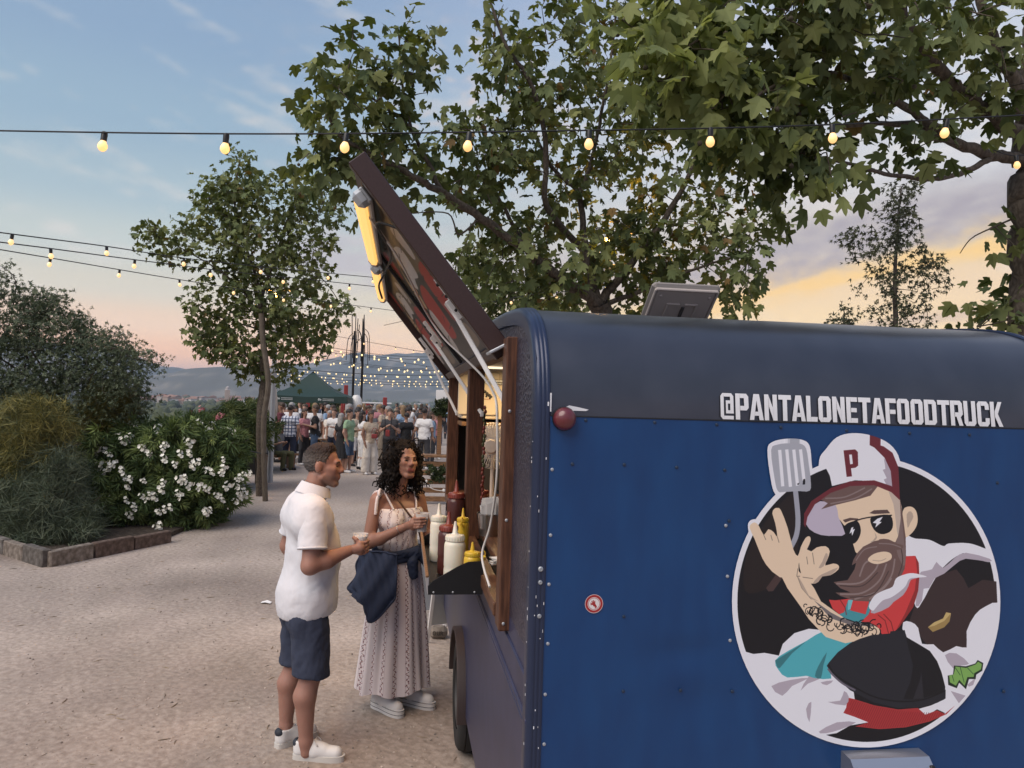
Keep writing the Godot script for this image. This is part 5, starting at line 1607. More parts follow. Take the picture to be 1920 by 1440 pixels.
	# plane tree further off, low behind the big one
	plane_tree("smaller plane tree further off, seen low under the big crown behind the hatch", Vector3.ZERO,
		[[[Vector3(0.5, -0.1, -21.0), Vector3(0.55, 2.6, -21.0), Vector3(0.295, 4.885, -20.936)], 0.13, 0.09], [[Vector3(0.300, 4.740, -20.940), Vector3(-0.524, 5.445, -20.923), Vector3(-1.120, 5.864, -20.913)], 0.05, 0.015], [[Vector3(0.300, 4.740, -20.940), Vector3(0.488, 5.766, -20.915), Vector3(0.329, 6.199, -20.904)], 0.05, 0.015], [[Vector3(0.300, 4.740, -20.940), Vector3(1.234, 5.205, -20.929), Vector3(1.808, 5.514, -20.921)], 0.05, 0.015]],
		[[Vector3(-0.880, 5.142, -20.930), Vector3(0.9, 0.8, 1.0), 60], [Vector3(-0.022, 5.751, -20.915), Vector3(1.1, 0.8, 1.2), 80], [Vector3(1.097, 4.909, -20.936), Vector3(1.0, 0.7, 1.0), 60], [Vector3(-1.120, 5.864, -20.913), Vector3(0.5, 0.5, 0.6), 24], [Vector3(0.085, 4.588, -20.944), Vector3(1.0, 0.5, 1.0), 50]],
		8, 0.26, 0.17, 0, 0.8)
	# slim evergreen with open top, right background
	var fl := MB.new()
	for i in 5:
		var b := Basis(Vector3.UP, i * 1.3) * Basis(Vector3.RIGHT, 0.5 + 0.12 * i)
		fl.tri(b * Vector3(-0.14, 0.1, 0), b * Vector3(0.14, 0.1, 0), b * Vector3(0, 0.85, 0.05))
		fl.tri(b * Vector3(-0.14, 0.1, 0), b * Vector3(0, -0.15, 0), b * Vector3(0.14, 0.1, 0))
	var tuft := fl.mesh()
	for e in [["slim open-crowned evergreen standing against the sunset right of the roof vent", [[Vector3(11.0, -0.2, -21.5), Vector3(10.950, 4.420, -21.948), Vector3(10.874, 5.946, -21.911), Vector3(10.920, 7.476, -21.873), Vector3(10.980, 8.547, -21.847)], 0.10, 0.02], [[Vector3(10.989, 8.242, -21.855), Vector3(0.5, 0.5, 0.5), 26], [Vector3(10.737, 7.470, -21.874), Vector3(0.7, 0.55, 0.6), 44], [Vector3(9.647, 7.132, -21.882), Vector3(0.5, 0.22, 0.4), 16], [Vector3(11.039, 6.562, -21.896), Vector3(0.9, 0.5, 0.7), 44], [Vector3(11.518, 5.889, -21.912), Vector3(0.9, 0.4, 0.7), 34], [Vector3(10.455, 5.628, -21.919), Vector3(0.7, 0.5, 0.6), 24], [Vector3(11.089, 4.883, -21.937), Vector3(1.1, 0.5, 0.8), 50], [Vector3(9.966, 6.683, -21.893), Vector3(0.5, 0.25, 0.4), 12], [Vector3(12.036, 6.439, -21.899), Vector3(0.3, 0.2, 0.3), 7]], 9, 0.22],
		["small bushy evergreen top just over the truck roof, left of the slim one", [[Vector3(9.9, -0.2, -21.5), Vector3(9.724, 4.118, -22.456), Vector3(9.668, 4.976, -22.435)], 0.06, 0.015], [[Vector3(9.674, 4.742, -22.440), Vector3(0.45, 0.4, 0.4), 26], [Vector3(9.561, 4.348, -22.450), Vector3(0.8, 0.3, 0.5), 30]], 9, 0.2]]:
		var g := grow([e[1]], e[2], e[3], e[4], 0.16, 0.012, 0.0, 0.62)
		var o := thing("evergreen_tree", e[0], "tree")
		part(g.wood, "trunk", M.bark_dark, o)
		for i in g.tints.size(): g.tints[i] = Color(0.05, 0.06, 0.038).lerp(Color(0.11, 0.12, 0.065), rng.randf())
		many(tuft, M.leaf_small, g.where, "crown", o, g.tints)
	# stakes of the young tree with their tie
	var st := MB.new()
	st.tube(spline([Vector3(-4.650, 0.000, -14.793) - Vector3(0, 0.2, 0), Vector3(-4.737, 1.431, -14.739), Vector3(-4.663, 2.251, -14.699), Vector3(-4.789, 3.064, -14.679), Vector3(-4.836, 3.593, -14.666)], 5), 0.052, 9)
	tag(part(st, "tree_stake", M.stake), "crooked near wooden stake supporting the young plane tree", "stake", "tree stakes")
	st = MB.new()
	st.tube([Vector3(-5.851, 0.000, -17.895) - Vector3(0, 0.2, 0), Vector3(-5.186, 1.823, -15.810), Vector3(-4.994, 2.696, -15.588)], 0.05, 9)
	tag(part(st, "tree_stake", M.stake), "leaning far wooden stake left of the young plane tree", "stake", "tree stakes")
	st = MB.new()
	st.tube([Vector3(-5.130, 0.919, -15.232), Vector3(-4.815, 0.909, -14.882), Vector3(-4.621, 0.927, -14.691)], 0.012, 5)
	tag(part(st, "tree_tie", M.cable_black), "dark tie strapped round the stakes of the young plane tree", "strap")

func shrub(called: String, label: String, category: String, mesh: Mesh, m: Material, stems: Array, blobs: Array, per: int, spread: float, size: float, lo: Color, hi: Color, parted := "foliage") -> Node3D:
	var g := grow(stems, blobs, per, spread, size, 0.006, -0.2)
	var o := thing(called, label, category)
	part(g.wood, "stems", M.bark_dark, o)
	for i in g.tints.size():
		var t := rng.randf()
		g.tints[i] = lo.lerp(hi, t * t)
	many(mesh, m, g.where, parted, o, g.tints)
	return o

func lance_sprig(n: int, length: float, width: float, lift: float) -> MB:
	var mb := MB.new()
	for i in n:
		var b := Basis(Vector3.UP, i * 2.4) * Basis(Vector3.RIGHT, 1.25 - lift * i / n)
		var at := Vector3(0, 0.45 * i / n, 0)
		var w := width
		mb.tri(at, at + b * Vector3(w, length * 0.4, 0.03), at + b * Vector3(0, length, -0.1))
		mb.tri(at, at + b * Vector3(0, length, -0.1), at + b * Vector3(-w, length * 0.4, 0.03))
	return mb

func planting() -> void:
	rng.seed = 31
	var small := MB.new()
	for i in 7:
		var b := Basis(Vector3.UP, i * 2.4) * Basis(Vector3.RIGHT, 0.5 + 0.16 * i)
		small.tri(Vector3(0, 0.1 * i, 0) + b * Vector3(-0.1, 0.14, 0), Vector3(0, 0.1 * i, 0) + b * Vector3(0.1, 0.14, 0), Vector3(0, 0.1 * i, 0) + b * Vector3(0, 0.5, 0.05))
		small.tri(Vector3(0, 0.1 * i, 0) + b * Vector3(-0.1, 0.14, 0), Vector3(0, 0.1 * i, 0), Vector3(0, 0.1 * i, 0) + b * Vector3(0.1, 0.14, 0))
	var sm := small.mesh()
	var c := Vector3(-7.7, 0, -12.6)
	var stems := []
	for i in 7: stems.append([[c + Vector3(rr(-0.4, 0.4), -0.1, rr(-0.4, 0.4)), c + Vector3(rr(-0.8, 0.8), 1.4, rr(-0.6, 0.6)), c + Vector3(rr(-1.6, 1.8), 2.6, rr(-0.9, 0.9))], 0.05, 0.012])
	shrub("tall_shrub", "tall dark green spreading shrub at the left edge behind the yellow broom", "shrub", sm, M.leaf_small, stems + [[[c + Vector3(0.6, 1.5, 0.2), Vector3(-6.240, 2.625, -11.789), Vector3(-5.778, 2.534, -11.691), Vector3(-5.370, 2.482, -11.692)], 0.02, 0.004], [[c + Vector3(-0.2, 2.2, 0.2), Vector3(-7.572, 3.290, -12.173), Vector3(-7.365, 3.465, -12.169), Vector3(-7.113, 3.532, -12.167)], 0.015, 0.004], [[c + Vector3(-0.6, 2.4, 0.2), Vector3(-7.921, 3.618, -12.165), Vector3(-8.143, 3.951, -12.157)], 0.015, 0.004]],
		[[Vector3(-8.056, 3.117, -12.277), Vector3(0.6, 0.5, 0.7), 90], [Vector3(-8.179, 3.738, -12.162), Vector3(0.15, 0.28, 0.2), 14], [Vector3(-7.723, 3.426, -12.270), Vector3(0.3, 0.22, 0.4), 26], [Vector3(-7.323, 3.467, -12.169), Vector3(0.28, 0.07, 0.2), 12], [Vector3(-7.368, 2.966, -12.281), Vector3(0.6, 0.4, 0.7), 90], [Vector3(-6.944, 3.064, -12.278), Vector3(0.25, 0.2, 0.3), 18],
		[Vector3(-7.754, 2.361, -12.396), Vector3(0.9, 0.6, 0.9), 160], [Vector3(-6.700, 2.468, -12.193), Vector3(0.6, 0.5, 0.8), 110], [Vector3(-6.309, 2.803, -11.985), Vector3(0.28, 0.2, 0.3), 22], [Vector3(-5.996, 2.391, -11.895), Vector3(0.35, 0.4, 0.5), 44], [Vector3(-5.573, 2.476, -11.693), Vector3(0.25, 0.06, 0.2), 10], [Vector3(-5.790, 2.679, -11.788), Vector3(0.2, 0.05, 0.2), 6],
		[Vector3(-7.019, 1.781, -12.210), Vector3(1.0, 0.5, 0.9), 150], [Vector3(-8.790, 2.417, -12.394), Vector3(0.7, 0.8, 0.9), 110], [Vector3(-5.942, 1.979, -11.905), Vector3(0.35, 0.4, 0.5), 46], [Vector3(-8.076, 1.577, -12.415), Vector3(0.9, 0.6, 0.9), 120], [Vector3(-6.408, 1.206, -12.224), Vector3(0.5, 0.5, 0.7), 60], [Vector3(-6.962, 0.950, -12.030), Vector3(0.8, 0.6, 0.8), 90], [Vector3(-8.931, 1.379, -12.420), Vector3(0.8, 0.7, 0.9), 70]],
		12, 0.16, 0.10, Color(0.075, 0.10, 0.06), Color(0.19, 0.22, 0.135))
	# thready broom with its yellow bloom, and the grey-green feathery bush at its foot
	var thread := MB.new()
	for i in 9:
		var b := Basis(Vector3.UP, i * 2.4) * Basis(Vector3.RIGHT, 0.25 + 0.09 * i)
		thread.tri(b * Vector3(-0.018, 0, 0), b * Vector3(0.018, 0, 0), b * Vector3(0.0, 1.0, 0.25))
	var th := thread.mesh()
	c = Vector3(-6.5, 0, -10.7)
	stems = []
	for i in 6: stems.append([[c + Vector3(rr(-0.3, 0.3), -0.1, rr(-0.2, 0.2)), c + Vector3(rr(-0.5, 0.5), 0.8, rr(-0.3, 0.3)), c + Vector3(rr(-0.8, 0.8), 1.3, rr(-0.4, 0.4))], 0.02, 0.006])
	shrub("broom_shrub", "thready broom shrub with fading yellow bloom at the left edge", "shrub", th, M.leaf_small, stems,
		[[Vector3(-6.605, 1.504, -10.616), Vector3(0.5, 0.35, 0.4), 120], [Vector3(-6.386, 1.149, -10.525), Vector3(0.3, 0.45, 0.4), 90], [Vector3(-6.881, 0.907, -10.631), Vector3(0.4, 0.5, 0.4), 90], [Vector3(-7.329, 1.256, -10.722), Vector3(0.4, 0.5, 0.4), 60]],
		8, 0.12, 0.26, Color(0.09, 0.10, 0.04), Color(0.36, 0.30, 0.09), "bloom")
	shrub("broom_shrub", "small yellowing broom shrub between the tall shrub and the white oleander", "shrub", th, M.leaf_small, [[[Vector3(-5.9, -0.1, -12.2), Vector3(-5.9, 0.9, -12.2)], 0.02, 0.008]],
		[[Vector3(-6.254, 1.804, -12.009), Vector3(0.3, 0.3, 0.3), 70], [Vector3(-6.355, 1.551, -12.015), Vector3(0.3, 0.3, 0.3), 50]],
		8, 0.12, 0.24, Color(0.09, 0.09, 0.03), Color(0.22, 0.19, 0.05), "bloom")
	c = Vector3(-6.2, 0, -10.3)
	stems = []
	for i in 8: stems.append([[c + Vector3(rr(-0.5, 0.5), -0.1, rr(-0.2, 0.2)), c + Vector3(rr(-0.7, 0.7), 0.6, rr(-0.3, 0.3))], 0.014, 0.006])
	shrub("feathery_bush", "dark grey-green feathery bush behind the bend of the kerb", "bush", th, M.leaf_small, stems,
		[[Vector3(-6.463, 0.387, -10.243), Vector3(0.5, 0.4, 0.4), 120], [Vector3(-6.122, 0.482, -10.141), Vector3(0.4, 0.45, 0.4), 110], [Vector3(-6.098, 0.803, -10.433), Vector3(0.3, 0.4, 0.4), 80], [Vector3(-5.887, 0.172, -9.948), Vector3(0.5, 0.2, 0.35), 90], [Vector3(-6.126, 0.096, -9.950), Vector3(0.5, 0.2, 0.3), 90], [Vector3(-5.785, 0.230, -10.247), Vector3(0.3, 0.25, 0.3), 60], [Vector3(-7.094, 0.211, -10.348), Vector3(0.5, 0.4, 0.4), 80], [Vector3(-6.379, 0.930, -10.530), Vector3(0.5, 0.4, 0.3), 70]],
		8, 0.14, 0.24, Color(0.075, 0.10, 0.065), Color(0.19, 0.215, 0.14))
	# the white oleander
	var sprig := lance_sprig(13, 0.85, 0.085, 0.95).mesh()
	c = Vector3(-5.2, 0, -12.4)
	stems = []
	for i in 14: stems.append([[c + Vector3(rr(-0.7, 0.7), -0.05, rr(-0.4, 0.4)), c + Vector3(rr(-1.0, 1.0), 0.8, rr(-0.6, 0.6)), c + Vector3(rr(-1.15, 1.15), 1.3, rr(-0.7, 0.7))], 0.016, 0.006])
	var ol := shrub("oleander_bush", "rounded oleander bush covered in white flowers beside the path", "oleander", sprig, M.leaf_small, stems,
		[[Vector3(-6.037, 0.985, -11.929), Vector3(0.65, 0.5, 0.7), 120], [Vector3(-5.218, 1.168, -12.025), Vector3(0.8, 0.45, 0.8), 160], [Vector3(-4.753, 1.128, -12.226), Vector3(0.45, 0.4, 0.7), 90], [Vector3(-5.919, 0.434, -11.743), Vector3(0.6, 0.45, 0.7), 110], [Vector3(-5.072, 0.517, -11.941), Vector3(0.8, 0.45, 0.8), 150], [Vector3(-4.577, 0.645, -12.037), Vector3(0.35, 0.4, 0.6), 70], [Vector3(-5.950, 0.108, -11.750), Vector3(0.35, 0.2, 0.5), 44], [Vector3(-5.144, 0.143, -11.950), Vector3(0.7, 0.18, 0.6), 70]],
		4, 0.14, 0.19, Color(0.06, 0.10, 0.036), Color(0.23, 0.29, 0.10))
	var flower := MB.new()
	for i in 7:
		var at := Vector3(rr(-0.04, 0.04), rr(-0.03, 0.04), rr(-0.04, 0.04))
		var b := Basis.from_euler(Vector3(rr(-1.2, 1.2), rr(0, 6), rr(-1.2, 1.2)))
		for p in 5:
			var q := b * Basis(Vector3.UP, p * TAU / 5.0)
			flower.tri(at, at + q * Vector3(-0.014, 0.008, 0.018), at + q * Vector3(0.002, 0.012, 0.028))
			flower.tri(at, at + q * Vector3(0.002, 0.012, 0.028), at + q * Vector3(0.014, 0.008, 0.018))
	var fm := flower.mesh()
	mat("petal_white", lin(0.72, 0.71, 0.62), 0.7)
	mat("petal_pink", lin(0.5, 0.2, 0.22), 0.7)
	for q in [[185,836],[174,860],[190,870],[178,885],[168,880],[196,842],[205,850],[225,815],[232,826],[247,818],[258,800],[240,822],[300,800],[296,806],[312,832],[308,840],[368,792],[362,796],[376,790],[400,795],[420,806],[432,806],[440,810],[352,826],[360,830],[356,848],[372,864],[362,872],[388,880],[398,884],[420,880],[415,888],[422,878],[206,872],[198,884],[215,868],[208,876],[236,895],[246,898],[240,912],[270,900],[282,924],[290,930],[276,936],[308,905],[303,916],[340,898],[348,897],[336,925],[356,910],[374,911],[384,914],[392,918],[412,930],[418,936],[408,928],[446,898],[452,894],[460,888],[470,886],[430,912],[424,914],[446,912],[456,918],[450,926],[444,940],[238,937],[250,946],[254,952],[225,958],[205,955],[212,960],[202,962],[196,940],[180,970],[176,988],[190,1000],[225,1006],[295,988],[300,985],[262,996],[258,1000],[320,950],[310,955],[298,958],[388,958],[394,957],[338,930],[268,930],[230,880],[330,870],[310,860],[282,848],[270,838],[345,808],[392,806],[180,900],[186,915],[246,964],[214,932],[452,932],[462,926],[182,848],[420,862],[340,850]]:
		var x: float = q[0]
		var y: float = q[1]
		var f := part(fm, "flower_cluster", M.petal_white, ol)
		var depth := 11.0 + 0.9 * pow((x - 300.0) / 170.0, 2.0) + 1.2 * pow(maxf(0.0, 880.0 - y) / 90.0, 2.0) * 0.8
		f.position = eye_ray(x, y) * depth + Vector3(0, 2.03, 0)
		f.basis = Basis.from_euler(Vector3(rr(0.2, 1.1), rr(-0.8, 0.8), rr(-0.5, 0.5))).scaled(Vector3.ONE * rr(0.8, 1.3))
	# pink ones along the edge further on
	for e in [["pink flowering oleander hedge just behind the white oleander", Vector3(-7.526, 0.000, -17.417), [[Vector3(-7.295, 1.027, -16.029), Vector3(0.9, 0.22, 0.8), 50], [Vector3(-6.724, 1.111, -16.527), Vector3(0.9, 0.28, 0.8), 50], [Vector3(-6.223, 1.222, -17.025), Vector3(0.8, 0.36, 0.8), 60], [Vector3(-6.734, 0.832, -16.034), Vector3(1.3, 0.35, 0.9), 60]], 15],
		["pale green oleander further along the terrace edge by the crowd", Vector3(-8.713, 0.000, -24.389), [[Vector3(-7.258, 1.307, -21.024), Vector3(0.7, 0.45, 0.8), 60], [Vector3(-7.602, 1.154, -20.027), Vector3(0.9, 0.28, 0.9), 60], [Vector3(-6.978, 1.200, -20.026), Vector3(1.0, 0.7, 0.9), 60]], 8],
		["sunlit green shrub beyond the marquee's left leg", Vector3(-15.361, 0.000, -50.632), [[Vector3(-10.349, 1.373, -34.026), Vector3(1.0, 0.7, 0.8), 50], [Vector3(-9.765, 1.579, -34.021), Vector3(0.8, 0.8, 0.8), 40]], 0],
		["low green shrub behind the marquee's right half", Vector3(-12.492, 0.000, -53.368), [[Vector3(-9.466, 1.675, -38.020), Vector3(1.3, 0.7, 0.8), 60], [Vector3(-9.075, 1.845, -38.016), Vector3(0.7, 0.6, 0.6), 30]], 0]]:
		var o := shrub("oleander_bush" if e[3] > 0 else "leafy_shrub", e[0], "oleander" if e[3] > 0 else "shrub", sprig, M.leaf_small, [[[e[1], e[1] + Vector3(0, 1.2, 0)], 0.03, 0.01]], e[2], 4, 0.2, 0.24, Color(0.05, 0.08, 0.03), Color(0.17, 0.20, 0.07))
		for i in e[3]:
			var b: Array = e[2][i % 3]
			var f := part(fm, "flower_cluster", M.petal_pink, o)
			f.position = b[0] + Vector3(rr(-1, 1), rr(0.5, 1.0), rr(0.3, 0.9)) * b[1]
			f.basis = Basis.from_euler(rv(1.0)).scaled(Vector3.ONE * 1.5)

func eye_ray(x: float, y: float) -> Vector3: # direction of a point of the photograph, for laying out measured positions
	return Basis(Vector3.RIGHT, deg_to_rad(1.4)) * Basis(Vector3.BACK, deg_to_rad(1.7)) * Vector3((x - 960.0) / 1440.0, (720.0 - y) / 1440.0, -1.0)


# ---- what stands on the counter and the bottle shelf ------------------------------------------------------
func squeeze_bottle(label: String, m: Material, mc: Material, u: float, v: float, r: float, h: float, base := 1.236, capped := true, cat := "squeeze bottle") -> Node3D:
	var kt := Transform3D(Basis(Vector3.UP, deg_to_rad(8.0)), Vector3(0.075, 0.000, -2.260))
	var o := thing("squeeze_bottle", label, cat, kt * t3(u, base, v), rr(0, TAU), "squeeze bottles at the serving window")
	var b := MB.new()
	var s := r
	b.lathe([Vector2(0.001, 0), Vector2(s * 0.9, 0), Vector2(s, 0.008), Vector2(s, h * 0.30), Vector2(s * 0.965, h * 0.34), Vector2(s, h * 0.38), Vector2(s, h * 0.78), Vector2(s * 0.93, h * 0.84), Vector2(s * 0.78, h * 0.87), Vector2(s * 0.78, h * 0.9)], 28)
	part(b, "bottle", m, o)
	b = MB.new()
	b.lathe([Vector2(s * 0.86, h * 0.875), Vector2(s * 0.9, h * 0.88), Vector2(s * 0.9, h * 0.965), Vector2(s * 0.84, h * 0.985), Vector2(s * 0.42, h * 1.0), Vector2(s * 0.26, h * 1.03), Vector2(s * 0.14, h * 1.22), Vector2(s * 0.10, h * 1.26), Vector2(0.001, h * 1.26)], 24)
	for i in 22: b.box(Vector3(cos(i * TAU / 22), 0, sin(i * TAU / 22)) * s * 0.9 + Vector3(0, h * 0.92, 0), Vector3(0.003, h * 0.07, 0.003), 0.0, Basis(Vector3.UP, -i * TAU / 22))
	var c := part(b, "cap", mc, o)
	if capped: # the nozzle stopper hanging on its strap
		b = MB.new()
		b.tube(spline([Vector3(s * 0.86, h * 0.95, 0), Vector3(s * 1.35, h * 1.02, 0.01), Vector3(s * 1.5, h * 0.92, 0.01), Vector3(s * 1.35, h * 0.85, 0.012)], 6), 0.0022, 5)
		b.lathe([Vector2(0.001, -0.012), Vector2(0.0065, -0.012), Vector2(0.0075, 0.006), Vector2(0.001, 0.008)], 10, Transform3D(Basis(Vector3.RIGHT, 0.4), Vector3(s * 1.35, h * 0.84, 0.012)))
		part(b, "stopper", mc, c)
	return o

func counter_things() -> void:
	rng.seed = 44
	var kt := Transform3D(Basis(Vector3.UP, deg_to_rad(8.0)), Vector3(0.075, 0.000, -2.260))
	var mayo := mat("mayo", lin(0.74, 0.70, 0.58), 0.35)
	var capw := mat("cap_cream", lin(0.76, 0.72, 0.60), 0.3)
	var sauce := mat("brown_sauce", lin(0.075, 0.022, 0.018), 0.3)
	var capr := mat("cap_red", lin(0.22, 0.045, 0.03), 0.35)
	var mus := mat("mustard", lin(0.66, 0.43, 0.035), 0.35)
	for m in [mayo, capw, mus]:
		m.subsurf_scatter_enabled = true
		m.subsurf_scatter_strength = 0.15
	squeeze_bottle("near white squeeze bottle at the end plate of the sauce shelf", mayo, capw, -0.147, 1.13, 0.046, 0.215)
	squeeze_bottle("far white squeeze bottle at the front lip of the sauce shelf", mayo, capw, -0.195, 1.62, 0.042, 0.225)
	squeeze_bottle("dark brown sauce bottle standing right behind the near white one", sauce, capr, -0.163, 1.33, 0.048, 0.225, 1.236, false)
	squeeze_bottle("dark brown sauce bottle furthest along the sauce shelf", sauce, capr, -0.09, 1.92, 0.05, 0.24, 1.3, false)
	squeeze_bottle("near stubby yellow mustard bottle at the wooden sill", mus, mus, -0.078, 1.04, 0.036, 0.15, 1.245)
	squeeze_bottle("second yellow mustard bottle between the brown sauces and the napkin bucket", mus, mus, -0.085, 1.5, 0.031, 0.17, 1.3)
	squeeze_bottle("reddish sauce bottle inside the window beside the fan", mat("red_sauce", lin(0.17, 0.05, 0.025), 0.3), capr, 0.10, 2.4, 0.044, 0.16, 1.34, false)
	# napkin bucket
	var o := thing("napkin_bucket", "small galvanised bucket on the counter stuffed with white napkins", "bucket", kt * t3(0.075, 1.34, 1.75), 1.75)
	var b := MB.new()
	b.lathe([Vector2(0.001, 0.003), Vector2(0.05, 0.003), Vector2(0.05, 0), Vector2(0.053, 0), Vector2(0.056, 0.03), Vector2(0.058, 0.034), Vector2(0.058, 0.038), Vector2(0.067, 0.108), Vector2(0.0695, 0.11), Vector2(0.0695, 0.116), Vector2(0.066, 0.116), Vector2(0.053, 0.006)], 32)
	part(b, "bucket", M.steel, o)
	for i in 13: # folded paper stack, each fold a leaf of its own
		var n := MB.new()
		var x := -0.046 + i * 0.0076
		var w := sqrt(maxf(0.052 * 0.052 - x * x, 0.0003)) * rr(0.75, 1.0)
		var hgt := 0.18 + rr(-0.03, 0.025)
		n.sheet([[Vector3(x * 0.8, 0.02, -w * 0.8), Vector3(x * 0.8, 0.02, w * 0.8)], [Vector3(x + rr(-0.003, 0.003), 0.11, -w), Vector3(x, 0.11, w)], [Vector3(x * 1.15 + rr(-0.006, 0.006), hgt + rr(-0.02, 0.0), -w * 1.05), Vector3(x * 1.15 + rr(-0.006, 0.006), hgt, w * 1.05)]])
		part(n, "napkin", M.paper, o)
	o = thing("napkin_stack", "loose white paper napkins lying on the counter near the window post", "napkins", kt * t3(0.06, 1.341, 0.98), 0.3)
	for i in 5:
		var n := MB.new()
		n.sheet([[Vector3(-0.06, 0.008 * i, -0.06), Vector3(0.06, 0.008 * i + rr(0, 0.01), -0.06)], [Vector3(-0.06, 0.008 * i + 0.006, 0), Vector3(0.06, 0.008 * i + rr(0, 0.01), 0)], [Vector3(-0.055, 0.008 * i + rr(0.01, 0.03), 0.06), Vector3(0.06, 0.008 * i + rr(0.02, 0.05), 0.06)]])
		part(n, "napkin", M.paper, o).rotation.y = rr(-0.2, 0.2)
	# fan
	o = thing("desk_fan", "off-white round fan with a wire guard standing inside the serving window", "fan", kt * t3(0.21, 1.34, 2.85), deg_to_rad(8.0))
	var fm := mat("fan_plastic", lin(0.58, 0.47, 0.37), 0.4)
	var hub := Vector3(0, 0.40, 0)
	var face := Basis(Vector3(0, 1, 0), -0.30) * Basis(Vector3.RIGHT, PI / 2) # axis towards the window
	b = MB.new()
	b.lathe([Vector2(0.001, 0), Vector2(0.10, 0), Vector2(0.10, 0.012), Vector2(0.085, 0.022), Vector2(0.02, 0.035), Vector2(0.014, 0.05), Vector2(0.014, 0.36), Vector2(0.001, 0.36)], 20)
	part(b, "stand", fm, o)
	b = MB.new()
	b.lathe([Vector2(0.001, -0.12), Vector2(0.045, -0.115), Vector2(0.06, -0.09), Vector2(0.062, -0.03), Vector2(0.05, -0.015), Vector2(0.001, -0.012)], 22, Transform3D(face, hub))
	part(b, "motor_housing", fm, o)
	b = MB.new()
	b.lathe([Vector2(0.001, 0.075), Vector2(0.04, 0.073), Vector2(0.052, 0.06), Vector2(0.052, 0.052)], 22, Transform3D(face, hub))
	part(b, "hub_cap", fm, o)
	var blade := mat("fan_blade", Color(0.86, 0.80, 0.72, 0.95), 0.3)
	blade.transparency = BaseMaterial3D.TRANSPARENCY_ALPHA
	for k in 3:
		b = MB.new()
		var rows := []
		for i in 5:
			var row := []
			for j in 7:
				var a := k * TAU / 3 + 1.25 * j / 6.0
				var r := 0.035 + 0.105 * i / 4.0
				row.append(hub + face * Vector3(cos(a) * r, 0.01 + 0.03 * (j / 6.0 - 0.3), sin(a) * r))
			rows.append(row)
		b.sheet(rows)
		part(b, "blade", blade, o)
	b = MB.new()
	for k in 48: # guard wires, front and back
		var a := k * TAU / 48
		var d := Vector3(cos(a), 0, sin(a))
		b.tube([hub + face * (d * 0.05 + Vector3(0, 0.06, 0)), hub + face * (d * 0.10 + Vector3(0, 0.055, 0)), hub + face * (d * 0.14 + Vector3(0, 0.035, 0)), hub + face * (d * 0.152 + Vector3(0, 0, 0)), hub + face * (d * 0.13 + Vector3(0, -0.035, 0)), hub + face * (d * 0.06 + Vector3(0, -0.05, 0))], 0.0026, 3, false)
	for q in [[0.152, 0.0, 0.003], [0.125, 0.044, 0.0012], [0.09, 0.056, 0.0012]]:
		var pts := []
		for i in 41: pts.append(hub + face * Vector3(cos(TAU * i / 40) * q[0], q[1], sin(TAU * i / 40) * q[0]))
		b.tube(pts, q[2], 5, false)
	part(b, "guard", mat("fan_wire", lin(0.6, 0.55, 0.5), 0.35), o)
	# little things on the counter
	o = thing("shaker", "small steel shaker on the counter beside the far window post", "shaker", kt * t3(-0.01, 1.34, 2.15))
	b = MB.new()
	b.lathe([Vector2(0.001, 0), Vector2(0.03, 0), Vector2(0.03, 0.075), Vector2(0.033, 0.078), Vector2(0.033, 0.088), Vector2(0.026, 0.105), Vector2(0.001, 0.11)], 20)
	part(b, "body", M.steel, o)
	b = MB.new()
	b.tube(spline([Vector3(0.03, 0.07, 0), Vector3(0.06, 0.065, 0), Vector3(0.06, 0.025, 0), Vector3(0.03, 0.02, 0)], 5), 0.004, 6)
	part(b, "handle", M.steel, o)
	# bead garland hanging at the middle post
	o = thing("bead_garland", "hanging string of red and green beads beside the middle window post", "garland", kt * t3(0.045, 2.0, 1.88))
	mat("bead_red", lin(0.16, 0.03, 0.02), 0.4)
	mat("bead_green", lin(0.05, 0.06, 0.02), 0.5)
	b = MB.new()
	var b2 := MB.new()
	for i in 26:
		(b if i % 5 < 2 or i > 15 else b2).ball(Vector3(0.004 * sin(i * 1.9), -i * 0.022, 0.004 * cos(i * 2.3)), Vector3(0.009, 0.013, 0.009), 7)
	part(b, "red_beads", M.bead_red, o)
	part(b2, "green_beads", M.bead_green, o)
	b = MB.new()
	for i in 14: b.tube([Vector3(0.004 * sin(i), -0.57, 0.004 * cos(i)), Vector3(0.010 * sin(i), -0.66, 0.01 * cos(i))], 0.0012, 3)
	part(b, "tassel", M.bead_red, o)
	# trolley board by the wheel: folding A-board leaning under the shelf
	var at := Vector3(-0.592, 0.000, -6.715)
	o = thing("a_board", "white framed folding notice board standing on the sand under the sauce shelf", "sign", at, 0.5)
	for s in [-1.0, 1.0]:
		b = MB.new()
		var lean := Basis(Vector3.RIGHT, s * 0.22)
		for x in [-0.16, 0.16]: b.box(lean * Vector3(x, 0.42, 0) + Vector3(0, 0, s * 0.185), Vector3(0.03, 0.84, 0.018), 0.003, lean)
		b.box(lean * Vector3(0, 0.80, 0) + Vector3(0, 0, s * 0.185), Vector3(0.3, 0.03, 0.018), 0.003, lean)
		part(b, "frame", M.white_metal, o)
		b = MB.new()
		b.box(lean * Vector3(0, 0.47, 0) + Vector3(0, 0, s * 0.185), Vector3(0.29, 0.62, 0.008), 0.0, lean)
		part(b, "board", M.galvanised, o)
	o = thing("foot_weight", "pale stone foot weight scrawled OUR lying at the notice board", "weight", Vector3(-0.565, 0.000, -6.627))
	b = MB.new()
	b.box(Vector3(0, 0.05, 0), Vector3(0.15, 0.1, 0.12), 0.03)
	part(b, "stone", M.concrete_c, o)
	var tm := TextMesh.new()
	var sf := SystemFont.new()
	sf.font_names = PackedStringArray(["Droid Sans"])
	tm.font = sf
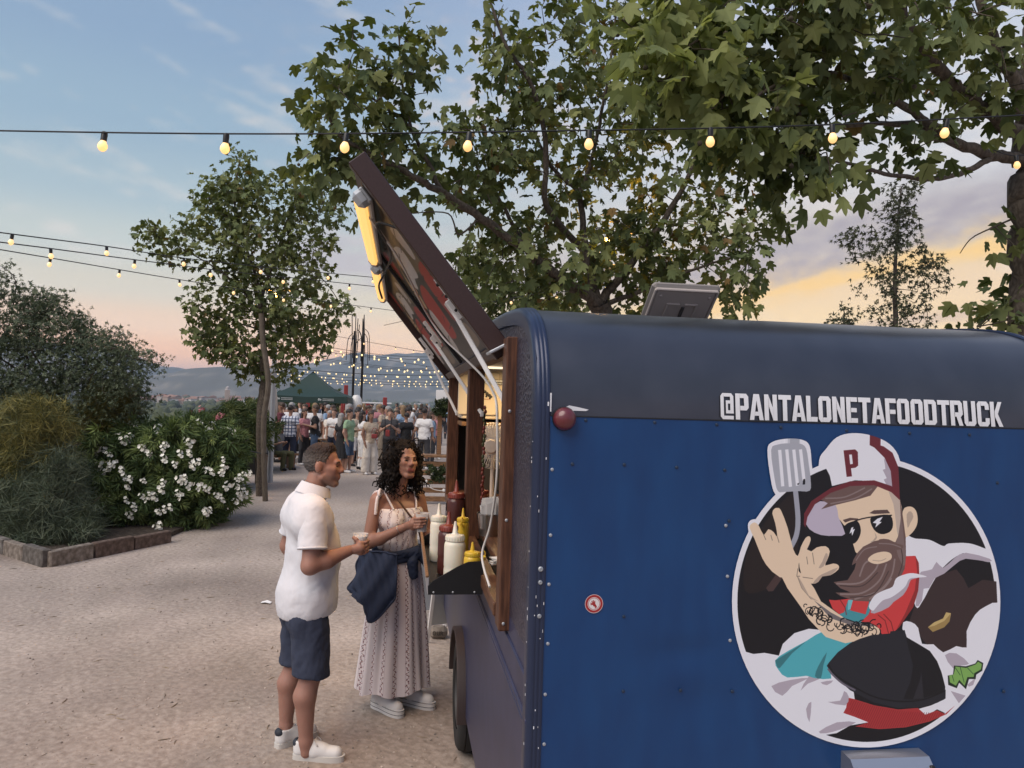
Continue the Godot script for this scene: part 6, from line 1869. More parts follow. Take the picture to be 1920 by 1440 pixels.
	tm.text = "OUR"
	tm.font_size = 16
	tm.pixel_size = 0.0028
	tm.depth = 0.002
	part(tm, "scrawl", M.cable_black, o, Vector3(0, 0.055, 0.062))

# ---- strings of light bulbs --------------------------------------------------------------------------------
func bulb_shape(k: float) -> Array: # socket and bulb hanging from the origin
	var so := MB.new()
	so.lathe([Vector2(0.001, 0.004), Vector2(0.012 * k, 0.0), Vector2(0.0145 * k, -0.012 * k), Vector2(0.0135 * k, -0.045 * k), Vector2(0.001, -0.046 * k)], 10)
	var bu := MB.new()
	bu.lathe([Vector2(0.0003, -0.096 * k), Vector2(0.009 * k, -0.0935 * k), Vector2(0.0165 * k, -0.087 * k), Vector2(0.0212 * k, -0.078 * k), Vector2(0.022 * k, -0.070 * k), Vector2(0.0205 * k, -0.062 * k), Vector2(0.016 * k, -0.053 * k), Vector2(0.012 * k, -0.044 * k)], 14)
	return [so.mesh(), bu.mesh()]

func festoon(label: String, group: String, pts: Array, at: Array, m: Material, k := 1.0, r := 0.0045, sockets := true) -> void:
	var o := thing("string_lights", label, "string lights", Vector3.ZERO, 0.0, group)
	var c := MB.new()
	c.tube(spline(pts, 8), r, 5)
	part(c, "cable", M.cable_black, o)
	var sh := bulb_shape(k)
	for p in at:
		var b := part(sh[1], "bulb", m, o, p)
		b.rotation = Vector3(rr(-0.12, 0.12), 0, rr(-0.12, 0.12))
		if sockets: part(sh[0], "socket", M.black_plastic, b)

func festoons() -> void:
	rng.seed = 12
	# the cable across the top of the view
	var pts := [Vector3(-3.838, 3.276, -3.721), Vector3(-2.434, 3.233, -3.572), Vector3(-1.184, 3.255, -3.571), Vector3(0.067, 3.340, -3.669), Vector3(1.405, 3.460, -3.816), Vector3(2.735, 3.615, -3.962), Vector3(4.152, 3.802, -4.158)]
	var at := []
	for q in [[-28,241], [197,247], [425,249], [650,250], [880,248], [1105,245], [1332,239], [1560,224], [1776,218]]: at.append(Vector3(-0.001, 2.031, -0.001))
	at = [Vector3(-2.504, 3.231, -3.572), Vector3(-1.942, 3.241, -3.571), Vector3(-1.372, 3.251, -3.571), Vector3(-0.814, 3.275, -3.591), Vector3(-0.239, 3.314, -3.640), Vector3(0.339, 3.363, -3.699), Vector3(0.944, 3.419, -3.767), Vector3(1.573, 3.478, -3.836), Vector3(2.191, 3.549, -3.904)]
	festoon("nearest black festoon cable crossing the whole view above the truck, large glowing bulbs", "", pts, at, M.bulb, 1.0, 0.0042)
	festoon("single bulb cable hanging against the near plane trunk", "", [Vector3(3.325, 3.911, -5.356), Vector3(3.495, 3.871, -5.357), Vector3(3.812, 3.925, -5.355)], [Vector3(3.495, 3.871, -5.357)], M.bulb, 1.0, 0.004)
	# three cables leading off on the left
	var sets := [[[Vector3(0, 436, 6.3), Vector3(200, 462, 7.6), Vector3(345, 484, 8.8), Vector3(520, 503, 10.2), Vector3(700, 520, 12.0)], [31, 197, 346, 487, 613, 700], "upper of the three festoon cables on the left, above the shrubs"],
		[[Vector3(0, 454, 6.3), Vector3(95, 466, 7.0), Vector3(253, 487, 8.2), Vector3(420, 508, 9.6), Vector3(560, 522, 10.8), Vector3(700, 537, 12.0)], [95, 253, 396, 529, 653], "middle of the three festoon cables on the left, above the shrubs"],
		[[Vector3(0, 468, 7.2), Vector3(120, 488, 8.2), Vector3(250, 510, 9.4), Vector3(360, 528, 10.6), Vector3(540, 556, 12.6), Vector3(720, 580, 15.0)], [96, 223, 334, 439, 532, 618, 692], "lowest of the three festoon cables on the left, above the shrubs"]]
	for s in sets:
		var line := []
		for p in s[0]: line.append(Vector3(0, 2.03, 0) + eye_ray(p.x, p.y) * p.z)
		line.push_front(line[0] + (line[0] - line[1]) * 4.0)
		line.append(line[-1] + (line[-1] - line[-2]) * 1.6)
		var fine := spline(line, 24)
		var spots := []
		for x in s[1]:
			var best := 1e9
			var got := Vector3.ZERO
			for q in fine:
				var e: Vector3 = Basis(Vector3.BACK, deg_to_rad(-1.7)) * Basis(Vector3.RIGHT, deg_to_rad(-1.4)) * (q - Vector3(0, 2.03, 0))
				var d: float = absf(960.0 + 1440.0 * e.x / -e.z - x)
				if d < best: best = d; got = q
			spots.append(got)
		festoon(s[2], "", line, spots, M.bulb_dim, 1.0, 0.0055)
	for e in [[[Vector3(-2.871, 3.659, -16.965), Vector3(-0.819, 3.758, -13.962), Vector3(0.304, 3.803, -12.460), Vector3(0.665, 3.776, -11.961), Vector3(1.410, 3.716, -10.962)], [Vector3(0.339, 3.804, -12.460), Vector3(0.657, 3.776, -11.961), Vector3(-0.061, 3.790, -12.961)], "festoon cable running under the big plane crown behind the hatch"],
		[[Vector3(-6.872, 3.186, -16.977), Vector3(-5.301, 3.195, -18.977), Vector3(-4.299, 3.234, -21.977), Vector3(-2.543, 3.132, -25.981)], [Vector3(-5.221, 3.184, -18.977), Vector3(-5.376, 3.179, -18.778), Vector3(-4.835, 3.246, -20.977), Vector3(-4.660, 3.222, -20.977), Vector3(-3.351, 3.167, -23.979), Vector3(-2.838, 3.149, -25.380)], "festoon cable passing below the young plane tree towards the tall sculpture"],
		[[Vector3(-5.538, 3.681, -17.965), Vector3(-4.479, 3.608, -19.967), Vector3(-3.391, 3.536, -21.970), Vector3(-2.025, 3.423, -23.973)], [Vector3(-4.785, 3.606, -18.967), Vector3(-4.087, 3.589, -20.968), Vector3(-3.361, 3.537, -21.970), Vector3(-2.968, 3.526, -22.970)], "festoon cable crossing in front of the tall sculpture"]]:
		festoon(e[2], "", e[0], e[1], M.bulb_dim, 1.0, 0.006)
	# the dense net of lights over the crowd
	for i in 17:
		var d := 25.0 + i * 3.1
		var line := []
		var spots := []
		var hgt := 3.75 + 0.1 * sin(i * 2.1)
		var x0 := -0.335 * d * (0.78 if d < 40 else 1.0)
		var x1 := 0.01 * d
		for k in 9:
			var t := k / 8.0
			line.append(Vector3(lerpf(x0, x1, t), hgt - 0.35 * sin(PI * t), -d + 0.6 * sin(t * 3.0 + i)))
		var fine := spline(line, 6)
		var n := 14 + i % 3
		for k in n: spots.append(fine[int((k + rr(0.25, 0.75)) / n * (fine.size() - 1))])
		festoon("festoon row over the crowd, %s of seventeen counted from the near end" % ["first", "second", "third", "fourth", "fifth", "sixth", "seventh", "eighth", "ninth", "tenth", "eleventh", "twelfth", "thirteenth", "fourteenth", "fifteenth", "sixteenth", "last"][i], "festoon rows over the crowd", line, spots, M.bulb_far, 1.35 + i * 0.04, 0.008, false)

# ---- the fair beyond ---------------------------------------------------------------------------------------
func post_lamp(label: String, foot: Vector3, top: Vector3, heads: Array) -> void:
	var o := thing("street_lamp", label, "street lamp", foot)
	var b := MB.new()
	b.tube([Vector3(0, -0.1, 0), Vector3(0, top.y - foot.y - 0.05, 0)], [0.07, 0.05], 12)
	part(b, "pole", M.galvanised, o)
	for h in heads:
		b = MB.new()
		var at := Vector3(0, top.y - foot.y, 0)
		b.tube([at - Vector3(0, 0.12, 0), at + Vector3(h, 0.02, 0)], 0.02, 6)
		b.box(at + Vector3(h * 1.6, 0.035, 0), Vector3(absf(h) * 2.0, 0.035, 0.16), 0.012)
		var hd := part(b, "lamp_head", M.black_metal, o)
		b = MB.new()
		b.box(at + Vector3(h * 1.6, 0.008, 0), Vector3(absf(h) * 1.6, 0.016, 0.12), 0.004)
		part(b, "lamp_glass", M.bulb, hd)
	var l := OmniLight3D.new()
	l.name = "lamp_light"
	l.light_color = Color(1.0, 0.72, 0.36)
	l.light_energy = 0.9
	l.light_size = 0.1
	l.shadow_enabled = true
	l.position = Vector3(0, top.y - foot.y - 0.14, 0.08)
	o.add_child(l)

func fair_ground() -> void:
	rng.seed = 61
	post_lamp("flat headed street lamp with pale pole beside the young plane tree, lit amber", Vector3(-5.578, 0.000, -17.973), Vector3(-5.685, 4.492, -17.545), [-0.13, 0.13])
	post_lamp("twin headed street lamp lit amber beside the big plane trunk behind the truck", Vector3(1.263, 4.388, -10.546) * Vector3(1, 0, 1), Vector3(1.263, 4.388, -10.546), [-0.14, 0.14])
	# dark green marquee
	var cloth := mat("marquee_green", lin(0.012, 0.035, 0.028), 0.7)
	var c := Vector3(-13.502, 0.000, -52.405) * Vector3(1, 0, 1)
	c = Vector3(-7.515, 2.072, -29.008) * Vector3(1, 0, 1)
	var o := thing("marquee", "dark green pop-up marquee over the drinks table beside the young plane tree", "marquee", c, 0.12)
	var w := 1.42
	var hv := 2.02
	var b := MB.new()
	var peak := Vector3(0, 3.0, 0)
	for s in 4:
		var q := Basis(Vector3.UP, s * PI / 2)
		var rows := []
		for i in 9:
			var t := i / 8.0
			var row := []
			for j in 9:
				var x := (j / 4.0 - 1.0)
				var e := Vector3(x * w, hv + 0.05, w)
				var p := e.lerp(peak, t)
				p.x = x * w * (1.0 - t)
				p.y -= sin(t * PI) * 0.16 + (1.0 - x * x) * 0.05 * (1.0 - t)
				row.append(q * p)
			rows.append(row)
		b.sheet(rows)
	part(b, "canopy", cloth, o)
	for s in 4:
		b = MB.new()
		var q := Basis(Vector3.UP, s * PI / 2)
		b.sheet([[q * Vector3(-w, hv + 0.05, w), q * Vector3(0, hv, w + 0.01), q * Vector3(w, hv + 0.05, w)], [q * Vector3(-w, hv - 0.2, w + 0.01), q * Vector3(0, hv - 0.21, w + 0.02), q * Vector3(w, hv - 0.2, w + 0.01)]])
		var vo := part(b, "valance", cloth, o)
		if s == 0 or s == 3:
			b = MB.new()
			for x in ([-0.75, 0.7] if s == 0 else [0.0]): # the small white leaf mark and its two illegible lines
				b.ball(q * Vector3(x - 0.28, hv - 0.08, w + 0.022), (q * Vector3(0.035, 0.05, 0.004)).abs(), 8)
				b.ball(q * Vector3(x - 0.22, hv - 0.09, w + 0.022), (q * Vector3(0.03, 0.04, 0.004)).abs(), 8)
				for r in 2:
					for i in 9: b.box(q * Vector3(x - 0.13 + i * 0.045, hv - 0.055 - r * 0.055, w + 0.024), (q * Vector3(0.034, 0.03, 0.004)).abs())
			part(b, "print", mat("valance_print", lin(0.4, 0.42, 0.4), 0.7), vo)
	for x in [-1.0, 1.0]:
		for z in [-1.0, 1.0]:
			b = MB.new()
			b.box(Vector3(x * (w - 0.04), hv * 0.5, z * (w - 0.04)), Vector3(0.045, hv, 0.045), 0.006)
			part(b, "leg", M.white_metal if x > 0 else M.black_metal, o)
	# table under it
	o = thing("trestle_table", "long trestle table spread with plates in front of the dark green marquee", "table", Vector3(-6.444, 0.000, -23.523), 0.2)
	b = MB.new()
	b.box(Vector3(0, 0.74, 0), Vector3(2.2, 0.035, 0.75), 0.006)
	part(b, "tabletop", M.pine, o)
	for x in [-0.9, 0.9]:
		b = MB.new()
		for s in [-1.0, 1.0]: b.tube([Vector3(x, 0.72, s * 0.1), Vector3(x, 0, s * 0.33)], 0.018, 6)
		part(b, "leg", M.black_metal, o)
	for i in 7:
		var d := thing("plate", "white paper plate on the trestle table, %s from the left" % ["first", "second", "third", "fourth", "fifth", "sixth", "last"][i], "plate", o.transform * Vector3(-0.95 + i * 0.31, 0.758, rr(-0.2, 0.25)), 0.0, "plates on the trestle table")
		b = MB.new()
		b.lathe([Vector2(0.001, 0.002), Vector2(0.07, 0.002), Vector2(0.1, 0.018), Vector2(0.102, 0.018), Vector2(0.072, 0.0), Vector2(0.001, 0.0)], 18)
		part(b, "dish", M.paper, d)
	# rod sculpture
	o = thing("rod_sculpture", "tall sculpture of two dark posts crowned with splayed iron rods behind the crowd", "sculpture", Vector3(-6.874, 2.066, -34.009) * Vector3(1, 0, 1))
	var s1 := 5.6 / 5.6
	for e in [[-0.16, 5.0, 0], [0.22, 4.9, 1]]:
		b = MB.new()
		b.tube([Vector3(e[0], -0.1, 0), Vector3(e[0], e[1] * s1, 0)], 0.055, 8)
		part(b, "post", M.black_metal, o)
		b = MB.new()
		for i in 9:
			var a: float = i * 2.4 + e[2]
			var foot := Vector3(e[0] + 0.09 * cos(a), 4.1 + 0.2 * (i % 3), 0.09 * sin(a))
			if i < 4: b.tube([foot + Vector3(0, -0.5, 0), foot + Vector3(0.1 * cos(a * 1.7), 1.2 + 0.25 * (i % 2), 0.1 * sin(a))], 0.02, 5)
			else: b.tube(spline([foot + Vector3(0, 0.6, 0), foot + Vector3(0.22 * cos(a), 0.3, 0.2 * sin(a)), foot + Vector3(0.28 * cos(a), -0.6 - 0.2 * (i % 2), 0.25 * sin(a))], 5), 0.016, 5)
		part(b, "iron_rods", M.black_metal, o)
	# white figure-like banner, red posts and pale rail
	o = thing("banner_stand", "pale rounded banner stand right of the marquee", "banner", Vector3(-6.056, 1.750, -30.016) * Vector3(1, 0, 1))
	b = MB.new()
	b.lathe([Vector2(0.16, 1.1), Vector2(0.22, 1.2), Vector2(0.24, 1.6), Vector2(0.20, 2.0), Vector2(0.12, 2.14), Vector2(0.001, 2.16)], 16)
	part(b, "cover", M.white_plastic, o)
	b = MB.new()
	b.tube([Vector3(0, -0.05, 0), Vector3(0, 1.15, 0)], 0.04, 8)
	part(b, "pole", M.galvanised, o)
	mat("post_red", lin(0.28, 0.035, 0.03), 0.6)
	for e in [[649, 722, 31.0, "left of the pale banner"], [657, 756, 33.0, "just beside the pale banner"], [722, 745, 32.0, "standing alone over the heads left of the serving window"], [578, 748, 33.0, "under the marquee roof"], [690, 755, 36.0, "half hidden behind the heads"], [643, 752, 34.0, "at the marquee's right leg"]]:
		var p: Vector3 = Vector3(0, 2.03, 0) + eye_ray(e[0], e[1]) * e[2]
		o = thing("red_post", "square red timber post %s" % e[3], "post", p * Vector3(1, 0, 1), 0.3, "red playground posts")
		b = MB.new()
		b.box(Vector3(0, p.y * 0.5, 0), Vector3(0.16, p.y, 0.16), 0.02)
		part(b, "post", M.post_red, o)
	o = thing("rail", "white horizontal rail between the red posts behind the crowd", "rail", Vector3(-6.350, 1.917, -34.013) * Vector3(1, 0, 1))
	b = MB.new()
	b.box(Vector3(0.1, 1.84, 0), Vector3(1.9, 0.06, 0.05), 0.01)
	part(b, "rail_bar", M.white_metal, o)
	# litter bin with a domed lid by the stakes
	o = thing("litter_bin", "black domed litter bin left of the tree stakes at the crowd's edge", "litter bin", Vector3(-6.635, 0.000, -19.927))
	b = MB.new()
	b.lathe([Vector2(0.001, 0), Vector2(0.22, 0), Vector2(0.24, 0.7), Vector2(0.25, 0.74), Vector2(0.25, 0.78)], 20)
	part(b, "bin", M.black_metal, o)
	b = MB.new()
	b.lathe([Vector2(0.26, 0.78), Vector2(0.27, 0.86), Vector2(0.235, 1.0), Vector2(0.15, 1.1), Vector2(0.001, 1.14)], 20)
	part(b, "dome_lid", M.black_plastic, o)
	# silvery balloon-like sign behind the stakes
	o = thing("silver_banner", "silvery curved feather banner just right of the crooked stake", "banner", Vector3(-6.638, 0.000, -21.200))
	b = MB.new()
	var rows := []
	for i in 9:
		var t := i / 8.0
		rows.append([Vector3(-0.14 * sin(PI * (0.15 + t * 0.8)), 0.9 + t * 1.75, 0.04), Vector3(0, 0.9 + t * 1.8, 0.12 * sin(PI * t)), Vector3(0.2 * sin(PI * (0.1 + t * 0.85)), 0.9 + t * 1.75, 0.02)])
	b.sheet(rows)
	part(b, "sail", mat("sail", lin(0.42, 0.4, 0.38), 0.3, 0.4), o)
	b = MB.new()
	b.tube([Vector3(-0.05, -0.05, 0), Vector3(-0.05, 2.6, 0)], 0.02, 6)
	part(b, "pole", M.galvanised, o)
	# wooden pallet bar with its post, sign and ivy, at the far corner of the truck
	var base := Vector3(-1.478, 0.000, -15.119)
	o = thing("pallet_bar", "pine pallet bar with trailing ivy beyond the far end of the truck", "bar", base, 0.1)
	for i in 5:
		b = MB.new()
		b.box(Vector3(0, 0.10 + i * 0.17, 0.0), Vector3(0.62, 0.10, 0.03), 0.006)
		part(b, "slat", M.pine, o)
	b = MB.new()
	for x in [-0.28, 0.28]: b.box(Vector3(x, 0.45, -0.05), Vector3(0.06, 0.9, 0.06), 0.005)
	part(b, "frame", M.pine, o)
	b = MB.new()
	b.box(Vector3(0.0, 0.94, -0.1), Vector3(0.68, 0.05, 0.36), 0.008)
	part(b, "bar_top", M.pine, o)
	b = MB.new()
	b.box(Vector3(0.08, 1.45, -0.1), Vector3(0.09, 1.0, 0.09), 0.006)
	part(b, "post", M.pine, o)
	b = MB.new()
	b.box(Vector3(0.1, 2.05, -0.05), Vector3(0.22, 0.38, 0.02), 0.004)
	part(b, "blank_sign", M.paper, o)
	var ivy := lance_sprig(8, 0.6, 0.16, 0.7).mesh()
	var wh := []
	var ti := []
	for i in 150:
		var top := i % 2 == 0
		var p := Vector3(rr(-0.1, 0.3), rr(0.45, 0.75), 0.05) if top else Vector3(rr(0.0, 0.22), rr(1.75, 2.0), 0.0)
		wh.append(Transform3D(Basis.from_euler(rv(1.6)).scaled(Vector3.ONE * 0.12), p + rv(0.06)))
		ti.append(Color(0.02, 0.035, 0.015).lerp(Color(0.06, 0.08, 0.03), rng.randf()))
	many(ivy, M.leaf_small, wh, "ivy", o, ti)
	b = MB.new()
	for e in [[-0.1, 0.45], [0.25, 0.28], [0.02, 0.6]]: b.ball(Vector3(e[0] - 0.05, e[1], 0.08), 0.035, 8)
	b.tube(spline([Vector3(-0.4, 0.5, 0.1), Vector3(-0.2, 0.42, 0.1), Vector3(0, 0.3, 0.1), Vector3(0.2, 0.27, 0.1)], 6), 0.008, 5)
	part(b, "lamp_chain", M.white_plastic, o)
	# scrap of paper
	var pp := MB.new()
	pp.sheet([[Vector3(-0.05, 0.004, -0.03), Vector3(0.0, 0.018, -0.035), Vector3(0.05, 0.006, -0.02)], [Vector3(-0.045, 0.006, 0.03), Vector3(0.0, 0.012, 0.03), Vector3(0.05, 0.004, 0.035)]])
	var pa := part(pp, "paper_scrap", M.paper, null, Vector3(-2.340, 0.000, -7.563) + Vector3(0, 0.004, 0))
	tag(pa, "crumpled white paper scrap lying on the sand behind the man", "paper")


# ---- people ------------------------------------------------------------------------------------------------
func wrinkle(mb: MB, amp: float, f: Vector3, seed_: int, flat := Vector3(1, 0, 1)) -> MB: # soft folds, then fresh normals
	var nz := noise(1.0, seed_, 3)
	for i in mb.v.size(): mb.v[i] += mb.n[i] * flat * amp * nz.get_noise_3dv(mb.v[i] * f)
	return renormal(mb)
func renormal(mb: MB) -> MB:
	var acc := PackedVector3Array()
	acc.resize(mb.v.size())
	for k in range(0, mb.idx.size(), 3):
		var g := (mb.v[mb.idx[k + 2]] - mb.v[mb.idx[k]]).cross(mb.v[mb.idx[k + 1]] - mb.v[mb.idx[k]])
		for t in 3: acc[mb.idx[k + t]] += g
	for i in acc.size():
		if acc[i].length() > 1e-12: mb.n[i] = acc[i].normalized()
	return mb
func move(prims: Array, x: Transform3D) -> Array: # primitives carried to another place and size
	var out := []
	var k := x.basis.get_scale().x
	for p in prims:
		var q: Array = p.duplicate()
		q[0] = x * p[0]
		if p[2] is Basis:
			q[1] = p[1] * k
			q[2] = x.basis.orthonormalized() * p[2]
		else:
			q[1] = x * p[1]
			q[2] = p[2] * k
			q[3] = p[3] * k
		out.append(q)
	return out

func head_prims(man: bool) -> Array: # origin between the ears, z to the face
	var I := Basis.IDENTITY
	var p := [[Vector3(0, 0.036, -0.016), Vector3(0.075, 0.090, 0.096), I], [Vector3(0, -0.03, 0.036), Vector3(0.060, 0.082, 0.062), I],
		[Vector3(-0.013, -0.100, 0.072), Vector3(0.013, -0.100, 0.072), 0.019, 0.019], [Vector3(-0.030, 0.026, 0.079), Vector3(0.030, 0.026, 0.079), 0.014, 0.014],
		[Vector3(0, 0.02, 0.090), Vector3(0, -0.019, 0.1085), 0.009, 0.012], [Vector3(-0.010, -0.026, 0.104), Vector3(0.010, -0.026, 0.104), 0.0085, 0.0085],
		[Vector3(-0.020, -0.0575, 0.0875), Vector3(0.020, -0.0575, 0.0875), 0.0068, 0.0068], [Vector3(-0.015, -0.068, 0.0865), Vector3(0.015, -0.068, 0.0865), 0.0075, 0.0075]]
	for s in [-1.0, 1.0]:
		p.append([Vector3(s * 0.050, -0.062, 0.008), Vector3(s * 0.018, -0.098, 0.062), 0.020 if man else 0.016, 0.018])
		p.append([Vector3(s * 0.040, -0.014, 0.066), Vector3(s * 0.046, -0.010, 0.045), 0.020, 0.018])
		p.append([Vector3(s * 0.076, -0.004, -0.014), Vector3(0.011, 0.031, 0.019), Basis(Vector3.UP, s * -0.35)])
	p.append([Vector3(-0.031, 0.003, 0.102), Vector3(0.017, 0.0085, 0.014), I, true])
	p.append([Vector3(0.031, 0.003, 0.102), Vector3(0.017, 0.0085, 0.014), I, true])
	return p

func shoe(o: Node3D, at: Transform3D, upper: Material, sole: Material, heel: Material, plat: float, stripe: Material = null, ankle := Vector3(0, 0.1, -0.055)) -> void: # at: the ankle's foot on the ground, z to the toe
	var mb := MB.new()
	var y := plat
	var pr := [[Vector3(0, y + 0.035, -0.062), Vector3(0, y + 0.03, 0.02), 0.036, 0.040], [Vector3(0, y + 0.028, 0.02), Vector3(0.004, y + 0.022, 0.135), 0.041, 0.037], [Vector3(0, y + 0.075, -0.055), Vector3(0, y + 0.045, 0.06), 0.036, 0.030], [Vector3(0, y + 0.03, -0.07), Vector3(0, y + 0.075, -0.078), 0.032, 0.026], [Vector3(0, y + 0.12, -0.05), Vector3(0.034, 0.05, 0.042), Basis.IDENTITY, true]]
	body_mesh(move(pr, at), 0.0065, 0.02, [[at * Vector3(0, y - 0.002, 0), -at.basis.y]], null, mb)
	var so := part(mb, "shoe", upper, o)
	var outl := PackedVector2Array([Vector2(0, -0.105), Vector2(0.026, -0.098), Vector2(0.039, -0.06), Vector2(0.040, 0.0), Vector2(0.046, 0.08), Vector2(0.046, 0.13), Vector2(0.032, 0.172), Vector2(0.006, 0.186), Vector2(-0.024, 0.174), Vector2(-0.040, 0.13), Vector2(-0.042, 0.07), Vector2(-0.036, 0.0), Vector2(-0.037, -0.06), Vector2(-0.026, -0.098)])
	mb = MB.new()
	var lay := Transform3D(Basis(Vector3.RIGHT, Vector3(0, 0, 1), Vector3(0, -1, 0)), Vector3.ZERO) # outline x, y to x, z
	mb.prism(ring(outl, 3), -plat - 0.014, -0.002, at * lay)
	part(mb, "sole", sole, so)
	if stripe:
		mb = MB.new()
		for hh in [plat + 0.012, plat * 0.62]:
			var pts := []
			for q in ring(outl, 3): pts.append(at * Vector3(q.x * 1.012, hh, q.y * 1.008))
			pts.append(pts[0])
			mb.tube(pts, 0.0017, 4, false)
		part(mb, "stripe", stripe, so)
	if heel:
		mb = MB.new()
		body_mesh(move([[Vector3(0, y + 0.072, -0.083), Vector3(0.031, 0.026, 0.026), Basis.IDENTITY], [Vector3(0, y + 0.07, -0.055), Vector3(0.036, 0.06, 0.03), Basis.IDENTITY, true]], at), 0.005, 0.004, [], null, mb)
		part(mb, "heel_tab", heel, so)
	mb = MB.new()
	for i in 4:
		var z := 0.02 + i * 0.02
		var hh := y + 0.077 - i * 0.0075
		mb.tube([at * Vector3(-0.024, hh - 0.008, z), at * Vector3(0, hh + 0.005, z + 0.007), at * Vector3(0.024, hh - 0.008, z)], 0.0028, 4)
	for s in [-1.0, 1.0]: mb.tube(spline([at * Vector3(0, y + 0.085, 0.015), at * Vector3(s * 0.03, y + 0.095, 0.02), at * Vector3(s * 0.038, y + 0.072, 0.04), at * Vector3(s * 0.012, y + 0.078, 0.028)], 4), 0.0028, 4)
	part(mb, "laces", upper, so)

func hand(mb: MB, wrist: Vector3, palm: Vector3, axis_c: Vector3, r: float, side: Vector3, hgt: Array, sweep: float, paint: Variant) -> void: # fingers wrapped round an upright cup at axis_c, starting from the palm's side
	var pr := [[wrist, palm, 0.026, 0.030], [palm + Vector3(0, 0.022, 0), palm - Vector3(0, 0.024, 0), 0.019, 0.018]]
	var a0 := atan2(side.x, side.z)
	for i in hgt.size():
		var ln: float = sweep * [0.92, 1.0, 0.95, 0.78][i]
		var last := Vector3.ZERO
		for k in 4:
			var a := a0 + ln * k / 3.0
			var rad := r + 0.0095 - 0.001 * k
			var p := Vector3(axis_c.x + sin(a) * rad, hgt[i] + 0.004 * k, axis_c.z + cos(a) * rad)
			if k == 0: p = palm.lerp(p, 0.75); p.y = hgt[i]
			if k > 0: pr.append([last, p, 0.0098 - 0.0007 * (k - 1), 0.0098 - 0.0007 * k])
			last = p
	var tl := Vector3.ZERO # thumb round the other way
	for k in 3:
		var a := a0 - signf(sweep) * (0.15 + 0.42 * k)
		var p := Vector3(axis_c.x + sin(a) * (r + 0.011), hgt[0] + 0.012 + 0.008 * k, axis_c.z + cos(a) * (r + 0.011))
		if k == 0: p = palm.lerp(p, 0.6)
		if k > 0: pr.append([tl, p, 0.0115, 0.0105])
		tl = p
	body_mesh(pr, 0.0042, 0.006, [], paint, mb)

func cup(label: String, at: Vector3, beer: Material) -> void: # clear plastic tumbler
	var o := thing("plastic_cup", label, "cup", at)
	var b := MB.new()
	b.lathe([Vector2(0.001, 0.0), Vector2(0.031, 0.0), Vector2(0.042, 0.112), Vector2(0.0445, 0.113), Vector2(0.0445, 0.117), Vector2(0.0415, 0.116), Vector2(0.030, 0.003)], 28)
	part(b, "cup", M.cup_clear, o)
	b = MB.new()
	b.lathe([Vector2(0.001, 0.004), Vector2(0.0295, 0.004), Vector2(0.0385, 0.082), Vector2(0.001, 0.083)], 24)
	part(b, "drink", beer, o)

func couple() -> void:
	rng.seed = 90
	var skin_m := mat("skin_tanned", lin(0.27, 0.145, 0.095), 0.55)
	skin_m.subsurf_scatter_enabled = true
	skin_m.subsurf_scatter_strength = 0.08
	skin_m.vertex_color_use_as_albedo = true
	skin_m.albedo_color = Color.WHITE
	var weave := ntex(0.2, 91, Color(0.9, 0.9, 0.9), Color(1, 1, 1), 256, 3)
	grain(mat("polo_white", lin(0.74, 0.745, 0.78), 0.9), weave, Vector3.ONE * 5.0)
	grain(mat("shorts_navy", lin(0.032, 0.043, 0.078), 0.85), weave, Vector3.ONE * 5.0)
	mat("shoe_white", lin(0.66, 0.65, 0.63), 0.6)
	mat("sole_white", lin(0.55, 0.53, 0.49), 0.7)
	mat("heel_navy", lin(0.018, 0.024, 0.036), 0.7)
	var cc := mat("cup_clear", Color(0.95, 0.95, 0.95, 0.35), 0.12)
	cc.transparency = BaseMaterial3D.TRANSPARENCY_ALPHA
	mat("beer_amber", lin(0.26, 0.12, 0.045), 0.2)
	mat("cola_dark", lin(0.05, 0.02, 0.012), 0.2)
	mat("eye_white", lin(0.55, 0.52, 0.48), 0.2)
	mat("eye_dark", lin(0.02, 0.012, 0.01), 0.15)
	mat("brow_dark", lin(0.02, 0.014, 0.012), 0.8)
	man()
	woman()

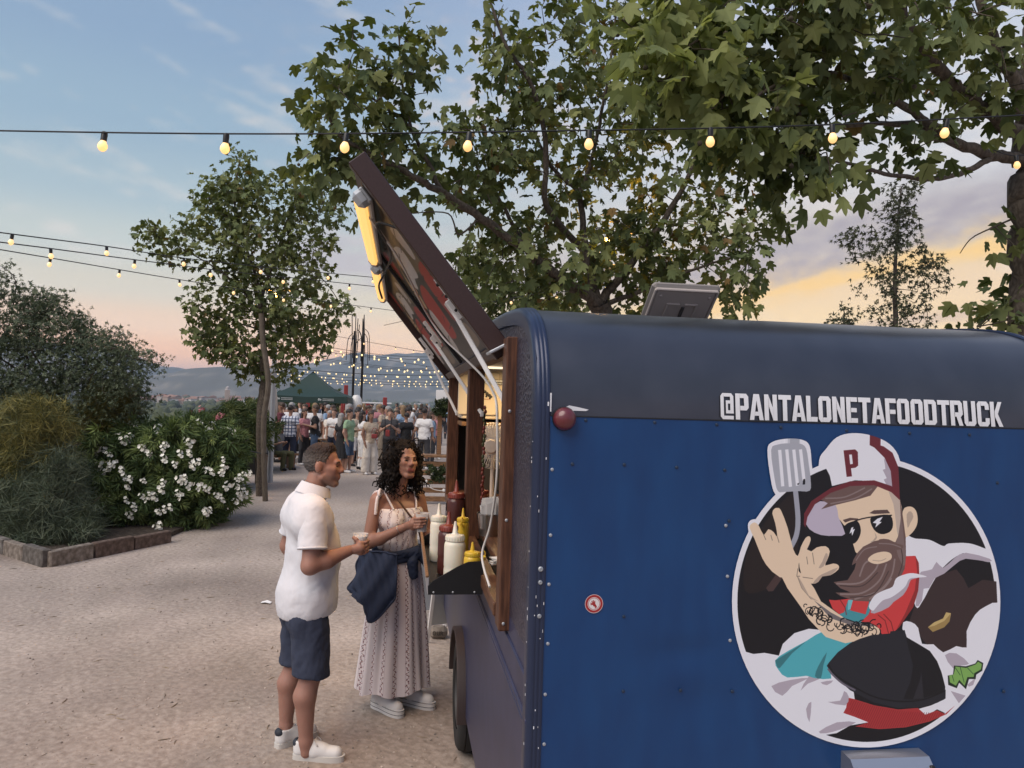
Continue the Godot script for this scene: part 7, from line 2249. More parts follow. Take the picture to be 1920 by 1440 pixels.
func man() -> void:
	var at := Vector3(-1.147, 0.000, -4.440)
	var o := thing("person", "person in white polo shirt and navy shorts holding a cup, back half turned", "person", at, deg_to_rad(118.0))
	var tan_ := Color(0.32, 0.168, 0.124)
	var hd := Transform3D(Basis(Vector3.UP, deg_to_rad(-25.0)) * Basis(Vector3.RIGHT, 0.02), Vector3(-0.01, 1.632, 0.072))
	var inv := hd.affine_inverse()
	var face := func(p: Vector3) -> Color:
		var q := inv * p
		if q.y < -0.14 or q.y > 0.2: return tan_
		var c := tan_.lerp(Color(0.31, 0.125, 0.09), 0.35 * smoothstep(0.05, 0.1, q.z))
		var st := smoothstep(-0.035, -0.06, q.y) * smoothstep(-0.02, 0.03, q.z) * (1.0 - 0.0)
		c = c.lerp(Color(0.13, 0.095, 0.082), 0.55 * st)
		if absf(q.x) < 0.026 and absf(q.y + 0.063) < 0.013 and q.z > 0.088: c = Color(0.28, 0.115, 0.095)
		return c
	var plain_ := func(_p: Vector3) -> Color: return tan_
	var mb := MB.new()
	# arms, neck and legs as one body with the torso under the shirt
	body_mesh([[Vector3(0, 1.40, -0.005), Vector3(0, 1.57, 0.045), 0.066, 0.058], [Vector3(-0.14, 1.34, -0.01), Vector3(0.14, 1.34, -0.01), 0.10, 0.10], [Vector3(0, 1.1, 0.02), Vector3(0.15, 0.24, 0.12), Basis.IDENTITY], [Vector3(-0.07, 0.9, 0), Vector3(0.07, 0.9, 0), 0.12, 0.12],
		[Vector3(-0.19, 1.39, -0.01), Vector3(-0.252, 1.11, -0.045), 0.058, 0.046], [Vector3(-0.252, 1.11, -0.045), Vector3(-0.235, 1.135, 0.05), 0.046, 0.047], [Vector3(-0.235, 1.135, 0.05), Vector3(-0.198, 1.172, 0.19), 0.047, 0.030],
		[Vector3(0.19, 1.39, -0.01), Vector3(0.265, 1.13, -0.055), 0.058, 0.045], [Vector3(0.265, 1.13, -0.055), Vector3(0.235, 0.92, 0.05), 0.044, 0.030], [Vector3(0.235, 0.92, 0.05), Vector3(0.222, 0.83, 0.08), 0.034, 0.022],
		[Vector3(-0.095, 0.86, 0), Vector3(-0.115, 0.49, 0.02), 0.095, 0.062], [Vector3(-0.115, 0.49, 0.02), Vector3(-0.12, 0.36, -0.015), 0.058, 0.061], [Vector3(-0.12, 0.36, -0.015), Vector3(-0.122, 0.11, 0.0), 0.060, 0.036], [Vector3(-0.122, 0.11, 0.0), Vector3(-0.122, 0.05, 0.005), 0.036, 0.036],
		[Vector3(0.095, 0.86, 0), Vector3(0.115, 0.49, -0.01), 0.095, 0.062], [Vector3(0.115, 0.49, -0.01), Vector3(0.118, 0.36, -0.055), 0.058, 0.061], [Vector3(0.118, 0.36, -0.055), Vector3(0.12, 0.11, -0.06), 0.060, 0.036], [Vector3(0.12, 0.11, -0.06), Vector3(0.12, 0.05, -0.055), 0.036, 0.036]], 0.013, 0.022, [], plain_, mb)
	body_mesh(move(head_prims(true), hd) + [[Vector3(0, 1.52, 0.03), Vector3(0, 1.57, 0.045), 0.06, 0.056]], 0.0048, 0.016, [], face, mb)
	var cupc := Vector3(-0.155, 0, 0.262)
	hand(mb, Vector3(-0.198, 1.172, 0.19), Vector3(-0.203, 1.182, 0.245), cupc, 0.036, Vector3(-1, 0, -0.25), [1.207, 1.187, 1.167, 1.148], 2.3, plain_)
	for i in 4: # the free hand's fingers by the pocket
		body_mesh([[Vector3(0.222 + 0.0, 0.835, 0.062 + 0.014 * i), Vector3(0.217, 0.79, 0.07 + 0.015 * i), 0.0095, 0.009], [Vector3(0.217, 0.79, 0.07 + 0.015 * i), Vector3(0.203, 0.755 + 0.006 * absf(i - 1.5), 0.076 + 0.014 * i), 0.009, 0.0078]], 0.0045, 0.003, [], plain_, mb)
	body_mesh([[Vector3(0.222, 0.86, 0.10), Vector3(0.205, 0.82, 0.125), 0.0115, 0.0105], [Vector3(0.205, 0.82, 0.125), Vector3(0.198, 0.79, 0.128), 0.0105, 0.009]], 0.0045, 0.003, [], plain_, mb)
	part(mb, "body", M.skin_tanned, o)
	# hair: close cropped, a short brushed-up top
	mb = MB.new()
	var hairc := func(p: Vector3) -> Color:
		var q := inv * p
		return Color(0.085, 0.076, 0.072).lerp(Color(0.024, 0.019, 0.017), smoothstep(0.03, 0.09, q.y))
	body_mesh(move([[Vector3(0, 0.037, -0.019), Vector3(0.0785, 0.0935, 0.0985), Basis.IDENTITY], [Vector3(0, 0.094, -0.008), Vector3(0.062, 0.040, 0.076), Basis.IDENTITY], [Vector3(-0.028, 0.112, 0.034), Vector3(0.028, 0.112, 0.034), 0.019, 0.019],
		[Vector3(0, -0.022, 0.088), Vector3(0.11, 0.116, 0.082), Basis.IDENTITY, true], [Vector3(0.09, -0.015, 0.005), Vector3(0.04, 0.045, 0.03), Basis.IDENTITY, true], [Vector3(-0.09, -0.015, 0.005), Vector3(0.04, 0.045, 0.03), Basis.IDENTITY, true]], hd), 0.005, 0.012, [[hd * Vector3(0, -0.075, -0.08), hd.basis * Vector3(0, -1, 0.35)]], hairc, mb)
	wrinkle(mb, 0.009, Vector3(120, 70, 120), 92, Vector3.ONE)
	var hm := mat("hair_cropped", Color.WHITE, 0.8)
	hm.vertex_color_use_as_albedo = true
	part(mb, "hair", hm, o)
	mb = MB.new()
	for s in [-1.0, 1.0]: mb.tube([hd * Vector3(s * 0.046, 0.024, 0.083), hd * Vector3(s * 0.032, 0.030, 0.0915), hd * Vector3(s * 0.016, 0.026, 0.0935)], 0.0036, 5)
	part(mb, "eyebrows", M.brow_dark, o)
	mb = MB.new()
	for s in [-1.0, 1.0]: mb.ball(hd * Vector3(s * 0.032, 0.003, 0.0805), Vector3(0.0095, 0.004, 0.0075), 10)
	part(mb, "eyes", M.eye_dark, o)
	# polo
	mb = MB.new()
	body_mesh([[Vector3(-0.135, 1.33, -0.012), Vector3(0.135, 1.33, -0.012), 0.122, 0.122], [Vector3(-0.165, 1.405, -0.012), Vector3(0.165, 1.405, -0.012), 0.072, 0.072], [Vector3(0, 1.12, 0.032), Vector3(0.190, 0.26, 0.158), Basis.IDENTITY], [Vector3(0, 0.88, 0.005), Vector3(0.212, 0.24, 0.172), Basis.IDENTITY], [Vector3(0, 1.42, -0.01), Vector3(0, 1.50, 0.012), 0.09, 0.072]], 0.012, 0.05,
		[[Vector3(0, 0.795, 0), Vector3(0, -1, 0.12)], [Vector3(0, 1.515, 0.02), Vector3(0, 1, 0.35)]], null, mb)
	var slv := MB.new()
	body_mesh([[Vector3(-0.175, 1.395, -0.012), Vector3(-0.247, 1.14, -0.035), 0.078, 0.079]], 0.012, 0.02, [[Vector3(-0.235, 1.195, -0.03), Vector3(-0.22, -1, -0.05)]], null, slv)
	body_mesh([[Vector3(0.175, 1.395, -0.012), Vector3(0.255, 1.14, -0.045), 0.078, 0.077]], 0.012, 0.02, [[Vector3(0.24, 1.205, -0.03), Vector3(0.22, -1, -0.1)]], null, slv)
	mb.add(slv)
	wrinkle(mb, 0.006, Vector3(4, 6, 4), 93)
	wrinkle(mb, 0.003, Vector3(13, 5, 13), 94)
	wrinkle(mb, 0.0022, Vector3(30, 44, 30), 104)
	var shirt := part(mb, "polo_shirt", M.polo_white, o)
	mb = MB.new() # stand-and-fall collar
	var rows := []
	for r in [[0.080, 1.475], [0.075, 1.53], [0.074, 1.55], [0.083, 1.548], [0.104, 1.492]]:
		var row := []
		for i in 25:
			var a := -2.75 + 5.5 * i / 24.0 + PI
			row.append(Vector3(sin(a) * r[0] * 1.02, r[1] - 0.035 * (cos(a) * 0.5 + 0.5) * 1.4, 0.012 + cos(a) * r[0] * 0.98 + (r[1] - 1.47) * 0.3))
		rows.append(row)
	mb.sheet(rows)
	part(mb, "collar", M.polo_white, shirt)
	mb = MB.new()
	for e in [[Vector3(-0.235, 1.197, -0.03), Vector3(-0.22, -1, -0.05), 0.0785], [Vector3(0.241, 1.207, -0.034), Vector3(0.22, -1, -0.1), 0.0765]]:
		var b := turned(e[1])
		var pts := []
		for i in 29: pts.append(e[0] + b * Vector3(cos(TAU * i / 28) * e[2], -0.006, sin(TAU * i / 28) * e[2]))
		mb.tube(pts, 0.006, 6, false)
	part(mb, "sleeve_band", M.polo_white, shirt)
	# shorts
	mb = MB.new()
	body_mesh([[Vector3(0, 0.905, 0.0), Vector3(0.178, 0.14, 0.140), Basis.IDENTITY], [Vector3(-0.085, 0.86, 0.0), Vector3(-0.118, 0.42, 0.02), 0.108, 0.101], [Vector3(-0.07, 0.83, -0.05), Vector3(-0.09, 0.78, -0.04), 0.09, 0.09]], 0.012, 0.03, [[Vector3(-0.1, 0.470, 0), Vector3(0, -1, -0.10)], [Vector3(0, 0.85, 0), Vector3.UP]], null, mb)
	body_mesh([[Vector3(0.0, 0.905, 0.0), Vector3(0.176, 0.135, 0.139), Basis.IDENTITY], [Vector3(0.085, 0.86, 0.0), Vector3(0.118, 0.42, -0.01), 0.108, 0.101], [Vector3(0.07, 0.83, -0.05), Vector3(0.09, 0.78, -0.04), 0.09, 0.09]], 0.012, 0.03, [[Vector3(0.1, 0.475, 0), Vector3(0, -1, 0.05)], [Vector3(0, 0.85, 0), Vector3.UP]], null, mb)
	wrinkle(mb, 0.010, Vector3(9, 5, 9), 95)
	wrinkle(mb, 0.004, Vector3(26, 20, 26), 96)
	part(mb, "shorts", M.shorts_navy, o)
	shoe(o, Transform3D(Basis(Vector3.UP, deg_to_rad(-31.0)), Vector3(-0.122, 0.0, 0.035)), M.shoe_white, M.sole_white, M.heel_navy, 0.022)
	shoe(o, Transform3D(Basis(Vector3.UP, deg_to_rad(22.0)), Vector3(0.12, 0.0, -0.025)), M.shoe_white, M.sole_white, M.heel_navy, 0.022)
	cup("clear plastic beer cup with foam held by the man in white polo", o.transform * Vector3(cupc.x, 1.138, cupc.z), M.beer_amber)
	var fo := get_child(get_child_count() - 1)
	var b2 := MB.new()
	b2.lathe([Vector2(0.001, 0.0835), Vector2(0.0385, 0.0835), Vector2(0.0402, 0.102), Vector2(0.02, 0.106), Vector2(0.001, 0.106)], 24)
	part(b2, "foam", M.paper, fo)

func woman() -> void:
	var at := Vector3(-0.733, 0.000, -5.152)
	var o := thing("person", "smiling person with dark curls in long printed dress, denim jacket tied round waist", "person", at, deg_to_rad(37.0))
	var skc := Color(0.27, 0.14, 0.10)
	var hd := Transform3D(Basis(Vector3.UP, deg_to_rad(-3.0)) * Basis(Vector3.RIGHT, -0.10) * Basis(Vector3(0, 0, 1), -0.05).scaled(Vector3.ONE * 0.95), Vector3(0.022, 1.618, 0.03))
	var inv := hd.affine_inverse()
	var face := func(p: Vector3) -> Color:
		var q := inv * p
		if q.y < -0.13 or q.z < 0.0: return skc
		var c := skc.lerp(Color(0.27, 0.115, 0.085), 0.4 * smoothstep(0.05, 0.09, q.z) * (1.0 - smoothstep(0.0, 0.03, absf(q.y + 0.02))))
		var w := 0.027 - 0.5 * absf(q.y + 0.062)
		if absf(q.x) < w and absf(q.y + 0.0625 - q.x * q.x * 6.0) < 0.0125 and q.z > 0.082: c = Color(0.24, 0.075, 0.068)
		return c
	var plain_ := func(_p: Vector3) -> Color: return skc
	var mb := MB.new()
	body_mesh([[Vector3(0, 1.36, -0.015), Vector3(0.01, 1.545, 0.012), 0.052, 0.047], [Vector3(-0.135, 1.365, -0.012), Vector3(0.135, 1.365, -0.012), 0.048, 0.048], [Vector3(-0.08, 1.28, -0.005), Vector3(0.08, 1.28, -0.005), 0.085, 0.085], [Vector3(0, 1.08, 0.0), Vector3(0.12, 0.2, 0.09), Basis.IDENTITY],
		[Vector3(-0.155, 1.365, -0.01), Vector3(-0.225, 1.095, 0.02), 0.049, 0.040], [Vector3(-0.225, 1.095, 0.02), Vector3(-0.185, 1.13, 0.10), 0.040, 0.039], [Vector3(-0.185, 1.13, 0.10), Vector3(-0.075, 1.228, 0.255), 0.038, 0.024],
		[Vector3(0.155, 1.365, -0.01), Vector3(0.215, 1.10, 0.03), 0.048, 0.039], [Vector3(0.215, 1.10, 0.03), Vector3(0.19, 1.17, 0.25), 0.038, 0.024], [Vector3(0.19, 1.17, 0.25), Vector3(0.185, 1.195, 0.32), 0.026, 0.022],
		[Vector3(-0.08, 0.6, 0), Vector3(-0.088, 0.42, 0.01), 0.06, 0.05], [Vector3(-0.088, 0.42, 0.01), Vector3(-0.09, 0.12, 0.0), 0.050, 0.032], [Vector3(-0.09, 0.12, 0.0), Vector3(-0.09, 0.075, 0.0), 0.032, 0.032], [Vector3(0.08, 0.6, 0), Vector3(0.095, 0.42, 0.01), 0.06, 0.05], [Vector3(0.095, 0.42, 0.01), Vector3(0.10, 0.12, 0.02), 0.050, 0.032], [Vector3(0.10, 0.12, 0.02), Vector3(0.10, 0.075, 0.02), 0.032, 0.032]], 0.012, 0.02, [], plain_, mb)
	body_mesh(move(head_prims(false), hd) + [[Vector3(0.01, 1.49, 0.005), Vector3(0.012, 1.54, 0.012), 0.049, 0.046]], 0.0045, 0.015, [], face, mb)
	var cupc := Vector3(-0.015, 0, 0.335)
	hand(mb, Vector3(-0.075, 1.228, 0.255), Vector3(-0.058, 1.245, 0.298), cupc, 0.037, Vector3(-1.0, 0, -0.75), [1.279, 1.260, 1.241, 1.224], 2.25, plain_)
	for i in 4:
		body_mesh([[Vector3(0.165 + 0.013 * i, 1.197, 0.33), Vector3(0.165 + 0.013 * i, 1.190, 0.375), 0.0085, 0.008], [Vector3(0.165 + 0.013 * i, 1.190, 0.375), Vector3(0.166 + 0.012 * i, 1.170, 0.40), 0.008, 0.007]], 0.0045, 0.003, [], plain_, mb)
	body_mesh([[Vector3(0.165, 1.2, 0.30), Vector3(0.145, 1.19, 0.34), 0.010, 0.0085], [Vector3(0.145, 1.19, 0.34), Vector3(0.147, 1.182, 0.365), 0.0085, 0.0075]], 0.0045, 0.003, [], plain_, mb)
	part(mb, "body", M.skin_tanned, o)
	mb = MB.new()
	for s in [-1.0, 1.0]: mb.tube([hd * Vector3(s * 0.047, 0.022, 0.081), hd * Vector3(s * 0.033, 0.030, 0.0905), hd * Vector3(s * 0.015, 0.025, 0.0935)], [0.002, 0.0034, 0.003], 5)
	for s in [-1.0, 1.0]: mb.tube([hd * Vector3(s * 0.045, 0.001, 0.0795), hd * Vector3(s * 0.032, 0.0065, 0.088), hd * Vector3(s * 0.019, 0.002, 0.0865)], 0.002, 5)
	part(mb, "brows_and_lashes", M.brow_dark, o)
	mb = MB.new()
	for s in [-1.0, 1.0]: mb.ball(hd * Vector3(s * 0.0315, 0.002, 0.0790), Vector3(0.0085, 0.0030, 0.0080), 10)
	part(mb, "eyes", M.eye_dark, o)
	# hair: a loose mass and corkscrew curls all over it
	var hm := mat("hair_curly", lin(0.010, 0.008, 0.0075), 0.7)
	hm.metallic_specular = 0.25
	mb = MB.new()
	body_mesh(move([[Vector3(0, 0.055, -0.035), Vector3(0.105, 0.098, 0.105), Basis.IDENTITY], [Vector3(-0.07, -0.03, -0.05), Vector3(0.075, 0.12, 0.085), Basis.IDENTITY], [Vector3(0.07, -0.03, -0.05), Vector3(0.07, 0.12, 0.085), Basis.IDENTITY], [Vector3(0, -0.06, -0.08), Vector3(0.10, 0.12, 0.06), Basis.IDENTITY], [Vector3(-0.085, -0.10, -0.02), Vector3(0.05, 0.085, 0.06), Basis.IDENTITY], [Vector3(0.09, -0.10, -0.01), Vector3(0.042, 0.085, 0.05), Basis.IDENTITY], [Vector3(0, -0.03, 0.085), Vector3(0.062, 0.098, 0.075), Basis.IDENTITY, true]], hd), 0.008, 0.02, [], null, mb)
	wrinkle(mb, 0.02, Vector3(38, 38, 38), 97, Vector3.ONE)
	var hair := part(mb, "hair", hm, o)
	mb = MB.new()
	for i in 420:
		var d := rv(1.0)
		d.y = rr(-0.9, 1.0)
		d = d.normalized()
		if d.z > 0.55 and d.y < 0.55: continue
		var root := Vector3(d.x * 0.115, 0.02 + d.y * 0.115, -0.035 + d.z * 0.11)
		if d.y < 0.1: root = Vector3(d.x * 0.135, -0.06 + d.y * 0.12, -0.04 + d.z * 0.09)
		if absf(root.x) < 0.066 and root.z > 0.02 and root.y < 0.06: continue
		var dir := (Vector3(d.x * 0.7, -0.8, d.z * 0.4) + rv(0.45)).normalized()
		if d.y > 0.75: dir = (Vector3(d.x, 0.1, d.z) + rv(0.5)).normalized()
		var ax := turned(dir)
		var ln := rr(0.05, 0.11)
		var rad := rr(0.006, 0.012)
		var pts := []
		var ph := rr(0, TAU)
		for k in 13:
			var a := ph + k * 1.15
			pts.append(hd * (root + dir * ln * k / 12.0 + ax * Vector3(cos(a) * rad, 0, sin(a) * rad) + Vector3(0, -0.02, 0) * (k / 12.0)))
		var tip := root + dir * ln
		if (tip.z > 0.02 and absf(tip.x) < 0.08 and tip.y < 0.09) or (root.z > 0.045 and root.y < 0.09): continue
		mb.tube(pts, rr(0.0022, 0.0042), 4, false)
	part(mb, "curls", hm, hair)
	# dress: smocked bodice, straps and long gathered skirt with printed stripes
	var im := Image.create_empty(512, 512, false, Image.FORMAT_RGB8)
	im.fill(Color(0.86, 0.83, 0.83))
	for sx in 8:
		var x0 := sx * 64.0
		im.fill_rect(Rect2i(int(x0) + 20, 0, 2, 512), Color(0.72, 0.66, 0.68))
		im.fill_rect(Rect2i(int(x0) + 42, 0, 2, 512), Color(0.72, 0.66, 0.68))
		for i in 120: # small sprigs running down each stripe
			var c := Vector2(x0 + 31 + sin(i * 0.9) * 5.0 + rr(-4, 4), i * 4.27 + rr(-2, 2))
			var col: Color = [Color(0.40, 0.16, 0.19), Color(0.22, 0.15, 0.18), Color(0.50, 0.26, 0.26)][i % 3]
			var pg := PackedVector2Array()
			var a := rr(0, TAU)
			for k in 6: pg.append(c + Vector2(cos(a + k * TAU / 6) * rr(2.0, 4.6), sin(a + k * TAU / 6) * rr(1.6, 3.4)))
			fill(im, pg, col)
	var dm := mat("dress_print", Color.WHITE, 0.9)
	dm.albedo_texture = ImageTexture.create_from_image(im)
	dm.backlight_enabled = true
	dm.backlight = Color(0.12, 0.11, 0.11)
	mb = MB.new()
	body_mesh([[Vector3(-0.085, 1.26, -0.004), Vector3(0.085, 1.26, -0.004), 0.097, 0.097], [Vector3(-0.066, 1.225, 0.062), Vector3(-0.07, 1.215, 0.065), 0.066, 0.066], [Vector3(0.066, 1.225, 0.062), Vector3(0.07, 1.215, 0.065), 0.066, 0.066], [Vector3(0, 1.07, 0.004), Vector3(0.138, 0.17, 0.108), Basis.IDENTITY]], 0.011, 0.04, [[Vector3(0, 1.315, 0.05), Vector3(0, 1, 0.12)], [Vector3(0, 0.97, 0), Vector3(0, -1, 0)]], null, mb)
	wrinkle(mb, 0.007, Vector3(34, 12, 34), 98)
	for i in mb.v.size(): mb.uv[i] = Vector2(atan2(mb.v[i].x, mb.v[i].z) / TAU * 2.2, mb.v[i].y * 1.6)
	var bod := part(mb, "dress_bodice", dm, o)
	mb = MB.new()
	for s in [-1.0, 1.0]:
		mb.tube(spline([Vector3(s * 0.085, 1.31, 0.088), Vector3(s * 0.10, 1.36, 0.055), Vector3(s * 0.112, 1.412, 0.0), Vector3(s * 0.11, 1.385, -0.05), Vector3(s * 0.09, 1.30, -0.095)], 5), 0.007, 6)
		if s < 0.0:
			for e in [[-0.16, 1.40, 0.03], [-0.155, 1.38, -0.03]]: mb.tube(spline([Vector3(-0.118, 1.418, 0.0), Vector3(e[0], e[1] + 0.035, e[2]), Vector3(e[0] - 0.01, e[1], e[2] * 1.5), Vector3(-0.12, 1.41, 0.0)], 5), [0.008, 0.009, 0.009, 0.009, 0.011, 0.011, 0.012, 0.012, 0.012, 0.011, 0.010, 0.01, 0.009, 0.009, 0.008, 0.008], 5)
			for e in [[-0.195, 1.28, 0.035], [-0.205, 1.30, 0.0]]: mb.tube(spline([Vector3(-0.122, 1.415, 0.0), Vector3(-0.175, 1.39, e[2]), Vector3(e[0], e[1], e[2] * 1.4)], 5), [0.007, 0.008, 0.009, 0.010, 0.011, 0.012, 0.013, 0.013, 0.012, 0.011, 0.01], 5)
	part(mb, "shoulder_ties", dm, bod)
	mb = MB.new()
	var rows := []
	for i in 30:
		var t := i / 29.0
		var row := []
		for j in 121:
			var a := TAU * j / 120.0
			var pl := sin(a * 8.0 + 0.9 * sin(t * 2.5 + a * 2.0)) * 0.7 + sin(a * 13.0 + 1.3 + t) * 0.4 + 0.25 * sin(a * 23.0) * (1.0 - 0.5 * t)
			var r := lerpf(0.132, 0.235, pow(t, 0.75)) + pl * (0.004 + 0.019 * t)
			row.append(Vector3(sin(a) * r * 1.04, 1.04 - 0.905 * t + 0.012 * t * sin(a * 5.0), 0.012 + cos(a) * r * (0.86 - 0.02 * t)))
		rows.append(row)
	mb.sheet(rows, Vector2(2.2, 1.5))
	part(mb, "dress_skirt", dm, bod)
	# denim jacket knotted round the waist
	var dn := grain(mat("denim_dark", lin(0.014, 0.028, 0.066), 0.85), ntex(0.12, 99, Color(0.72, 0.74, 0.8), Color(1, 1, 1), 256, 4), Vector3.ONE * 4.0)
	var wi := o.transform.affine_inverse()
	mb = MB.new()
	rows = [[Vector3(-0.972, 0.992, -5.127), Vector3(-0.898, 1.043, -4.986), Vector3(-0.795, 1.062, -4.885), Vector3(-0.691, 1.056, -4.845)], [Vector3(-0.995, 0.902, -5.119), Vector3(-0.892, 0.937, -4.938), Vector3(-0.786, 0.948, -4.838), Vector3(-0.686, 0.936, -4.818)], [Vector3(-1.024, 0.793, -5.072), Vector3(-0.897, 0.822, -4.881), Vector3(-0.791, 0.822, -4.811), Vector3(-0.686, 0.808, -4.801)], [Vector3(-1.022, 0.763, -5.052), Vector3(-0.911, 0.746, -4.863), Vector3(-0.824, 0.650, -4.785), Vector3(-0.694, 0.783, -4.792)]]
	var fine := []
	var cols := []
	for r in rows: cols.append(spline(r.map(func(p): return wi * p), 7))
	for j in cols[0].size():
		var c := spline([cols[0][j], cols[1][j], cols[2][j], cols[3][j]], 7)
		for i in c.size(): c[i] += (Vector3(c[i].x, 0, c[i].z).normalized()) * (0.010 * sin(j * 0.75 + i * 0.5) + 0.006 * sin(j * 1.9 - i * 0.8))
		fine.append(c)
	mb.sheet(fine)
	var back := []
	for c in fine: back.append(c.map(func(p): return p - Vector3(p.x, 0, p.z).normalized() * 0.012))
	mb.sheet(back)
	for c in [fine[0], fine[-1]]: mb.tube(c, 0.007, 5)
	for e in [0, -1]: mb.tube(fine.map(func(c): return c[e]), 0.007, 5)
	var jk := part(mb, "denim_jacket", dn, o)
	mb = MB.new()
	var band := []
	for i in 33:
		var a := TAU * i / 32.0
		band.append(Vector3(sin(a) * 0.158, 1.035 + 0.012 * sin(a * 2.0), 0.006 + cos(a) * 0.132))
	for q in [0.0, -0.026, -0.045]: mb.tube(band.map(func(p): return p + Vector3(0, q, 0)), 0.021, 7, false)
	part(mb, "waist_wrap", dn, jk)
	mb = MB.new()
	body_mesh([[Vector3(0.06, 1.03, 0.150), Vector3(0.045, 0.035, 0.032), Basis.IDENTITY], [Vector3(0.06, 1.03, 0.150), Vector3(0.12, 0.985, 0.165), 0.028, 0.034], [Vector3(0.12, 0.985, 0.165), Vector3(0.155, 0.92, 0.155), 0.034, 0.028], [Vector3(0.06, 1.03, 0.150), Vector3(0.02, 0.97, 0.17), 0.026, 0.032], [Vector3(0.02, 0.97, 0.17), Vector3(0.03, 0.89, 0.175), 0.034, 0.030], [Vector3(0.06, 1.03, 0.150), Vector3(-0.03, 1.025, 0.14), 0.028, 0.025]], 0.009, 0.012, [], null, mb)
	wrinkle(mb, 0.008, Vector3(40, 40, 40), 100)
	part(mb, "knotted_sleeves", dn, jk)
	# bag strap with its brass buckle, bracelet
	mb = MB.new()
	mb.tube(spline([Vector3(-0.075, 1.425, -0.005), Vector3(-0.05, 1.385, 0.05), Vector3(0.0, 1.30, 0.103), Vector3(0.06, 1.21, 0.138), Vector3(0.12, 1.10, 0.10), Vector3(0.16, 1.0, 0.05)], 6), 0.0065, 6)
	var strap := part(mb, "bag_strap", mat("leather_brown", lin(0.07, 0.028, 0.014), 0.5), o)
	mb = MB.new()
	var ringp := []
	for i in 17: ringp.append(Vector3(0.048, 1.228, 0.142) + Basis(Vector3(0, 0, 1), 0.9) * Vector3(cos(TAU * i / 16) * 0.010, sin(TAU * i / 16) * 0.018, 0))
	mb.tube(ringp, 0.0035, 6, false)
	part(mb, "buckle", mat("brass", lin(0.7, 0.42, 0.12), 0.25, 1.0), strap)
	mb = MB.new()
	ringp = []
	var ab := turned(Vector3(0.11, 0.098, 0.155))
	for i in 21: ringp.append(Vector3(-0.105, 1.201, 0.213) + ab * Vector3(cos(TAU * i / 20) * 0.030, 0, sin(TAU * i / 20) * 0.030))
	mb.tube(ringp, 0.002, 5, false)
	part(mb, "bracelet", M.steel, o)
	mat("stripe_black", lin(0.02, 0.02, 0.025), 0.6)
	shoe(o, Transform3D(Basis(Vector3.UP, deg_to_rad(12.0)), Vector3(-0.09, 0.0, 0.045)), M.shoe_white, M.shoe_white, null, 0.034, M.stripe_black)
	shoe(o, Transform3D(Basis(Vector3.UP, deg_to_rad(28.0)), Vector3(0.105, 0.0, 0.06)), M.shoe_white, M.shoe_white, null, 0.034, M.stripe_black)
	cup("clear plastic cup of dark drink held by the curly haired woman", o.transform * Vector3(cupc.x, 1.20, cupc.z), M.cola_dark)

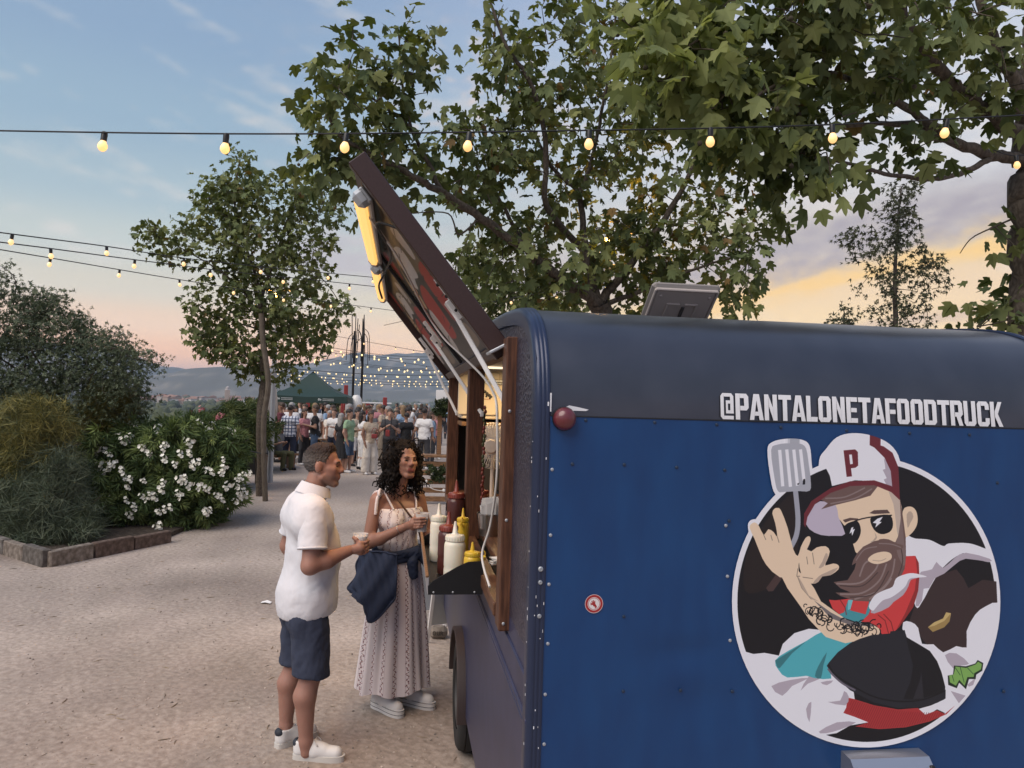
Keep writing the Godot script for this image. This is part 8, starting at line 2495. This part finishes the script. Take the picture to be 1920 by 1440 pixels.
# ---- the crowd ---------------------------------------------------------------------------------------------
var kinds := {}
func person_kind(called: String) -> Dictionary: # meshes of one build and pose, made once
	if kinds.has(called): return kinds[called]
	var woman_ := called.contains("woman")
	var d := {}
	var w := 0.155 if woman_ else 0.185
	var bent_l: bool = called.contains("cup") or called.contains("phone")
	var bent_r: bool = called.contains("phone")
	var sit: bool = called.contains("seated")
	var y := -0.42 if sit else 0.0
	var sk := [[Vector3(0, 1.42 + y, 0), Vector3(0, 1.56 + y, 0.02), 0.055, 0.05], [Vector3(0, 1.66 + y, 0.0), Vector3(0.076, 0.10, 0.09), Basis.IDENTITY], [Vector3(0, 1.585 + y, 0.035), Vector3(0.056, 0.07, 0.056), Basis.IDENTITY], [Vector3(0, 1.645 + y, 0.085), Vector3(0, 1.615 + y, 0.108), 0.009, 0.013], [Vector3(-0.078, 1.635 + y, -0.01), Vector3(0.078, 1.635 + y, -0.01), 0.02, 0.02]]
	var hands := []
	for s in [-1.0, 1.0]:
		var bent: bool = bent_l if s > 0 else bent_r
		var sh := Vector3(s * w, 1.40 + y, 0)
		var el := Vector3(s * (w + 0.07), 1.12 + y, -0.03)
		var wr := Vector3(s * (w - 0.05), 1.18 + y, 0.24) if bent else (Vector3(s * (w + 0.03), 0.88, 0.05) if not sit else Vector3(s * 0.12, 0.78, 0.2))
		if called.contains("phone"): wr.y += 0.08; wr.x *= 0.6
		sk.append([sh, el, 0.05, 0.042]); sk.append([el, wr, 0.041, 0.028])
		var hv := (wr - el).normalized()
		sk.append([wr, wr + hv * 0.08, 0.03, 0.024]); sk.append([wr + hv * 0.08, wr + hv * 0.15 + Vector3(-s * 0.02, -0.01, 0), 0.022, 0.014])
		sk.append([wr + hv * 0.03, wr + hv * 0.09 + Vector3(-s * 0.035, 0.02, 0.01), 0.013, 0.011])
		d["hand%d" % int(s)] = wr + hv * 0.09
		var kn := Vector3(s * 0.11, 0.50, 0.02) if not sit else Vector3(s * 0.15, 0.47, 0.42)
		var an := Vector3(s * 0.12, 0.08, -0.02) if not sit else Vector3(s * 0.16, 0.08, 0.40)
		sk.append([Vector3(s * 0.09, 0.88 + y, 0), kn, 0.085, 0.058]); sk.append([kn, kn.lerp(an, 0.35) + Vector3(0, 0, -0.02), 0.056, 0.057]); sk.append([kn.lerp(an, 0.35) + Vector3(0, 0, -0.02), an, 0.056, 0.036])
	d.body = body_mesh(sk + [[Vector3(-0.09, 1.3 + y, 0), Vector3(0.09, 1.3 + y, 0), 0.09, 0.09], [Vector3(0, 1.1 + y, 0), Vector3(0.12, 0.25, 0.09), Basis.IDENTITY]], 0.021, 0.025).mesh()
	var hr := [[Vector3(0, 1.685 + y, -0.012), Vector3(0.086, 0.093, 0.098), Basis.IDENTITY], [Vector3(0, 1.60 + y, 0.085), Vector3(0.085, 0.075, 0.065), Basis.IDENTITY, true]]
	if woman_: hr += [[Vector3(0, 1.60 + y, -0.055), Vector3(0.09, 0.13, 0.06), Basis.IDENTITY], [Vector3(0, 1.48 + y, -0.075), Vector3(0.085, 0.14, 0.04), Basis.IDENTITY]]
	d.hair = wrinkle(body_mesh(hr, 0.014, 0.015, [[Vector3(0, 1.57 + y, -0.05), Vector3(0, -1, 0.4)]] if not woman_ else []), 0.012, Vector3(26, 14, 26), 101).mesh()
	var top := MB.new()
	var hip := 0.86 + y
	var tp := [[Vector3(-w * 0.68, 1.31 + y, 0), Vector3(w * 0.68, 1.31 + y, 0), 0.112, 0.112], [Vector3(-w * 0.85, 1.40 + y, 0), Vector3(w * 0.85, 1.40 + y, 0), 0.065, 0.065], [Vector3(0, 1.08 + y, 0.01), Vector3(w * (0.88 if woman_ else 0.98), 0.24, 0.125), Basis.IDENTITY], [Vector3(0, 0.9 + y, 0), Vector3(w * 1.02, 0.17, 0.135), Basis.IDENTITY]]
	if woman_: tp += [[Vector3(-0.07, 1.24 + y, 0.075), Vector3(0.07, 1.24 + y, 0.075), 0.062, 0.062]]
	body_mesh(tp, 0.02, 0.04, [[Vector3(0, hip, 0), Vector3.DOWN], [Vector3(0, 1.475 + y, 0.0), Vector3(0, 1, 0.25)]], null, top)
	for s in [-1.0, 1.0]: body_mesh([[Vector3(s * w * 0.92, 1.395 + y, 0), Vector3(s * (w + 0.065), 1.10 + y, -0.03), 0.068, 0.062]], 0.02, 0.02, [[Vector3(s * (w + 0.05), (1.22 if not woman_ else 1.3) + y, -0.02), Vector3(s * 0.22, -1, 0)]], null, top)
	d.top = wrinkle(top, 0.012, Vector3(10, 16, 10), 102).mesh()
	var bt := MB.new()
	if called.contains("dress"):
		var rows := []
		for i in 12:
			var t := i / 11.0
			var row := []
			for j in 49:
				var a := TAU * j / 48.0
				var r := lerpf(0.14, 0.26, t) + 0.016 * t * sin(a * 11.0)
				row.append(Vector3(sin(a) * r * 1.05, 0.98 - (0.55 if called.contains("short") else 0.82) * t, cos(a) * r * 0.85))
			rows.append(row)
		bt.sheet(rows)
	else:
		var hem := 0.48 if called.contains("shorts") else 0.07
		var wide := 0.035 if called.contains("wide") else 0.0
		for s in [-1.0, 1.0]:
			var kn := Vector3(s * 0.11, 0.50, 0.02) if not sit else Vector3(s * 0.15, 0.47, 0.42)
			var an := Vector3(s * 0.12, 0.04, -0.02) if not sit else Vector3(s * 0.16, 0.04, 0.40)
			body_mesh([[Vector3(0, 0.90 + y, 0), Vector3(w * 0.98, 0.14, 0.128), Basis.IDENTITY], [Vector3(s * 0.085, 0.88 + y, 0), kn, 0.100, 0.078 + wide], [kn, an, 0.078 + wide, 0.066 + wide * 1.6]], 0.02, 0.03, [[Vector3(0, hem, 0), Vector3.DOWN]] if not sit else [], null, bt)
		wrinkle(bt, 0.012, Vector3(12, 8, 12), 103)
	d.bottom = bt.mesh()
	var shs := MB.new()
	for s in [-1.0, 1.0]:
		var an := Vector3(s * 0.12, 0, -0.02) if not sit else Vector3(s * 0.16, 0, 0.40)
		body_mesh([[an + Vector3(0, 0.045, -0.05), an + Vector3(s * 0.02, 0.035, 0.15), 0.043, 0.036]], 0.016, 0.01, [[Vector3(0, 0.002, 0), Vector3.DOWN]], null, shs)
	d.shoes = shs.mesh()
	kinds[called] = d
	return d

func crowd_person(kind: String, label: String, group: String, at: Vector3, turn: float, tall: float, top: Material, bottom: Material, hair: Material, skin: Material, shoes: Material) -> Node3D:
	var d := person_kind(kind)
	var o := thing("person", label, "person", Vector3(at.x, land(Vector2(at.x, at.z)), at.z), turn, group)
	o.scale = Vector3.ONE * tall / 1.755
	part(d.body, "body", skin, o)
	part(d.hair, "hair", hair, o)
	part(d.top, "top", top, o)
	part(d.bottom, "skirt" if kind.contains("dress") else ("shorts" if kind.contains("shorts") else "trousers"), bottom, o)
	part(d.shoes, "shoes", shoes, o)
	return o

func crowd() -> void:
	rng.seed = 404
	var cl := {}
	for c in [["white", 0.66, 0.65, 0.64], ["black", 0.014, 0.014, 0.016], ["navy", 0.022, 0.03, 0.06], ["grey", 0.12, 0.12, 0.125], ["dark grey", 0.045, 0.045, 0.05], ["pink", 0.46, 0.2, 0.22], ["green", 0.28, 0.42, 0.26], ["light blue", 0.25, 0.36, 0.5], ["red", 0.22, 0.035, 0.035], ["beige", 0.45, 0.37, 0.28], ["burgundy", 0.10, 0.022, 0.03], ["denim", 0.06, 0.10, 0.17], ["cream", 0.6, 0.55, 0.48], ["olive", 0.09, 0.09, 0.04], ["brown", 0.09, 0.05, 0.03]]:
		cl[c[0]] = mat("cloth_" + c[0].replace(" ", "_"), lin(c[1], c[2], c[3]), 0.9)
	var hairs := {"dark": mat("hair_dark", lin(0.018, 0.013, 0.011), 0.6), "brown": mat("hair_brown", lin(0.055, 0.033, 0.02), 0.6), "grey": mat("hair_grey", lin(0.3, 0.29, 0.28), 0.7), "fair": mat("hair_fair", lin(0.22, 0.14, 0.07), 0.6)}
	var skins := [mat("skin_a", lin(0.36, 0.2, 0.14), 0.55), mat("skin_b", lin(0.27, 0.145, 0.095), 0.55), mat("skin_c", lin(0.42, 0.25, 0.18), 0.55)]
	var ck := Image.create_empty(128, 128, false, Image.FORMAT_RGB8)
	ck.fill(Color(0.80, 0.82, 0.86))
	for i in 8:
		ck.fill_rect(Rect2i(i * 16, 0, 4, 128), Color(0.25, 0.3, 0.42))
		ck.fill_rect(Rect2i(0, i * 16, 128, 4), Color(0.25, 0.3, 0.42))
	var check := mat("cloth_check", Color.WHITE, 0.9)
	grain(check, ImageTexture.create_from_image(ck), Vector3.ONE * 1.35)
	check.uv1_triplanar_sharpness = 8.0
	cl["checked"] = check
	# those one can make out in front: [kind, foot pixel x, y, turn, height, top, bottom, hair, label]
	for e in [["man", Vector3(-6.316, 0.000, -22.014), 178, 1.76, "checked", "navy", "dark", "man in blue and white checked shirt seen from behind at the trestle table"],
		["woman_cup", Vector3(-6.127, 0.000, -22.835), 60, 1.66, "pink", "dark grey", "brown", "woman in pink top leaning over the trestle table, right of the checked shirt"],
		["man_cup", Vector3(-5.747, 0.000, -22.588), -80, 1.78, "black", "denim", "brown", "man in black T-shirt and jeans bending to the trestle table"],
		["woman_short_dress", Vector3(-4.601, 0.000, -20.895), 150, 1.60, "black", "black", "grey", "grey haired woman in short black dress beside the green shirt"],
		["man_cup_shorts", Vector3(-4.398, 0.000, -20.961), 75, 1.72, "green", "denim", "dark", "man in pale green shirt and denim shorts facing right"],
		["woman_cup_wide", Vector3(-3.741, 0.000, -20.549), 35, 1.68, "beige", "cream", "brown", "woman in beige vest and wide cream trousers carrying a red purse"],
		["man_phone", Vector3(-3.504, 0.000, -22.272), 10, 1.75, "dark grey", "black", "brown", "man in dark grey T-shirt with a red pouch looking down"],
		["man_cup", Vector3(-3.313, 0.000, -24.709), 95, 1.76, "white", "dark grey", "dark", "man in white T-shirt standing in profile right of the grey shirt"],
		["man_phone", Vector3(-2.539, 0.000, -22.603), 172, 1.78, "white", "dark grey", "dark", "man in white T-shirt seen from behind near the pallet bar"],
		["woman", Vector3(-2.573, 0.000, -26.389), 20, 1.64, "pink", "denim", "brown", "woman in patterned pink top half hidden by the pallet bar post"],
		["man", Vector3(-7.926, 0.000, -23.375), 140, 1.72, "dark grey", "dark grey", "grey", "white haired man in dark shirt at the litter bin"],
		["woman", Vector3(-7.780, 0.000, -25.250), 160, 1.68, "pink", "grey", "fair", "woman in pink blouse right of the tree stakes"],
		["woman_seated", Vector3(-6.425, 0.000, -21.273), 60, 1.66, "grey", "olive", "brown", "seated person in grey top behind the stakes"],
		["woman_cup", Vector3(-5.622, 0.000, -23.834), -20, 1.62, "cream", "white", "grey", "grey haired woman in cream top before the marquee's right leg"],
		["woman_cup", Vector3(-4.242, 0.000, -22.020), 120, 1.66, "white", "white", "dark", "woman in white top and trousers behind the beige vest"],
		["man", Vector3(-4.808, 0.000, -24.142), 200, 1.74, "black", "navy", "dark", "man in black shirt behind the pale green shirt"],
		["woman_cup", Vector3(-3.975, 0.000, -26.831), -60, 1.66, "grey", "black", "brown", "woman in grey top behind the man with the red pouch"],
		["man", Vector3(-8.046, 0.000, -27.257), 200, 1.75, "burgundy", "navy", "grey", "man in burgundy shirt under the left half of the marquee"],
		["woman", Vector3(-7.677, 0.000, -27.423), 40, 1.66, "black", "black", "dark", "woman all in black under the middle of the marquee"],
		["man_cup", Vector3(-6.523, 0.000, -27.367), -110, 1.76, "light blue", "navy", "grey", "man in light blue shirt right of the marquee"]]:
		crowd_person(e[0], e[7].replace("man ", "person ").replace("woman ", "person ").replace("woperson ", "person "), "", e[1], deg_to_rad(e[2]), e[3], cl[e[4]], cl[e[5]], hairs[e[6]], skins[rng.randi() % 3], cl["white"] if rng.randf() < 0.5 else cl["black"])
	# the rows behind them
	var tops := ["white", "black", "navy", "grey", "dark grey", "pink", "black", "light blue", "navy", "beige", "burgundy", "white", "black", "dark grey", "brown", "olive"]
	var bots := ["denim", "black", "dark grey", "beige", "navy", "white"]
	var types := ["man", "man_cup", "man_phone", "woman", "woman_cup", "woman_short_dress", "man_cup_shorts"]
	var hk := ["dark", "brown", "dark", "grey", "fair", "brown"]
	var spots := []
	var tries := 0
	while spots.size() < 120 and tries < 4000:
		tries += 1
		var d := 23.0 + 30.0 * pow(rng.randf(), 1.3)
		var x := 500.0 + 330.0 * rng.randf() if d < 34.0 else 600.0 + 250.0 * rng.randf()
		var p := Vector3((x - 960.0) / 1440.0 * d, 0, -d)
		var ok := true
		for q in spots:
			if q.distance_to(p) < 0.62: ok = false
		if ok: spots.append(p)
	spots.sort_custom(func(a, b): return a.z > b.z)
	var order := ["nearest", "second", "third", "fourth", "fifth", "sixth", "seventh", "eighth", "ninth", "tenth", "eleventh", "twelfth", "thirteenth"]
	var seen_ := {}
	for i in spots.size():
		var tp: String = tops[rng.randi() % tops.size()]
		var bt: String = bots[rng.randi() % bots.size()]
		var h: String = hk[rng.randi() % hk.size()]
		var ty: String = types[rng.randi() % types.size()]
		var turn := rr(0, 360)
		var side := "left" if spots[i].x / -spots[i].z < -0.19 else ("middle" if spots[i].x / -spots[i].z < -0.14 else "right")
		var key := "%s haired person in %s top" % [h, tp]
		var nth: int = seen_.get(key + side, 0)
		seen_[key + side] = nth + 1
		crowd_person(ty, "%s, %s such from near on the crowd's %s" % [key, order[mini(nth, 12)], side], "people crowding the fair", spots[i], deg_to_rad(turn), rr(1.58, 1.84), cl[tp], cl[bt], hairs[h], skins[rng.randi() % 3], cl[["white", "black", "brown"][rng.randi() % 3]])
	# what a few of them carry
	var bag := thing("purse", "small red purse held by the person in wide cream trousers", "purse", Vector3(-3.594, 1.038, -20.330))
	var b := MB.new()
	b.box(Vector3.ZERO, Vector3(0.16, 0.12, 0.06), 0.02)
	part(b, "pouch", cl["red"], bag)
	b = MB.new()
	b.tube(spline([Vector3(-0.08, 0.07, 0), Vector3(-0.04, 0.2, 0), Vector3(0.04, 0.2, 0), Vector3(0.08, 0.07, 0)], 5), 0.008, 5)
	part(b, "handle", cl["red"], bag)
	bag = thing("chest_pouch", "flat red pouch hanging on the dark grey T-shirt", "pouch", Vector3(-3.293, 1.119, -20.628))
	b = MB.new()
	b.box(Vector3.ZERO, Vector3(0.12, 0.18, 0.05), 0.02)
	part(b, "pouch", cl["red"], bag)
	b = MB.new()
	for s in [-1.0, 1.0]: b.tube([Vector3(s * 0.07, 0.11, 0), Vector3(s * 0.09, 0.42, -0.02)], 0.012, 5)
	part(b, "strap", cl["black"], bag)
	# bench of the seated one
	var be := thing("bench", "low wooden bench behind the tree stakes", "bench", Vector3(-6.425, 0.000, -21.273), deg_to_rad(60.0))
	b = MB.new()
	b.box(Vector3(0, 0.39, 0), Vector3(1.3, 0.05, 0.34), 0.008)
	part(b, "seat", M.pine, be)
	for x in [-0.5, 0.5]:
		b = MB.new()
		b.box(Vector3(x, 0.18, 0), Vector3(0.06, 0.36, 0.28), 0.006)
		part(b, "leg", M.pine, be)
